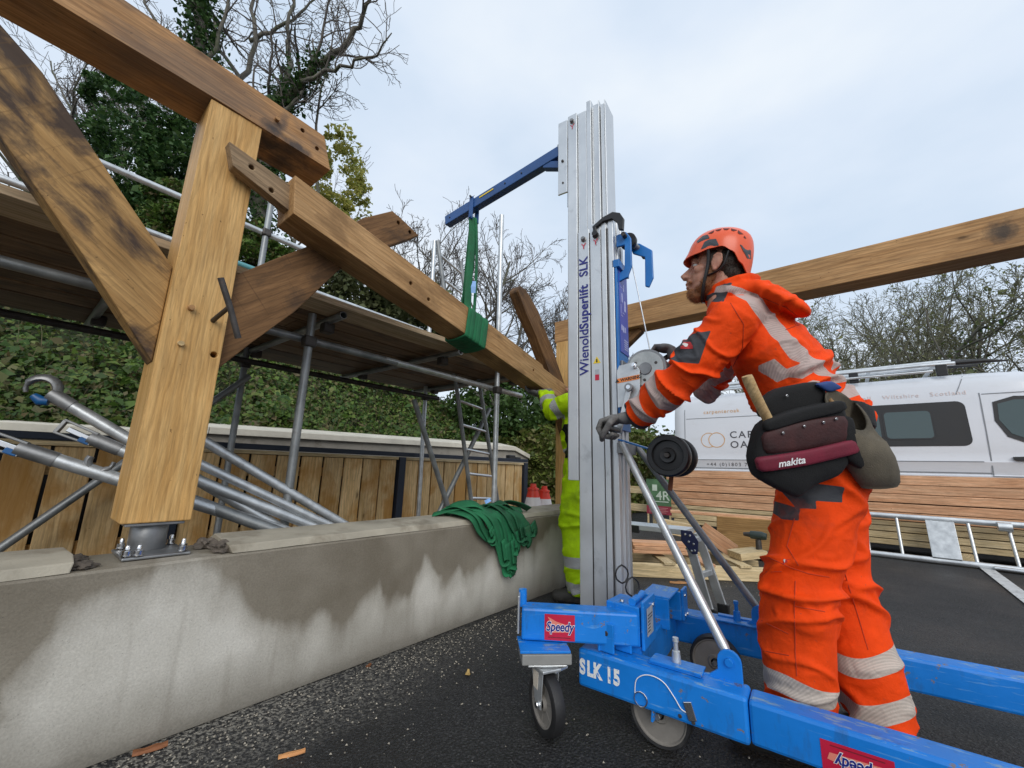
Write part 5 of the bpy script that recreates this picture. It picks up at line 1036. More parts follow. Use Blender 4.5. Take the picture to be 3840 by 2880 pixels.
# ivy and bramble over the bank
def bank_cover():
    n = 190000; x = rng.uniform(-9, 9.5, n); u = rng.uniform(0, 1, n)**1.7; y = 5.75+u*7.5; y = np.where(x < .9, y-.22*(x-.9)-.1, y)
    z = np.array([bankh(a, b) for a, b in zip(x, y)]); cl = np.array([mnoise.noise(Vector((a*1.1, b*1.1, 2)))+.6*mnoise.noise(Vector((a*3.1, b*3.1, 7))) for a, b in zip(x, y)])
    z = z+np.abs(rng.normal(0, .10, n))+np.maximum(0, cl)*.55*rng.uniform(.2, 1, n); keep = rng.uniform(size=n) < .5+.5*np.clip(cl+.6, 0, 1)
    P = np.stack([x, y, z], 1)[keep]; nr = np.tile(np.array([[-.1, -.6, .75]]), (len(P), 1))
    return tag(leaf_obj('ivy_ground_cover', P, .046, IVY, nrm=nr), 'dense ivy and bramble leaves covering the bank', None, None, 'stuff')
bank_cover()
def tufts():
    V = []; F_ = []; b = 0
    for _ in range(700):
        x = random.uniform(-5, 7); y = 5.8+random.random()**1.5*4-(min(0, x-.9)*.22); z = bankh(x, y)+.05; L = random.uniform(.25, .8); a = random.uniform(0, 6.28); lean = random.uniform(.2, .9); w = .005
        for i in range(5):
            t = i/4; px, py, pz = x+math.cos(a)*lean*L*t*t, y+math.sin(a)*lean*L*t*t, z+L*t*(1-.35*lean*t); V += [(px-w*(1-t), py, pz), (px+w*(1-t)+.0005, py, pz)]
            if i: F_.append((b+2*i-2, b+2*i-1, b+2*i+1, b+2*i))
        b += 10
    return tag(obj('bramble_stems', pyd(V, F_), plain('dry_stem', (.10, .085, .04), .9)), 'thin dry bramble stems arching over the bank', None, None, 'stuff')
tufts()
# hedge at the right end of the bank
hd = thing('trimmed_hedge', 'light green bushy hedge beyond the fence end and cones', 'hedge', (8.2, 4.2, 0))
def hedge_pts(n, box_, seed):
    rg = np.random.default_rng(seed); x0, x1, y0, y1, z1 = box_; f = rg.integers(0, 3, n); x = rg.uniform(x0, x1, n); y = rg.uniform(y0, y1, n); z = rg.uniform(0, z1, n)
    d = np.abs(rg.normal(0, .12, n)); y = np.where(f == 0, y0+d, y); x = np.where(f == 2, x0+d, x); z = np.where(f == 1, z1-d, z)
    for i in range(n):
        q = .38*mnoise.noise(Vector((x[i]*.9, y[i]*.9, z[i]*.9)))+.16*mnoise.noise(Vector((x[i]*3, y[i]*3, z[i]*3))); x[i] -= q*(f[i] == 2); y[i] -= q*(f[i] == 0); z[i] += q*(f[i] == 1)-(.25*max(0, x0+.7-x[i]))
    return np.stack([x, y, z], 1)
leaf_obj('foliage', hedge_pts(42000, (6.9, 12.5, 3.9, 6.2, 1.75), 3), .065, HEDGE, hd)
obj('branches', boxmesh(5.2, 1.9, 1.45), SOIL, hd, Matrix.Translation((9.9, 5.1, .73)))
sh = thing('leafy_hawthorn', 'mid green leafy hawthorn standing behind the hedge and ladder', 'tree', (7.8, 6.6, 1.0))
obj('trunk', poly_mesh(skeleton((7.8, 6.6, .8), 3.2, .07, seed=5, levels=2), lambda lv: 6), BARK, sh); leaf_obj('crown', crown_pts((7.9, 6.4, 2.4), (1.7, 1.2, 1.2), 15000, 46, .5, 4), .07, leafmat('hawthorn_leaves', [(.035, .075, .018), (.06, .115, .028), (.09, .15, .04)]), sh)
# big bare tree with ivy behind the post (main limbs laid out, twigs grown)
def limbs_tree(name, label, limbs, seed, kids, twlen, group=None, ivy=(), thick=.006, twig=TWIG, lv=(3, 2)):
    rd = random.Random(seed); P = []
    for pts, r0, r1, lvl in limbs:
        pp = smoothpath(pts, 4); n = len(pp); rs = [r0+(r1-r0)*i/(n-1) for i in range(n)]; jit = [Vector((rd.gauss(0, 1), rd.gauss(0, 1), rd.gauss(0, 1)))*min(.05, .5*r0) for _ in pp]; pp = [p+j for p, j in zip(pp, jit)]; P.append((pp, rs, lvl))
        for k in range(kids if lvl else kids//2):
            t = .25+.75*(k+rd.random())/kids if lvl else .55+.45*rd.random(); i = min(n-2, int(t*(n-1))); p = pp[i]; d = (pp[i+1]-pp[i]).normalized(); o_ = d.orthogonal().normalized(); o_.rotate(Matrix.Rotation(rd.uniform(0, 6.283), 3, d))
            sub = skeleton(p, twlen*rd.uniform(.5, 1.2), max(.012, rs[i]*.45), levels=2, kids=(4, 3, 2), seed=rd.randrange(10**6), wig=.2, first=.15, shrink=.6)
            # turn the little tree from +Z onto the chosen direction
            dr_ = (d*.55+o_*.8+Vector((0, 0, .25))).normalized(); q = Vector((0, 0, 1)).rotation_difference(dr_)
            for a, b, l in sub: P.append(([p+q @ (v-p) for v in a], b, l+2))
    base = limbs[0][0][0]; t = tree(name, label, base, 10, .2, group, polys=P, thick=thick, twig=twig)
    for li, cnt, spread_, lo, hi in ivy:
        pts = []; pp, rs, _ = [q for q in P if q[2] <= 1][li]
        for _ in range(cnt):
            u = lo+(hi-lo)*random.random(); i = min(len(pp)-2, int(u*(len(pp)-1))); p = pp[i].lerp(pp[i+1], random.random()); a_ = random.uniform(0, 6.283); r = rs[i]+abs(random.gauss(0, spread_))*(1.15-u); pts.append((p.x+r*math.cos(a_), p.y+r*math.sin(a_), p.z+random.gauss(0, .12)))
        leaf_obj('ivy', pts, .06, EVERG, t)
    return t
T1 = 10.0
def L_(pts, t, r0, r1, lv, dt=0): return ([at(x, y, t+dt*i/len(pts)) for i, (x, y) in enumerate(pts)], r0, r1, lv)
limbs_tree('ivy_clad_tree', 'tall bare tree with ivied limbs spreading right above the oak plate', [
    L_([(545, 620), (560, 470), (575, 330), (600, 240)], T1, .22, .15, 0), L_([(600, 240), (650, 175), (715, 115), (770, 55), (800, -10)], T1, .12, .03, 1, -1), L_([(650, 178), (720, 150), (790, 125), (850, 75)], T1-.3, .06, .012, 1, -.8),
    L_([(575, 330), (600, 230), (625, 140), (620, 60), (640, -40)], T1, .11, .03, 1, 1), L_([(560, 420), (535, 250), (515, 180), (470, 80), (440, -30)], T1, .10, .02, 1, 1.2), L_([(515, 200), (550, 90), (545, 0), (560, -60)], T1+.8, .08, .02, 1, .5), L_([(540, 90), (600, 60), (660, 20), (700, -30)], T1+1, .06, .015, 1, .3), L_([(590, 260), (640, 215), (655, 190)], T1-.2, .05, .03, 1)],
    11, 9, 2.3, ivy=((0, 3000, .30, .25, 1), (1, 1100, .16, 0, .45), (3, 500, .14, 0, .5)))
limbs_tree('ivy_column_tree', 'dark ivy-covered trunk standing left of the big bare tree', [L_([(475, 560), (455, 330), (440, 150), (425, 0), (420, -90)], 9.5, .17, .10, 0), L_([(455, 330), (400, 160), (340, 60), (300, -30)], 9.5, .07, .02, 1, .8), L_([(440, 150), (490, 40), (500, -60)], 9.5, .06, .02, 1, .5)], 12, 7, 2.0, ivy=((0, 3400, .32, .35, 1),))
# evergreen mass
ev = thing('dark_evergreen', 'dense dark evergreen between the left brace and the oak post', 'tree', (2.5, 11.2, 4)); ec = at(315, 330, 10.5)
obj('trunk', poly_mesh(skeleton((ec.x, ec.y, 2.4), 6, .16, seed=21, levels=2), lambda lv: 6), BARK, ev)
leaf_obj('crown', np.concatenate([crown_pts(at(330, 360, 10.5), (1.45, 1.5, 1.8), 11000, 80, .27, 1), crown_pts(at(395, 430, 10), (1.1, 1.1, 1.5), 11000, 50, .36, 2), crown_pts(at(260, 210, 11), (.7, .8, .8), 2200, 22, .3, 3), crown_pts(at(130, 400, 10.5), (.7, .8, .8), 3000, 20, .4, 8)]), .065, EVERG, ev)
gl = thing('glossy_laurel', 'mid green laurel behind the scaffold beside the oak post', 'shrub', (3, 9, 2)); leaf_obj('foliage', np.concatenate([crown_pts(at(405, 500, 9), (.9, .9, .9), 15000, 40, .42, 5), crown_pts(at(545, 560, 9.5), (.8, .8, .9), 10000, 34, .42, 6)]), .052, IVY, gl); obj('stem', poly_mesh(skeleton(tuple(at(440, 640, 9)), 2.0, .05, seed=3, levels=1), lambda lv: 5), BARK, gl)
# yellow-green sallow
ys = at(735, 560, 11.5); yt = tree('yellow_green_sallow', 'loose yellow-green leafed tree showing behind the plate beam end', (ys.x, ys.y, 2.6), 4.4, .09, levels=3, seed=31, kids=(9, 5, 4), first=.2, spread=.6, leaves=0)
leaf_obj('foliage', np.concatenate([crown_pts(at(735, 390, 11.4), (.75, .75, 1.6), 4200, 80, .28, 7), crown_pts(at(765, 455, 11.2), (.55, .55, .9), 1900, 34, .32, 9)]), .055, YELLEAF, yt)
sp_ = at(700, 330, 10.5); limbs_tree('slender_snag', 'thin bare leaning stem above the yellow-green tree', [L_([(690, 520), (684, 330), (690, 220), (703, 130)], 10.4, .05, .012, 0), L_([(688, 240), (730, 185)], 10.4, .02, .006, 1)], 5, 8, 1.1)
# olive shrubs over the scaffold
ob = thing('olive_shrubbery', 'olive green shrub mass above the scaffold deck right of the braces', 'shrub', (5, 10, 3)); obj('stem', poly_mesh(skeleton(tuple(at(830, 800, 10.5)), 3, .06, seed=6, levels=2), lambda lv: 5), BARK, ob)
leaf_obj('foliage', np.concatenate([crown_pts(at(780, 650, 10.5), (1.3, 1.0, .9), 9000, 40, .4, 10), crown_pts(at(890, 690, 10.5), (1.1, 1.0, .9), 8000, 36, .4, 11), crown_pts(at(640, 600, 10.5), (.9, .9, .8), 6000, 30, .4, 12), crown_pts(at(1000, 770, 10.5), (.9, .9, .6), 5000, 26, .4, 13)]), .075, OLIVE, ob)
# bare trees along the skyline
bare = [(40, 640, 12, 9.0, .11, 41), (130, 640, 13, 9.5, .11, 42), (235, 600, 14, 11, .12, 43), (320, 600, 13.5, 11.5, .12, 44), (620, 650, 15, 8.4, .10, 45), (840, 720, 14, 4.6, .07, 46), (905, 740, 15, 4.9, .07, 47), (965, 770, 14.5, 6.2, .08, 48), (1010, 790, 14, 6.6, .08, 49), (1060, 800, 15, 6.3, .08, 50), (1110, 820, 14.5, 5.4, .07, 51), (1175, 840, 15, 4.7, .07, 52), (1235, 850, 16, 4.6, .07, 53), (1400, 900, 18, 3.5, .06, 54)]
names = ['at the far left edge', 'second from the left edge', 'behind the left brace', 'left of the ivied trunk', 'behind the plate beam end', 'behind the dark brace tip', 'left of the green sling', 'behind the upright ladder top', 'framed by the sling and the scaffold pole', 'just right of the tall scaffold pole', 'between the pole and the far brace', 'behind the far brace', 'behind the mast', 'low behind the winch']
for (x, y, t, h, r, sd_), nm in zip(bare, names):
    b_ = at(x, y, t); tree('bare_tree', 'leafless twiggy tree '+nm, (b_.x, b_.y, b_.z-.8), h*1.12, r, 'leafless skyline trees', levels=4, kids=(9, 5, 4, 3), seed=sd_, spread=.62, first=.22, thick=.0075, wig=.13)
# trees behind the van
right = [(1660, 860, 17, 7.6, 61, 'just behind the orange worker'), (1765, 860, 17, 8.6, 62, 'left of the van roof rack'), (1850, 850, 18, 8.6, 63, 'with two forks over the roof rack'), (1930, 850, 17, 9.4, 64, 'above the van side window'), (2010, 850, 16.5, 10.0, 65, 'above the roof rail cap'), (2090, 850, 16, 10.4, 66, 'above the van cab'), (2170, 850, 15.5, 10.8, 67, 'at the right edge over the cab'), (2240, 850, 15, 11, 68, 'cut by the right edge')]
for x, y, t, h, sd_, nm in right:
    b_ = at(x, y, t); tree('budding_tree', 'budding bare-branched tree '+nm, (b_.x, b_.y, 0), h, .11, 'budding trees behind the van', levels=5, kids=(9, 5, 4, 3, 2), seed=sd_, spread=.70, first=.10, twig=TWIGG, buds=1300, budsize=.055, budmat=BUDS, thick=.0085, ivy=600)
for k, (x, t, h) in enumerate(((1700, 24, 11.5), (1750, 25, 12.5), (1815, 23, 11.5), (1880, 25, 13), (1955, 24, 13.5), (2040, 23, 13.5), (2120, 24, 14.5), (2200, 23, 15))):
    b_ = at(x, 900, t); tree('distant_bare_tree', 'hazy distant bare tree, %s of eight behind the van trees' % ('first', 'second', 'third', 'fourth', 'fifth', 'sixth', 'seventh', 'eighth')[k], (b_.x, b_.y, 0), h, .13, 'distant bare trees', levels=4, kids=(10, 6, 4, 3), seed=200+k, spread=.68, first=.10, twig=TWIGG, buds=350, budsize=.06, thick=.0115)
hr = thing('far_hedge', 'dark dense hedge low behind the van cab', 'hedge', (14, -1, 0)); leaf_obj('foliage', crown_pts((13.5, -4.5, 1.4), (1.2, 5.5, 1.9), 14000, 70, .6, 15), .09, OLIVE, hr); obj('branches', boxmesh(1.2, 9, 2.4), SOIL, hr, Matrix.Translation((13.9, -4.5, 1.2)))
h2 = thing('distant_hedge', 'distant green hedge behind the van rear and mast', 'hedge', (13, 5, 0)); leaf_obj('foliage', crown_pts((13.2, 5.2, .8), (1.2, 4.0, 1.5), 11000, 60, .6, 16), .09, IVY, h2); obj('branches', boxmesh(1.2, 6, 1.8), SOIL, h2, Matrix.Translation((13.6, 5.2, .9)))
# ================================================================== people
from mathutils.bvhtree import BVHTree
def ell(c, r, M=None, n=16, m=10):               # ellipsoid, optionally turned by a 3x3 matrix
    V = []; c = Vector(c)
    for i in range(m+1):
        th = math.pi*i/m
        for k in range(n):
            q = Vector((r[0]*math.sin(th)*math.cos(2*math.pi*k/n), r[1]*math.sin(th)*math.sin(2*math.pi*k/n), r[2]*math.cos(th)))
            V.append(c+(M @ q if M else q))
    return V, [(i*n+k, (i+1)*n+k, (i+1)*n+(k+1) % n, i*n+(k+1) % n) for i in range(m) for k in range(n)]
def et(pts, rad, ax, n=20, capk=.55):            # closed elliptical tube with rounded ends; rad = (along ax, across)
    pts = [Vector(p) for p in pts]; rad = [(r, r) if not hasattr(r, '__len__') else r for r in rad]; m = len(pts); V = []; R_ = []
    t0 = (pts[1]-pts[0]).normalized(); t1 = (pts[-1]-pts[-2]).normalized()
    P = [(pts[0]-t0*min(rad[0])*capk, (rad[0][0]*.05, rad[0][1]*.05)), (pts[0]-t0*min(rad[0])*capk*.75, (rad[0][0]*.6, rad[0][1]*.6))]+list(zip(pts, rad))+[(pts[-1]+t1*min(rad[-1])*capk*.75, (rad[-1][0]*.6, rad[-1][1]*.6)), (pts[-1]+t1*min(rad[-1])*capk, (rad[-1][0]*.05, rad[-1][1]*.05))]
    for i, (p, r) in enumerate(P):
        t = (P[min(i+1, len(P)-1)][0]-P[max(i-1, 0)][0]).normalized(); a = Vector(ax); a = (a-t*a.dot(t)).normalized(); b = t.cross(a)
        for k in range(n): q = 2*math.pi*k/n; V.append(p+a*math.cos(q)*r[0]+b*math.sin(q)*r[1])
    M_ = len(P); Fc = [(i*n+k, i*n+(k+1) % n, (i+1)*n+(k+1) % n, (i+1)*n+k) for i in range(M_-1) for k in range(n)]+[tuple(range(n-1, -1, -1)), tuple((M_-1)*n+k for k in range(n))]
    return V, Fc
def union(parts, voxel, smooth=6, fac=.5):
    V = []; Fc = []
    for v, f in parts: b = len(V); V += v; Fc += [tuple(b+i for i in q) for q in f]
    me = pyd(V, Fc); bm = bmesh.new(); bm.from_mesh(me); bmesh.ops.recalc_face_normals(bm, faces=bm.faces); bm.to_mesh(me); bm.free()
    o = bpy.data.objects.new('tmp', me); COL.objects.link(o); r = o.modifiers.new('r', 'REMESH'); r.mode = 'VOXEL'; r.voxel_size = voxel; r.use_smooth_shade = True
    if smooth: s_ = o.modifiers.new('s', 'SMOOTH'); s_.factor = fac; s_.iterations = smooth
    dg = bpy.context.evaluated_depsgraph_get(); out = bpy.data.meshes.new_from_object(o.evaluated_get(dg)); bpy.data.objects.remove(o)
    for p in out.polygons: p.use_smooth = True
    return out
def coords(me): a = np.zeros(len(me.vertices)*3, np.float32); me.vertices.foreach_get('co', a); return a.reshape(-1, 3).astype(float)
def normals(me): a = np.zeros(len(me.vertices)*3, np.float32); me.vertices.foreach_get('normal', a); return a.reshape(-1, 3).astype(float)
def setco(me, a): me.vertices.foreach_set('co', a.astype(np.float32).ravel()); me.update()
def attr(me, name, vals): a = me.attributes.new(name, 'FLOAT', 'POINT'); a.data.foreach_set('value', np.asarray(vals, np.float32))
def chain_param(C, pts):                          # nearest arc-length and distance to a polyline, plus the nearest point
    P = [np.array(tuple(p)) for p in pts]; best = np.full(len(C), 1e9); s = np.zeros(len(C)); near = np.zeros_like(C); acc = 0
    for a, b in zip(P, P[1:]):
        d = b-a; L = np.linalg.norm(d); t = np.clip(((C-a)@d)/L**2, 0, 1); q = a+t[:, None]*d; e = np.linalg.norm(C-q, axis=1); k = e < best; best[k] = e[k]; s[k] = acc+t[k]*L; near[k] = q[k]; acc += L
    return s, best, near, acc
def ridged(C, fr, ax, seed, squash=.35):          # cloth creases: narrow ridges along the zero lines of a noise stretched across the axis
    out = np.zeros(len(C)); ax = np.array(ax)/np.linalg.norm(ax); al = C@ax; Q = (C-al[:, None]*ax)*.6+al[:, None]*ax*1.35
    for i, q in enumerate(Q):
        v = Vector(q*fr)+Vector((seed, seed*.7, 0)); w = .25*mnoise.noise(v*.5+Vector((9, 2, seed))); n1 = mnoise.noise(v+Vector((w, w, w))); n2 = mnoise.noise(v*2.1+Vector((3, seed, 5)))
        out[i] = math.exp(-(n1/.13)**2)+.35*math.exp(-(n2/.16)**2)*(.5+n1)+.5*n1
    return out
def cloth(name, base, band, dark, weave=900, bandcol=(.50, .42, .40), darkcol=(.055, .058, .066), rough=.75):
    g = NG(name); n = g.noise(g.co(), 14, 5); c = g.ramp(n, [(.3, [q*.86 for q in base]), (.7, [min(1, q*1.06) for q in base])])
    ab = g.n('ShaderNodeAttribute', attribute_name='band'); ad = g.n('ShaderNodeAttribute', attribute_name='dark')
    w = g.n('ShaderNodeTexWave', wave_type='BANDS', bands_direction='DIAGONAL'); w.inputs['Scale'].default_value = 55; w.inputs['Distortion'].default_value = .3; g.l(g.co(), w.inputs['Vector'])
    bc = g.mix(.35, bandcol, g.ramp(w.outputs[0], [(.2, [q*.72 for q in bandcol]), (.8, [min(1, q*1.3) for q in bandcol])])); k1 = g.math('GREATER_THAN', ab.outputs['Fac'], 0); k2 = g.math('GREATER_THAN', ad.outputs['Fac'], 0)
    c = g.mix(k1, c, bc); c = g.mix(k2, c, darkcol); gm = g.noise(g.co(), 5.5, 8, .7); c = g.mix(g.ramp(gm, [(.54, 0), (.68, .38)]), c, [q*.35+.02 for q in base]); sp_ = g.noise(g.co(), 60, 5, .7); c = g.mix(g.ramp(sp_, [(.66, 0), (.72, .5)]), c, (.10, .075, .06))
    v = g.co(); h = g.math('ADD', g.noise(v, 26, 4, .55, .6), g.math('MULTIPLY', g.noise(v, weave, 2), .15)); g.bump(h, .42, .012)
    m = g.set(c, g.math('MULTIPLY_ADD', k1, -.2, rough), 0, .18); return m
def skinmat():
    g = NG('skin'); n = g.noise(g.co(), 40, 5); c = g.ramp(n, [(.3, (.38, .175, .115)), (.7, (.52, .27, .19))]); c = g.mix(g.ramp(g.noise(g.co(), 13, 3), [(.5, 0), (.7, .35)]), c, (.50, .17, .12)); g.bump(g.noise(g.co(), 240, 3), .12, .002)
    m = g.set(c, .5, 0, .4); g.p.inputs['Subsurface Weight'].default_value = .12; g.p.inputs['Subsurface Radius'].default_value = (.012, .004, .002); g.p.inputs['Subsurface Scale'].default_value = .5; return m
SKIN = skinmat(); HAIRM = plain('dark_brown_hair', (.030, .018, .011), .6, 0, .4, 60, .6, 200); BEARDM = plain('ginger_beard', (.25, .10, .036), .65, 0, .4, 70, .8, 220)
GLOVE = plain('grey_knit_glove', (.15, .145, .14), .9, 0, .3, 30, .6, 260, ((.03, .03, .03), 14, .52, .7)); BOOTM = plain('dusty_boot', (.035, .033, .028), .7, 0, .35, 12, .3, 60, ((.12, .11, .09), 6, .52, .6))
def basis3(f, u=(0, 0, 1)):
    f = Vector(f).normalized(); l = Vector(u).cross(f).normalized(); up = f.cross(l); return f, l, up, Matrix(((f.x, l.x, up.x), (f.y, l.y, up.y), (f.z, l.z, up.z)))
def fist(H, a, fwd, up, wrist, k=1.0, tail=None):  # closed hand on a bar along a: palm, four bent fingers of different length, thumb leaving the palm's side
    H, a, fwd, up = Vector(H), Vector(a).normalized(), Vector(fwd).normalized(), Vector(up).normalized(); parts = []
    palm = H-fwd*.012*k+up*.030*k; parts.append(ell(palm, (.042*k, .046*k, .020*k), Matrix((fwd, a, up)).transposed()))
    for i, (ln, r) in enumerate(((.94, .0105), (1.0, .011), (.97, .0105), (.85, .0092))):
        o_ = a*(.033-.022*i)*k; K = H+o_+fwd*.022*k+up*.034*k
        parts.append(et([K-fwd*.03*k, K, H+o_+fwd*.042*k*ln+up*.010*k, H+o_+fwd*.036*k*ln-up*.020*k, H+o_+fwd*.010*k-up*.031*k, H+o_-fwd*.010*k-up*.024*k], [r*k]*3+[r*.95*k, r*.9*k, r*.8*k], a, 10))
    T0 = palm+a*.040*k-fwd*.018*k; parts.append(et([T0-up*.004, T0+a*.018*k+fwd*.012*k-up*.018*k, H+a*.046*k+fwd*.030*k-up*.026*k, H+a*.030*k+fwd*.038*k-up*.036*k], [.014*k, .0125*k, .011*k, .009*k], a, 10))
    w = Vector(wrist); parts.append(et([palm-fwd*.025*k, palm.lerp(w, .6), w, w+(w-palm).normalized()*.05], [(.036*k, .020*k), (.032*k, .024*k), (.032*k, .027*k), (.034*k, .030*k)], a, 14)); return parts
def HMv(M, s_): return M @ Vector((0, s_, 0))
def head_parts(c, M):
    T = lambda x, y, z: Vector(c)+M @ Vector((x, y, z)); E = lambda p, r: ell(T(*p), r, M)
    P = [E((-.012, 0, .035), (.100, .077, .092)), E((.040, 0, -.035), (.052, .060, .082)), E((.028, 0, -.080), (.058, .056, .042)), E((.070, 0, -.102), (.026, .030, .024)), E((.078, 0, .026), (.020, .050, .013)), E((.088, 0, -.062), (.015, .028, .014)), E((.094, 0, -.026), (.022, .0125, .026)), E((.098, 0, -.045), (.012, .014, .014)), E((.102, 0, -.066), (.010, .022, .0065)), E((.098, 0, -.081), (.010, .019, .007))]
    P.append(et([T(.084, 0, .022), T(.104, 0, -.006), T(.126, 0, -.031), T(.116, 0, -.040)], [.010, .011, .0125, .010], M @ Vector((0, 1, 0)), 12)); 
    for s_ in (-1, 1):
        P += [et([T(-.012, s_*.083, -.030), T(-.026, s_*.090, -.005), T(-.022, s_*.092, .022), T(-.004, s_*.088, .030), T(.008, s_*.084, .018)], [.0042]*5, HMv(M, s_), 8), E((.106, s_*.011, -.037), (.012, .009, .008)), E((.052, s_*.045, -.018), (.030, .020, .022)), E((-.004, s_*.079, -.006), (.020, .008, .033)), E((-.014, s_*.086, .004), (.012, .006, .024)), E((-.002, s_*.080, -.034), (.010, .007, .010))]
    P.append(et([T(-.02, 0, -.03), T(-.035, 0, -.10), T(-.055, 0, -.19)], [.060, .058, .068], M @ Vector((0, 1, 0)), 18)); return P, T
def boot(heel, toe, an):
    heel, toe, an = Vector(heel), Vector(toe), Vector(an); d = (toe-heel).normalized(); sd_ = Vector((-d.y, d.x, 0))
    P = [et([heel+Vector((0, 0, .042)), heel.lerp(toe, .35)+Vector((0, 0, .050)), heel.lerp(toe, .7)+Vector((0, 0, .044)), toe-d*.035+Vector((0, 0, .040))], [(.040, .042), (.043, .048), (.050, .042), (.044, .036)], sd_, 18), et([heel+d*.05+Vector((0, 0, .06)), Vector((an.x, an.y, .14)), Vector((an.x, an.y, .24))], [(.048, .055), (.050, .056), (.055, .060)], sd_, 18)]
    return P
def decal(name, bvh, c, right, up, w, h, mat, parent, off=.002, poly=None, n=5, out=None):     # thin patch laid on a body surface
    c, right, up = Vector(c), Vector(right).normalized(), Vector(up).normalized(); V = []; Fc = []; o_ = Vector(out).normalized() if out is not None else -_F
    def put(u, v):
        p = c+right*u+up*v; q, nn, _, _ = bvh.ray_cast(p+o_*.2, -o_)
        if q is None: q, nn, _, _ = bvh.find_nearest(p)
        return q+o_*off
    if poly is None:
        V = [put(w*(i/n-.5), h*(j/n-.5)) for j in range(n+1) for i in range(n+1)]; Fc = [(j*(n+1)+i, j*(n+1)+i+1, (j+1)*(n+1)+i+1, (j+1)*(n+1)+i) for j in range(n) for i in range(n)]
    else:
        V = [put(x, y) for x, y in poly]; cx = sum(p[0] for p in poly)/len(poly); cy = sum(p[1] for p in poly)/len(poly); V.append(put(cx, cy)); k = len(poly); Fc = [(i, (i+1) % k, k) for i in range(k)]
    return obj(name, pyd(V, Fc), mat, parent)
def person(label, J, f, head_dir, cloth_mat, trouser_mat, bulk=1.0, hands=(), bands=None, darks=None, tband=None, tdark=None, head_tilt=None, far=False, hood=True, wr=1.0):
    f, l, up, _ = basis3(f); Lf = l
    hf, hl, hu, HM = basis3(head_dir); hc = J['head']; HP, T = head_parts(hc, HM)
    mid = lambda a, b, t: Vector(J[a]).lerp(Vector(J[b]), t); tz = (Vector(J['chest'])-Vector(J['waist'])).normalized()
    def arm(s_, k, ext=0): return [Vector(J['sh'+s_]), mid('sh'+s_, 'el'+s_, .5), Vector(J['el'+s_]), mid('el'+s_, 'wr'+s_, .5), Vector(J['wr'+s_])]
    vox = .0045 if not far else .007
    core = HP+[et([J['pelvis'], J['waist'], J['chest'], J['neck']], [(.14, .095), (.13, .09), (.15, .10), (.07, .06)], Lf, 20)]
    for s_ in 'LR': core += [et(arm(s_, 1), [.045, .042, .038, .034, .028], Lf, 12), et([J['hip'+s_], J['kn'+s_], J['an'+s_]], [.075, .055, .042], Lf, 14)]; core += [et([mid('neck', 'chest', .25), Vector(J['sh'+s_])], [.06, .05], up, 12)]
    body = union(core, vox, 3, .4); B = obj('person', body, SKIN); tag(B, label, 'person')
    # jacket
    tp = [J['pelvis'], J['waist'], mid('waist', 'chest', .5), J['chest'], mid('chest', 'neck', .55), J['neck']]
    JK = [et([Vector(J['waist'])-tz*.085, J['waist'], tp[2], J['chest'], tp[4], J['neck']], [(.200, .150), (.195, .145), (.205, .150), (.205, .140), (.150, .105), (.082, .075)], Lf, 28, .25)]
    AR = {s_: (.080, .078, .072, .066, .052) for s_ in 'LR'}
    for s_ in 'LR': JK += [et(arm(s_, 1), [r*bulk for r in AR[s_]], Lf, 20, .3), et([mid('neck', 'chest', .30), Vector(J['sh'+s_])], [.085*bulk, .074*bulk], up, 16), ell(J['sh'+s_], (.074*bulk,)*3)]
    nb = Vector(J['neck']); tn = (Vector(J['head'])-nb).normalized()
    JK.append(et([nb-tn*.04, nb+tn*.035, nb+tn*.085-f*.012], [(.095, .098), (.092, .100), (.088, .092)], l, 24, .1))
    cr = [nb+tn*.075-f*.012+(f*math.cos(R(a_))*.082+l*math.sin(R(a_))*.078)+Vector((0, 0, .004-.018*math.cos(R(a_)))) for a_ in range(25, 336, 31)]
    JK.append(et(cr, [.020]*len(cr), up, 12))
    if hood:
        bk = (Vector(J['chest'])-nb).normalized(); hb_ = nb-f*.085+Vector((0, 0, .012)); Mh = Matrix((f, l, up)).transposed() @ Matrix.Rotation(R(-40), 3, 'Y')
        JK += [ell(hb_-f*.035-Vector((0, 0, .020)), (.120, .120, .034), Mh), ell(hb_-f*.085-Vector((0, 0, .060)), (.070, .085, .030), Mh), et([nb+l*.062+f*.085-Vector((0, 0, .012)), nb+l*.094+f*.01+Vector((0, 0, .036)), nb+l*.080-f*.075+Vector((0, 0, .034)), nb-f*.125+Vector((0, 0, .005)), nb-l*.08-f*.07+Vector((0, 0, .034)), nb-l*.085+Vector((0, 0, .03))], [.022, .028, .032, .034, .032, .028], up, 12)]
    if hood: JK += [ell(nb+f*.050+l*.045-Vector((0, 0, .025)), (.062, .075, .062), Matrix((f, l, up)).transposed()), ell(nb+f*.052+tn*.045+l*.012, (.050, .074, .040), Matrix((f, l, up)).transposed()), ell(nb+f*.020+tn*.055+l*.050, (.055, .042, .040), Matrix((f, l, up)).transposed())]
    JK += J.get('jacket_extra', [])
    jm = union(JK, .0065 if not far else .011, 7); C = coords(jm); Nn = normals(jm); fold = np.zeros(len(C))
    inarm = {}
    for s_ in 'LR':
        s, d, q, tot = chain_param(C, arm(s_, 1)); inarm[s_] = (s, d, q, tot); ax = np.array(tuple(Vector(J['wr'+s_])-Vector(J['sh'+s_]))); w = np.clip(1-(d-.085)/.03, 0, 1)*np.clip(s/.08, 0.2, 1)
        el = (Vector(J['el'+s_])-Vector(J['sh'+s_])).length; amp = .008+.016*np.exp(-((s-el)/.11)**2)+.010*np.clip((s-tot*.72)/(tot*.25), 0, 1); fold += w*amp*(ridged(C, 10, ax, 3+ord(s_))-.35)
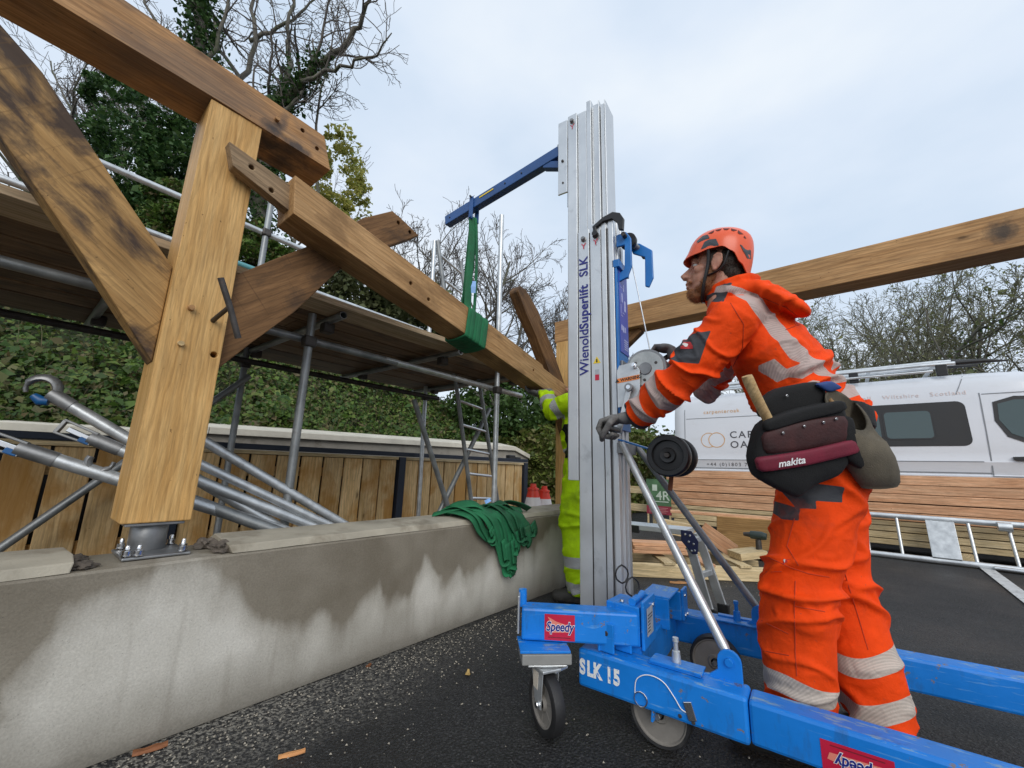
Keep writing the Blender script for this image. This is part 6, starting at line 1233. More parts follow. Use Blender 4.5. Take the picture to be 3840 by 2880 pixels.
    st_, dt_, qt_, tt_ = chain_param(C, tp); wt = np.clip((np.minimum(inarm['L'][1], inarm['R'][1])-.075)/.03, 0, 1); fold += wt*(.008+.022*np.exp(-((st_-.22)/.14)**2))*(ridged(C, 8.5, tuple(tz), 9)-.35)
    fold += wt*.010*np.array([mnoise.noise(Vector(c_*6)+Vector((4, 1, 2))) for c_ in C])
    setco(jm, C+Nn*(fold*wr)[:, None])
    attr(jm, 'band', bands(C, Nn, inarm, (st_, dt_, qt_, tt_), (f, l, up))); attr(jm, 'dark', darks(C, Nn, inarm, (st_, dt_, qt_, tt_), (f, l, up)))
    jo = obj('jacket', jm, cloth_mat, B)
    # trousers
    TK = [et([Vector(J['pelvis'])+Vector((0, 0, .10)), J['pelvis'], Vector(J['pelvis'])-Vector((0, 0, .09))], [(.180, .140), (.190, .150), (.185, .145)], Lf, 28, .4)]; LR_ = J.get('leg_r', (.128, .122, .112, .106, .098)); legs = {}
    for s_ in 'LR':
        lp = [Vector(J['hip'+s_]), mid('hip'+s_, 'kn'+s_, .5), Vector(J['kn'+s_]), mid('kn'+s_, 'an'+s_, .5), Vector(J['an'+s_])]; legs[s_] = lp; TK.append(et(lp, LR_, f, 24, .2))
    tm = union(TK, .0065 if not far else .011, 6); C = coords(tm); Nn = normals(tm); fold = np.zeros(len(C)); inleg = {}
    for s_ in 'LR':
        s, d, q, tot = chain_param(C, legs[s_]); inleg[s_] = (s, d, q, tot); w = np.clip(1-(d-.14)/.03, 0, 1); kn = (Vector(J['kn'+s_])-Vector(J['hip'+s_])).length
        amp = .0065+.015*np.exp(-((s-kn)/.14)**2)+.018*np.clip((s-tot*.80)/(tot*.2), 0, 1)+.012*np.exp(-(s/.16)**2); fold += w*amp*(ridged(C, 7.5, (.35, .3, 1), 20+ord(s_))-.35)
    fold += .009*np.array([mnoise.noise(Vector(c_*5)+Vector((7, 1, 5))) for c_ in C]); setco(tm, C+Nn*(fold*wr)[:, None])
    attr(tm, 'band', tband(C, inleg)); attr(tm, 'dark', tdark(C, Nn, (f, l, up), inleg)); to = obj('trousers', tm, trouser_mat, B)
    for s_ in 'LR': obj('boot', union(boot(J['heel'+s_], J['toe'+s_], J['an'+s_]), .006, 4), BOOTM, B)
    for H, a, fw, u_, wv in hands: obj('glove', union(fist(H, a, fw, u_, wv, 1.16), .0035 if not far else .006, 3, .4), GLOVE, B)
    return B, jo, to, T, HM
def frame_px(C):                                  # where points of a surface fall in the 2212 px frame, and their distance
    D = np.asarray(C)-np.array((0, 0, CAM_H)); z = D@np.array(_F); k = 2212/3840
    return np.stack([(1920+1520*(D@np.array(_R))/z)*k, (1440-1520*(D@np.array(_U))/z)*k], 1), z
def poly_sd(P, poly):                             # signed distance to a polygon, positive inside
    n = len(poly); d = np.full(len(P), 1e9); ins = np.zeros(len(P), bool)
    for i in range(n):
        a, b = np.array(poly[i], float), np.array(poly[(i+1) % n], float); e = b-a; w = P-a; t = np.clip((w@e)/(e@e), 0, 1); d = np.minimum(d, np.linalg.norm(w-t[:, None]*e, axis=1))
        c = ((a[1] <= P[:, 1]) != (b[1] <= P[:, 1])) & (P[:, 0] < (b[0]-a[0])*(P[:, 1]-a[1])/((b[1]-a[1]) if b[1] != a[1] else 1e-9)+a[0]); ins ^= c
    return np.where(ins, d, -d)*.0016
def near_side(C, N, zmax): P, z = frame_px(C); return P, (z < zmax) & (((np.array((0, 0, CAM_H))-C)*N).sum(1) > .05)
def inside(x, lo, hi): return np.minimum(x-lo, hi-x)
# ------------------------------------------------------------------ the worker in orange
J = dict(head=(1.722, .342, 1.734), neck=(1.752, .272, 1.568), chest=(1.845, .200, 1.400), waist=(1.925, .110, 1.170), pelvis=(1.940, .080, 1.00),
         shL=(1.625, .268, 1.478), elL=(1.580, .452, 1.262), wrL=(1.640, .705, 1.118), shR=(1.965, .330, 1.490), elR=(2.060, .500, 1.320), wrR=(2.040, .610, 1.455),
         hipL=(1.855, .065, .955), knL=(1.765, .185, .520), anL=(1.800, .222, .090), hipR=(2.020, .095, .955), knR=(2.030, .085, .500), anR=(2.010, .005, .090),
         heelL=(1.805, .165, 0), toeL=(1.735, .450, 0), heelR=(2.005, -.055, 0), toeR=(2.035, .235, 0), leg_r=(.132, .122, .112, .104, .096))
nb0 = Vector((1.885, .115, 1.165)); J['jacket_extra'] = [et([at(1800, 870, 1.56), at(1850, 885, 1.58), at(1893, 900, 1.60)], [(.05, .03), (.05, .022), (.035, .014)], (0, 0, 1), 14)]
FO = Vector((.08, .997, 0)); cbn = Vector((1.759, .81, 1.085))
def j_bands(C, N, arm, tor, fr):
    f, l, up = [np.array(tuple(q)) for q in fr]; out = np.full(len(C), -.05)
    for s_ in 'LR':
        s, d, q, tot = arm[s_]; ok = (d < .10) & (s > .12)
        for c0 in (tot-.078, tot-.190): out = np.where(ok, np.maximum(out, inside(s, c0-.026, c0+.026)), out)
    st_, dt_, qt_, tt_ = tor; far_ = np.minimum(arm['L'][1], arm['R'][1]) > .078; fw = (C-qt_)@f; ang_ = -((C-np.array((1.845, .200, 1.400)))@l)
    hid = ((C-np.array((1.845, .2, 1.4)))@l < -.02)
    out = np.where(hid & far_ & (st_ > .24) & (st_ < .52), np.maximum(out, np.minimum(inside(ang_, .09, .14), .03)), out)
    for c0 in (.19, .285): out = np.where(hid & far_, np.maximum(out, inside(st_, c0-.022, c0+.022)), out)
    P, ok = near_side(C, N, 1.95)
    for poly in ([(1573, 630), (1612, 650), (1642, 691), (1664, 723), (1683, 742), (1708, 772), (1752, 802), (1795, 800), (1745, 765), (1722, 738), (1705, 717), (1672, 680), (1638, 636), (1580, 614)], [(1542, 807), (1567, 838), (1626, 879), (1640, 862), (1590, 818), (1562, 788)],
                 [(1636, 791), (1673, 775), (1700, 797), (1736, 783), (1764, 802), (1736, 818), (1705, 815), (1676, 828), (1632, 825)], [(1700, 845), (1755, 821), (1776, 835), (1720, 858)], [(1736, 772), (1792, 793), (1830, 830), (1800, 828), (1742, 790)], [(1546, 618), (1580, 610), (1578, 632), (1540, 634)]):
        out = np.where(ok & (arm['L'][0] < .12), np.maximum(out, poly_sd(P, poly)), out)
    return out
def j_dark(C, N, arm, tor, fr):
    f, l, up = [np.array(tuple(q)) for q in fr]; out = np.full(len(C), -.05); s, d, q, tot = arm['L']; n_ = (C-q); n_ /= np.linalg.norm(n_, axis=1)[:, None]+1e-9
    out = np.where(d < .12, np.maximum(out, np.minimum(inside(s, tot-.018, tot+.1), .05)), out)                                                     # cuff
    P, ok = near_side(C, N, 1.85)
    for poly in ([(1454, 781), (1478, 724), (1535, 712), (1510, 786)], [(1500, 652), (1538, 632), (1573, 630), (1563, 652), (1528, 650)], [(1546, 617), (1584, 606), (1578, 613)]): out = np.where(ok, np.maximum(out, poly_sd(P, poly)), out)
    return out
def j_tband(C, leg):
    out = np.full(len(C), -.05)
    for s_, zs in (('L', (.245,)), ('R', (.15, .285))):
        s, d, q, tot = leg[s_]; o_ = leg['R' if s_ == 'L' else 'L']; ok = d < o_[1]
        for z in zs: out = np.where(ok, np.maximum(out, inside(C[:, 2]-.10*(C[:, 0]-1.8)+.02*np.sin(C[:, 1]*20), z-.030, z+.030)), out)
    return out
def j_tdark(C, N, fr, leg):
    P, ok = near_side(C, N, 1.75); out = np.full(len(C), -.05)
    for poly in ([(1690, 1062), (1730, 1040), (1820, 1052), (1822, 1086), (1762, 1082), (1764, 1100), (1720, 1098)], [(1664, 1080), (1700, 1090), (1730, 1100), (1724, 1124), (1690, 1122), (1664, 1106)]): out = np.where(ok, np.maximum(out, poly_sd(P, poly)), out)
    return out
    f, l, up = [np.array(tuple(q)) for q in fr]; p = C-np.array((1.855, .055, .955)); a = p@f; lat = p@l; z = C[:, 2]
    r1 = np.minimum(inside(a, -.075, .115), inside(z+.12*a, .850, .895)); r2 = np.minimum(inside(a, .015, .135), inside(z+.15*a, .800, .838)); r3 = np.minimum(inside(a, -.01, .045), inside(z, .82, .86)); return np.where(lat > .02, np.maximum(np.maximum(r1, r2), r3), -.05)
ORANGE = cloth('orange_hi_vis', (.88, .068, .004), None, None, bandcol=(.46, .36, .33)); ORANGET = cloth('orange_hi_vis_trousers', (.86, .064, .003), None, None, bandcol=(.50, .43, .37))
HL = lw(-.085, -.035, 1.085)-CB*.098
J['wrL'] = tuple(HL+Vector((.022, -.100, .052)))
man, jk, trs, HT, HM = person('worker in orange hi-vis clothing and helmet cranking the winch, looking up left', J, FO, (-.17, .96, .17), ORANGE, ORANGET, bulk=1.10,
    hands=((HL, -CB, (-.12, .95, -.25), (-.1, .2, 1), HL+Vector((.022, -.092, .050))), (lw(.165, -.185, 1.492), CB, (-.1, .8, .1), (0, -.1, 1), J['wrR'])), bands=j_bands, darks=j_dark, tband=j_tband, tdark=j_tdark)
# face details
for s_ in (-1, 1):
    e = HT(.0765, s_*.032, .004); lathe('eye', [(0, .0112)]+[(.0112*math.sin(R(a_)), .0112*math.cos(R(a_))) for a_ in range(15, 181, 15)], e, HM @ Vector((1, s_*.15, 0)), plain('eye_white', (.50, .47, .45), .3, 0, .03, 9, 0), man, 16); disc('iris', e+HM @ Vector((.0103, s_*.0015, .0)), HM @ Vector((1, s_*.15, .0)), .0055, .002, plain('iris', (.05, .07, .08), .2), man, 14, 0)
    obj('eyelid', union([ell(e+HM @ Vector((.001, 0, .0100)), (.0125, .018, .006), HM), ell(e+HM @ Vector((.000, 0, -.0095)), (.0125, .018, .006), HM)], .0025, 2), SKIN, man)
    obj('eyebrow', union([et([HT(.097, s_*.014, .030), HT(.093, s_*.032, .035), HT(.078, s_*.050, .030)], [(.004, .003), (.0045, .003), (.003, .002)], HM @ Vector((0, 0, 1)), 8)], .002, 1), BEARDM, man)
def strands(P_, N_, L, w, mat, nm, parent, drop=(0, 0, -.6)):
    n = len(P_); d = N_*.75+np.array(drop)+rng.normal(0, .35, (n, 3)); d /= np.linalg.norm(d, axis=1)[:, None]; sd_ = np.cross(d, rng.normal(size=(n, 3))); sd_ /= np.linalg.norm(sd_, axis=1)[:, None]; Ls = (L*rng.uniform(.5, 1.2, n))[:, None]
    V = np.stack([P_-sd_*w, P_+sd_*w, P_+d*Ls], 1).reshape(-1, 3); return obj(nm, fast(V, np.arange(3*n).reshape(-1, 3)), mat, parent)
def scatter(me, n, keep=None):
    C = coords(me); N_ = normals(me); k = rng.integers(0, len(C), n)
    if keep is not None: ok = keep(C); k = k[ok[k]]
    return C[k]+rng.normal(0, .0015, (len(k), 3)), N_[k]
bd = union([ell(HT(.020, 0, -.088), (.060, .0585, .038), HM), ell(HT(.072, 0, -.108), (.028, .033, .026), HM), ell(HT(.058, 0, -.122), (.032, .034, .020), HM), et([HT(.088, -.028, -.066), HT(.101, 0, -.057), HT(.088, .028, -.066)], [(.006, .006), (.0065, .006), (.006, .006)], HM @ Vector((0, 0, 1)), 10)]+[et([HT(.002, s_*.071, -.01), HT(.006, s_*.068, -.05), HT(.03, s_*.058, -.088)], [(.012, .005), (.018, .006), (.022, .008)], HM @ Vector((1, 0, 0)), 10) for s_ in (-1, 1)], .003, 3, .4)
bo = obj('beard', bd, BEARDM, man); sP, sN = scatter(bd, 6500); strands(sP, sN, .009, .0006, BEARDM, 'beard_hairs', bo, tuple(HM @ Vector((.25, 0, -.7))))
tag(bo, None, None, None, None)
hr_ = union([ell(HT(-.030, 0, .020), (.088, .080, .085), HM), ell(HT(-.055, 0, -.03), (.052, .066, .055), HM)]+[et([HT(.018, s_*.074, .045), HT(.012, s_*.076, .01), HT(.004, s_*.074, -.02)], [(.022, .006), (.018, .006), (.008, .004)], HM @ Vector((1, 0, 0)), 10) for s_ in (-1, 1)], .004, 3)
ho = obj('hair', hr_, HAIRM, man); sP, sN = scatter(hr_, 5000); strands(sP, sN, .012, .0007, HAIRM, 'hair_strands', ho, tuple(HM @ Vector((-.4, 0, -.8))))
# helmet
def helmet():
    nphi, nt = 72, 18; V = []; c = (-.012, 0, .048)
    def rim(ph):                                  # height of the rim round the head, front = 0
        a = abs(((ph+math.pi) % (2*math.pi))-math.pi); d = math.degrees(a)
        pts = [(0, .036), (30, .034), (55, .034), (75, .042), (95, .048), (115, .030), (135, -.010), (160, -.040), (180, -.046)]
        for (a0, z0), (a1, z1) in zip(pts, pts[1:]):
            if a0 <= d <= a1: t = (d-a0)/(a1-a0); t = t*t*(3-2*t); return z0+(z1-z0)*t
    for sh_ in (0, 1):
        g_ = 0 if sh_ == 0 else -.0045
        for i in range(nt+1):
            for k in range(nphi):
                ph = 2*math.pi*k/nphi; u = i/nt; rz = rim(ph); el = 1-u                        # u=0 crown, 1 rim
                z = .112*math.cos(u*math.pi/2*1.0) if u < 1 else 0; zz = .060+.108*math.cos(u*math.pi/2); zz = max(zz, -1) if u < .5 else zz+(rz-.060)*((u-.5)/.5)**2
                q = math.sin(u*math.pi/2)**.88; rx, ry = .130+g_, .108+g_; a = abs(((ph+math.pi) % (2*math.pi))-math.pi)
                x = rx*q*math.cos(ph); y = ry*q*math.sin(ph); fr_ = max(0, math.cos(ph))**3*max(0, (u-.86)/.14)**1.5; x += .014*fr_; zz -= .003*fr_
                back = max(0, -math.cos(ph))*max(0, (u-.5)/.5)**2; x += .020*back
                ridge = .0035*math.exp(-((y/.045)**2))*(1-u)*0+.003*(1/(1+math.exp(-(abs(y)-.052)*400))-.5)*-1*(1 if u < .75 else max(0, (1-u)/.25)); zz += ridge
                V.append(HT(c[0]+x, y, zz+(g_ if u < .98 else 0)))
    n = nphi; Fc = []; off = (nt+1)*n
    for sh_ in (0, 1):
        for i in range(nt):
            for k in range(n):
                q = (i*n+k, (i+1)*n+k, (i+1)*n+(k+1) % n, i*n+(k+1) % n); Fc.append(tuple(sh_*off+v for v in (q if not sh_ else q[::-1])))
    for k in range(n): Fc.append((nt*n+k, off+nt*n+k, off+nt*n+(k+1) % n, nt*n+(k+1) % n))
    me = pyd(V, Fc); bm = bmesh.new(); bm.from_mesh(me); bmesh.ops.remove_doubles(bm, verts=bm.verts, dist=1e-5); bmesh.ops.recalc_face_normals(bm, faces=bm.faces); bm.to_mesh(me); bm.free(); return me
hm = helmet(); HEL = plain('helmet_orange', (.80, .105, .028), .34, 0, .06, 6, .03); he = obj('helmet', hm, HEL, man, smooth=True); hm.set_sharp_from_angle(angle=R(50)); hb_ = BVHTree.FromPolygons([tuple(v.co) for v in hm.vertices], [tuple(p.vertices) for p in hm.polygons])
hx, hy, hz = HM @ Vector((1, 0, 0)), HM @ Vector((0, 1, 0)), HM @ Vector((0, 0, 1)); DGREY = plain('helmet_clip_grey', (.045, .052, .06), .45); VENT = plain('helmet_vent_dark', (.10, .012, .008), .7)
for s_ in (-1, 1):
    for k in range(7):                            # row of tapered vents along the side ridge
        a_ = R(40+k*17.5); c_ = HT(-.022+.088*math.cos(a_), s_*.09, .070+.064*math.sin(a_)); sz = .0135 if 0 < k < 6 else .007; tn_ = (hx*-math.sin(a_)+hz*math.cos(a_)); rd_ = -hy*s_*-1
        rr_ = (hy*s_*.75-(hx*math.cos(a_)+hz*math.sin(a_))*.65).normalized()
        decal('vent', hb_, c_, tn_, rr_, 0, 0, VENT, he, .0015, out=hy*s_+hz*.5, poly=[(-sz*.95, -sz*.55), (sz*.95, -sz*.55), (sz*.35, sz*.75), (-sz*.35, sz*.75)])
    decal('clip', hb_, HT(.026, s_*.105, .066), hx, hz, 0, 0, DGREY, he, .003, out=hy*s_+hz*.2, poly=[(-.036, -.018), (.030, -.018), (.020, .012), (.004, .017), (-.022, .013)]); decal('clip', hb_, HT(.052, s_*.085, .098), hx, hz, 0, 0, DGREY, he, .003, out=hy*s_+hz*.2, poly=[(-.024, -.012), (.022, -.012), (.028, .002), (.006, .018), (-.014, .012)])
    decal('clip', hb_, HT(-.105, s_*.075, .040), hx, hz, 0, 0, DGREY, he, .003, out=hy*s_+hz*.2, poly=[(.024, .016), (-.014, .018), (-.018, -.012), (-.006, -.024), (.010, -.006)])
    tube('chin_strap', smoothpath([HT(.028, s_*.098, .05), HT(.024, s_*.082, -.01), HT(.030, s_*.070, -.075), HT(.034, s_*.045, -.125), HT(.036, 0, -.140)], 4), .0042, BLACKP, he, 8, sx=1.6); tube('chin_strap', smoothpath([HT(-.045, s_*.096, .03), HT(-.028, s_*.088, -.035), HT(.020, s_*.072, -.058)], 4), .004, BLACKP, he, 8, sx=1.5)
obj('helmet_liner', union([et([HT(.078, -.045, .042), HT(.092, 0, .042), HT(.078, .045, .042)], [(.012, .008)]*3, HM @ Vector((0, 0, 1)), 10)], .004, 2), BLACKP, he)
# patches on the clothes
jb_ = BVHTree.FromPolygons([tuple(v.co) for v in jk.data.vertices], [tuple(p.vertices) for p in jk.data.polygons]); tb_ = BVHTree.FromPolygons([tuple(v.co) for v in trs.data.vertices], [tuple(p.vertices) for p in trs.data.polygons])
def badge(bvh, c, par, s_=1.0, rot=0):
    rgt = (_R*math.cos(rot)+_U*math.sin(rot)); u_ = (_U*math.cos(rot)-_R*math.sin(rot)); decal('badge', bvh, c, rgt, u_, .036*s_, .036*s_, plain('badge_red', (.45, .02, .02), .6), par, .0025)
    decal('badge_bird', bvh, c, rgt, u_, 0, 0, plain('badge_white', (.62, .58, .55), .6), par, .0035, [(.010*math.cos(R(a_))*s_*(1+.25*math.sin(R(3*a_))), .010*math.sin(R(a_))*s_+.002) for a_ in range(0, 360, 30)])
badge(jb_, at(1484, 745, 1.50), jk, .8, -.1); badge(tb_, at(1665, 1183, 1.30), trs, 1.0, -.15)
def seam_cord(name, bvh, px, mat, par, r=.0016):
    pts = []
    for a_, b_ in zip(px, px[1:]):
        for k in range(6):
            x, y = a_[0]+(b_[0]-a_[0])*k/6, a_[1]+(b_[1]-a_[1])*k/6; d_ = (at(x, y, 1)-Vector((0, 0, CAM_H))).normalized(); q, nn, _, _ = bvh.ray_cast(Vector((0, 0, CAM_H)), d_)
            if q is not None: pts.append(q+nn*.0004)
    if len(pts) > 3: tube(name, pts, r, mat, par, 6)
SEAMO = plain('orange_seam', (.46, .035, .004), .8, 0, .2, 30, 0)
for px in ([(1640, 1196), (1652, 1200), (1708, 1226), (1746, 1239), (1800, 1248)], [(1718, 1255), (1716, 1309), (1718, 1413), (1722, 1470)], [(1632, 1236), (1700, 1234)], [(1646, 1341), (1715, 1375)], [(1716, 1309), (1795, 1324)], [(1649, 1406), (1716, 1418)], [(1825, 1240), (1850, 1320), (1880, 1420)], [(1716, 1120), (1700, 1180), (1730, 1230)]): seam_cord('seam', tb_, px, SEAMO, trs)
for px in ([(1578, 655), (1606, 700), (1604, 750), (1580, 800)], [(1730, 700), (1690, 715)], [(1500, 655), (1470, 715), (1440, 800)], [(1640, 640), (1700, 665), (1745, 700)]): seam_cord('seam', jb_, px, SEAMO, jk)
# tool belt
tbelt = obj('tool_belt', union([et([Vector(J['pelvis'])+Vector((.005, -.0, .155)), Vector(J['pelvis'])+Vector((.0, -.0, .075))], [(.215, .170), (.215, .170)], basis3(FO)[1], 36, .02)], .009, 3), plain('black_belt_webbing', (.010, .010, .011), .85, 0, .3, 30, .3, 200), man)
def pillow(name, outline, M, depth, mat, parent, dims=((1, 0), (1.0, .35), (.985, .62), (.90, .86), (.62, 1.0), (.0, 1.04)), back=True, nz=.0):
    n = len(outline); cx = sum(p[0] for p in outline)/n; cy = sum(p[1] for p in outline)/n; V = []; Fc = []
    lv = [(s_, -z) for s_, z in reversed(dims)]+[(s_, z) for s_, z in dims[1:]]
    for s_, z in lv:
        for x, y in outline:
            px, py = cx+(x-cx)*max(s_, .02), cy+(y-cy)*max(s_, .02); V.append(M @ Vector((px, py, z*depth/2+nz*mnoise.noise(Vector((px*30, py*30, z))))))
    for i in range(len(lv)-1):
        for k in range(n): Fc.append((i*n+k, i*n+(k+1) % n, (i+1)*n+(k+1) % n, (i+1)*n+k))
    Fc += [tuple(range(n-1, -1, -1)), tuple((len(lv)-1)*n+k for k in range(n))]; me = pyd(V, Fc); o = obj(name, me, mat, parent, smooth=True); me.set_sharp_from_angle(angle=R(60)); return o
def dens(poly, k=4):
    out = []
    for i, p in enumerate(poly):
        q = poly[(i+1) % len(poly)]
        for j in range(k): out.append((p[0]+(q[0]-p[0])*j/k, p[1]+(q[1]-p[1])*j/k))
    for _ in range(1): out = [tuple((out[i-1][d]+2*out[i][d]+out[(i+1) % len(out)][d])/4 for d in (0, 1)) for i in range(len(out))]
    return out
PT_ = 1.30; pcn = at(1715, 980, PT_); kpx = PT_*(3840/2212)/1520
def pxo(pts): return [((x-1715)*kpx, -(y-980)*kpx) for x, y in pts]
fwdh = Vector((_F.x, _F.y, 0)).normalized()
PM = face_M(pcn, _R, _U); BAGB = plain('black_ballistic_nylon', (.007, .007, .0075), .9, 0, .4, 20, .35, 240); BAGM = plain('maroon_nylon', (.16, .010, .028), .75, 0, .2, 20, .25, 240); BAGD = plain('dark_maroon_leather', (.045, .012, .012), .7, 0, .4, 16, .3, 120)
po = pillow('pouch', dens(pxo([(1618, 990), (1636, 915), (1700, 888), (1780, 868), (1815, 880), (1825, 990), (1800, 1025), (1745, 1045), (1712, 1074), (1668, 1052), (1630, 1030)])), PM, .085, BAGB, tbelt, nz=.003)
pillow('belt_panel', dens(pxo([(1650, 870), (1688, 840), (1780, 822), (1798, 850), (1800, 890), (1700, 905), (1655, 905)])), PM @ Matrix.Translation((0, 0, -.035)), .05, BAGB, tbelt)
pillow('pouch_pocket', dens(pxo([(1632, 930), (1715, 905), (1808, 893), (1812, 950), (1715, 968), (1634, 978)])), PM @ Matrix.Translation((0, 0, .033)), .032, BAGD, po)
pillow('pouch_flap', dens(pxo([(1632, 908), (1700, 885), (1800, 862), (1808, 884), (1715, 906), (1636, 930)])), PM @ Matrix.Translation((0, 0, .036)), .032, BAGB, po)
bnd = pillow('pouch_band', dens(pxo([(1614, 984), (1715, 968), (1818, 944), (1832, 972), (1715, 1000), (1622, 1014)]), 5), PM @ Matrix.Translation((0, 0, .041)), .034, BAGM, po)
text('pouch_lettering', 'makita', face_M(PM @ Vector((pxo([(1682, 990)])[0][0], pxo([(1682, 990)])[0][1]-.001, 0.0600)), _R*1+_U*.17, _U), .030, WHITEP, po, .0006, .25, 1.05, .0003)
for x, y in ((1668, 931), (1712, 917), (1752, 909), (1778, 902), (1700, 855)): p_ = pxo([(x, y)])[0]; disc('rivet', PM @ Vector((p_[0], p_[1], .053 if y > 880 else .0)), PM.to_3x3() @ Vector((0, 0, 1)), .0045, .004, CHROME, po, 12)
# holster and canvas nail bag on the right of the belt
pillow('tool_holster', dens(pxo([(1790, 905), (1822, 895), (1828, 960), (1850, 1000), (1838, 1010), (1805, 985)])), PM @ Matrix.Translation((0, 0, .02)), .05, BAGB, tbelt)
CANV = plain('olive_canvas', (.105, .088, .062), .9, 0, .35, 9, .5, 300, ((.05, .045, .035), 6, .5, .6))
def nailbag():
    sts = [((1828, 886), 55, .045, .72), ((1832, 892), 57, .046, .62), ((1850, 935), 60, .048, .30), ((1868, 975), 57, .050, .12), ((1884, 1010), 50, .044, .0), ((1896, 1038), 42, .030, -.05), ((1900, 1052), 36, .012, -.05)]; V = []; n = 28; t_ = 1.30; kp = t_*(3840/2212)/1520
    for (x, y), w, d, tilt in sts:
        c = at(x, y, t_); ax = _R*math.cos(tilt)-_U*math.sin(tilt); ay = (_U*.80+_R*.50+_F*.30).normalized() if tilt > .35 else (_F*.85+_U*.25+_R*.1).normalized()
        for k in range(n): a_ = 2*math.pi*k/n; V.append(c+ax*math.cos(a_)*w*kp+ay*math.sin(a_)*d)
    me = pyd(V, [(i*n+k, i*n+(k+1) % n, (i+1)*n+(k+1) % n, (i+1)*n+k) for i in range(len(sts)-1) for k in range(n)]+[tuple((len(sts)-1)*n+k for k in range(n-1, -1, -1))])
    o = obj('nail_bag', me, CANV, tbelt, smooth=True); s_ = o.modifiers.new('s', 'SOLIDIFY'); s_.thickness = .005; s_.offset = -1; return o
nailbag(); pillow('blue_buckle', dens(pxo([(1762, 830), (1795, 822), (1822, 838), (1790, 848)])), PM @ Matrix.Translation((0, 0, -.005)), .02, plain('blue_web', (.02, .06, .22), .7), tbelt)
hmr = thing('hammer', 'pale wooden hammer shaft sticking up out of the black tool pouch', 'hammer', at(1655, 915, 1.28)); hp = [at(1613, 812, 1.285), at(1625, 840, 1.285), at(1650, 890, 1.285), at(1672, 930, 1.29)]
tube('shaft', smoothpath(hp, 4), [.0155, .0165, .0170, .0170, .0168, .0165, .0165, .016, .016, .0155, .0155, .015, .015], HANDLE, hmr, 16, sx=1.05, sy=.8); bar('hammer_head', at(1655, 948, 1.295), at(1700, 935, 1.295), .03, .03, IRON, hmr)
tag(tube('chisel_handle', [at(1790, 862, 1.31), at(1812, 890, 1.315), at(1840, 935, 1.33)], [.008, .0095, .009], wood('dark_ash', (.20, .11, .05), (.34, .21, .10), None), None, 10), 'slim wooden chisel handle standing inside the canvas nail bag', 'chisel')
# ------------------------------------------------------------------ the worker in yellow behind the mast
pb2 = at(1254, 1010, 3.10); ox, oy = pb2.x, pb2.y; F2 = Vector((-.35, .94, 0)); f2, l2_, _, _ = basis3(F2)
def W2(a, b, z): return tuple(Vector((ox, oy, 0))+f2*a+l2_*b+Vector((0, 0, z)))
bh1 = Vector((2.60, 1.93, ztop(2.60)-hb-.012)); bh2 = Vector((2.93, 1.93, ztop(2.93)-hb+.0))
J2 = dict(head=W2(.02, -.20, 1.56), neck=W2(.01, -.09, 1.44), chest=W2(.0, -.02, 1.27), waist=W2(-.03, 0, 1.06), pelvis=W2(-.03, 0, .92), shL=W2(.04, .185, 1.40), elL=tuple(Vector(W2(.04, .185, 1.40)).lerp(bh1, .52)+Vector((-.04, -.05, -.13))), wrL=tuple(bh1-Vector((-.03, .10, .035))),
          shR=W2(.04, -.185, 1.40), elR=tuple(Vector(W2(.04, -.185, 1.40)).lerp(bh2, .5)+Vector((.06, -.06, -.10))), wrR=tuple(bh2-Vector((.0, .08, .05))), hipL=W2(-.02, .095, .90), knL=W2(.03, .11, .48), anL=W2(-.02, .12, .09), hipR=W2(-.02, -.095, .90), knR=W2(.0, -.11, .48), anR=W2(-.06, -.12, .09), heelL=W2(-.07, .12, 0), toeL=W2(.20, .14, 0), heelR=W2(-.11, -.12, 0), toeR=W2(.16, -.14, 0), leg_r=(.125, .115, .11, .105, .10))
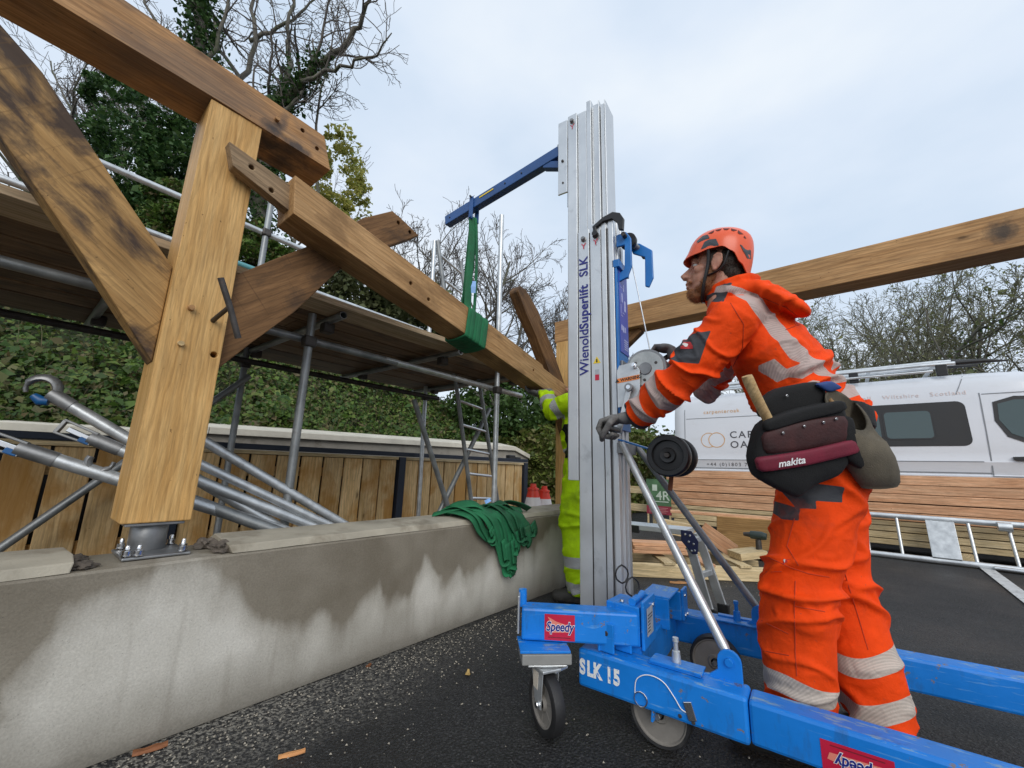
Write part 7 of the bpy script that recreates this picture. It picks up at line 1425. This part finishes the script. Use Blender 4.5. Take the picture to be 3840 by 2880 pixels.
def y_bands(C, N, arm, tor, fr):
    out = np.full(len(C), -.05)
    for s_ in 'LR':
        s, d, q, tot = arm[s_]
        for c0 in (tot-.12, tot-.25): out = np.where(d < .1, np.maximum(out, inside(s, c0-.027, c0+.027)), out)
    return np.where(np.minimum(arm['L'][1], arm['R'][1]) > .09, np.maximum(out, inside(tor[0], .10, .155)), out)
def y_dark(C, N, arm, tor, fr):
    l = np.array(tuple(fr[1])); q = C-np.array(J2['waist']); return np.where(np.minimum(arm['L'][1], arm['R'][1]) > .08, np.minimum(inside(q@l, .10, .30), inside(C[:, 2], .99, 1.24)), -.05)
YEL = cloth('yellow_hi_vis', (.46, .70, .005), None, None, bandcol=(.36, .36, .35), darkcol=(.012, .012, .014)); YELT = cloth('yellow_hi_vis_trousers', (.44, .68, .005), None, None, bandcol=(.36, .36, .35))
def y_tband(C, leg): return np.maximum(inside(C[:, 2], .245, .315), inside(C[:, 2], .09, .15))
man2, jk2, tr2, HT2, HM2 = person('worker in yellow hi-vis clothing mostly hidden behind the mast, steadying the beam end', J2, F2, (-.5, .8, .3), YEL, YELT, hands=((bh1, (1, 0, -.24), (-.1, .95, .1), (0, -.25, -1), J2['wrL']), (bh2, (1, 0, -.24), (0, .95, .1), (0, -.25, -1), J2['wrR'])), bands=y_bands, darks=y_dark, tband=y_tband, tdark=lambda C, N, fr, leg: np.full(len(C), -.05), far=True, hood=False)
def helm2():
    V, Fc = ell(HT2(-.012, 0, .055), (.135, .110, .105), HM2, 40, 20); me = pyd(V, Fc); bm = bmesh.new(); bm.from_mesh(me); cz = HM2 @ Vector((0, 0, 1)); o_ = HT2(0, 0, .02)
    bmesh.ops.bisect_plane(bm, geom=bm.verts[:]+bm.edges[:]+bm.faces[:], plane_co=o_, plane_no=cz, clear_inner=True); bm.to_mesh(me); bm.free(); o = obj('helmet', me, WHITEP, man2, smooth=True); s_ = o.modifiers.new('s', 'SOLIDIFY'); s_.thickness = .004; return o
helm2(); obj('hair', union([ell(HT2(-.03, 0, .02), (.088, .079, .085), HM2)], .006, 2), HAIRM, man2)
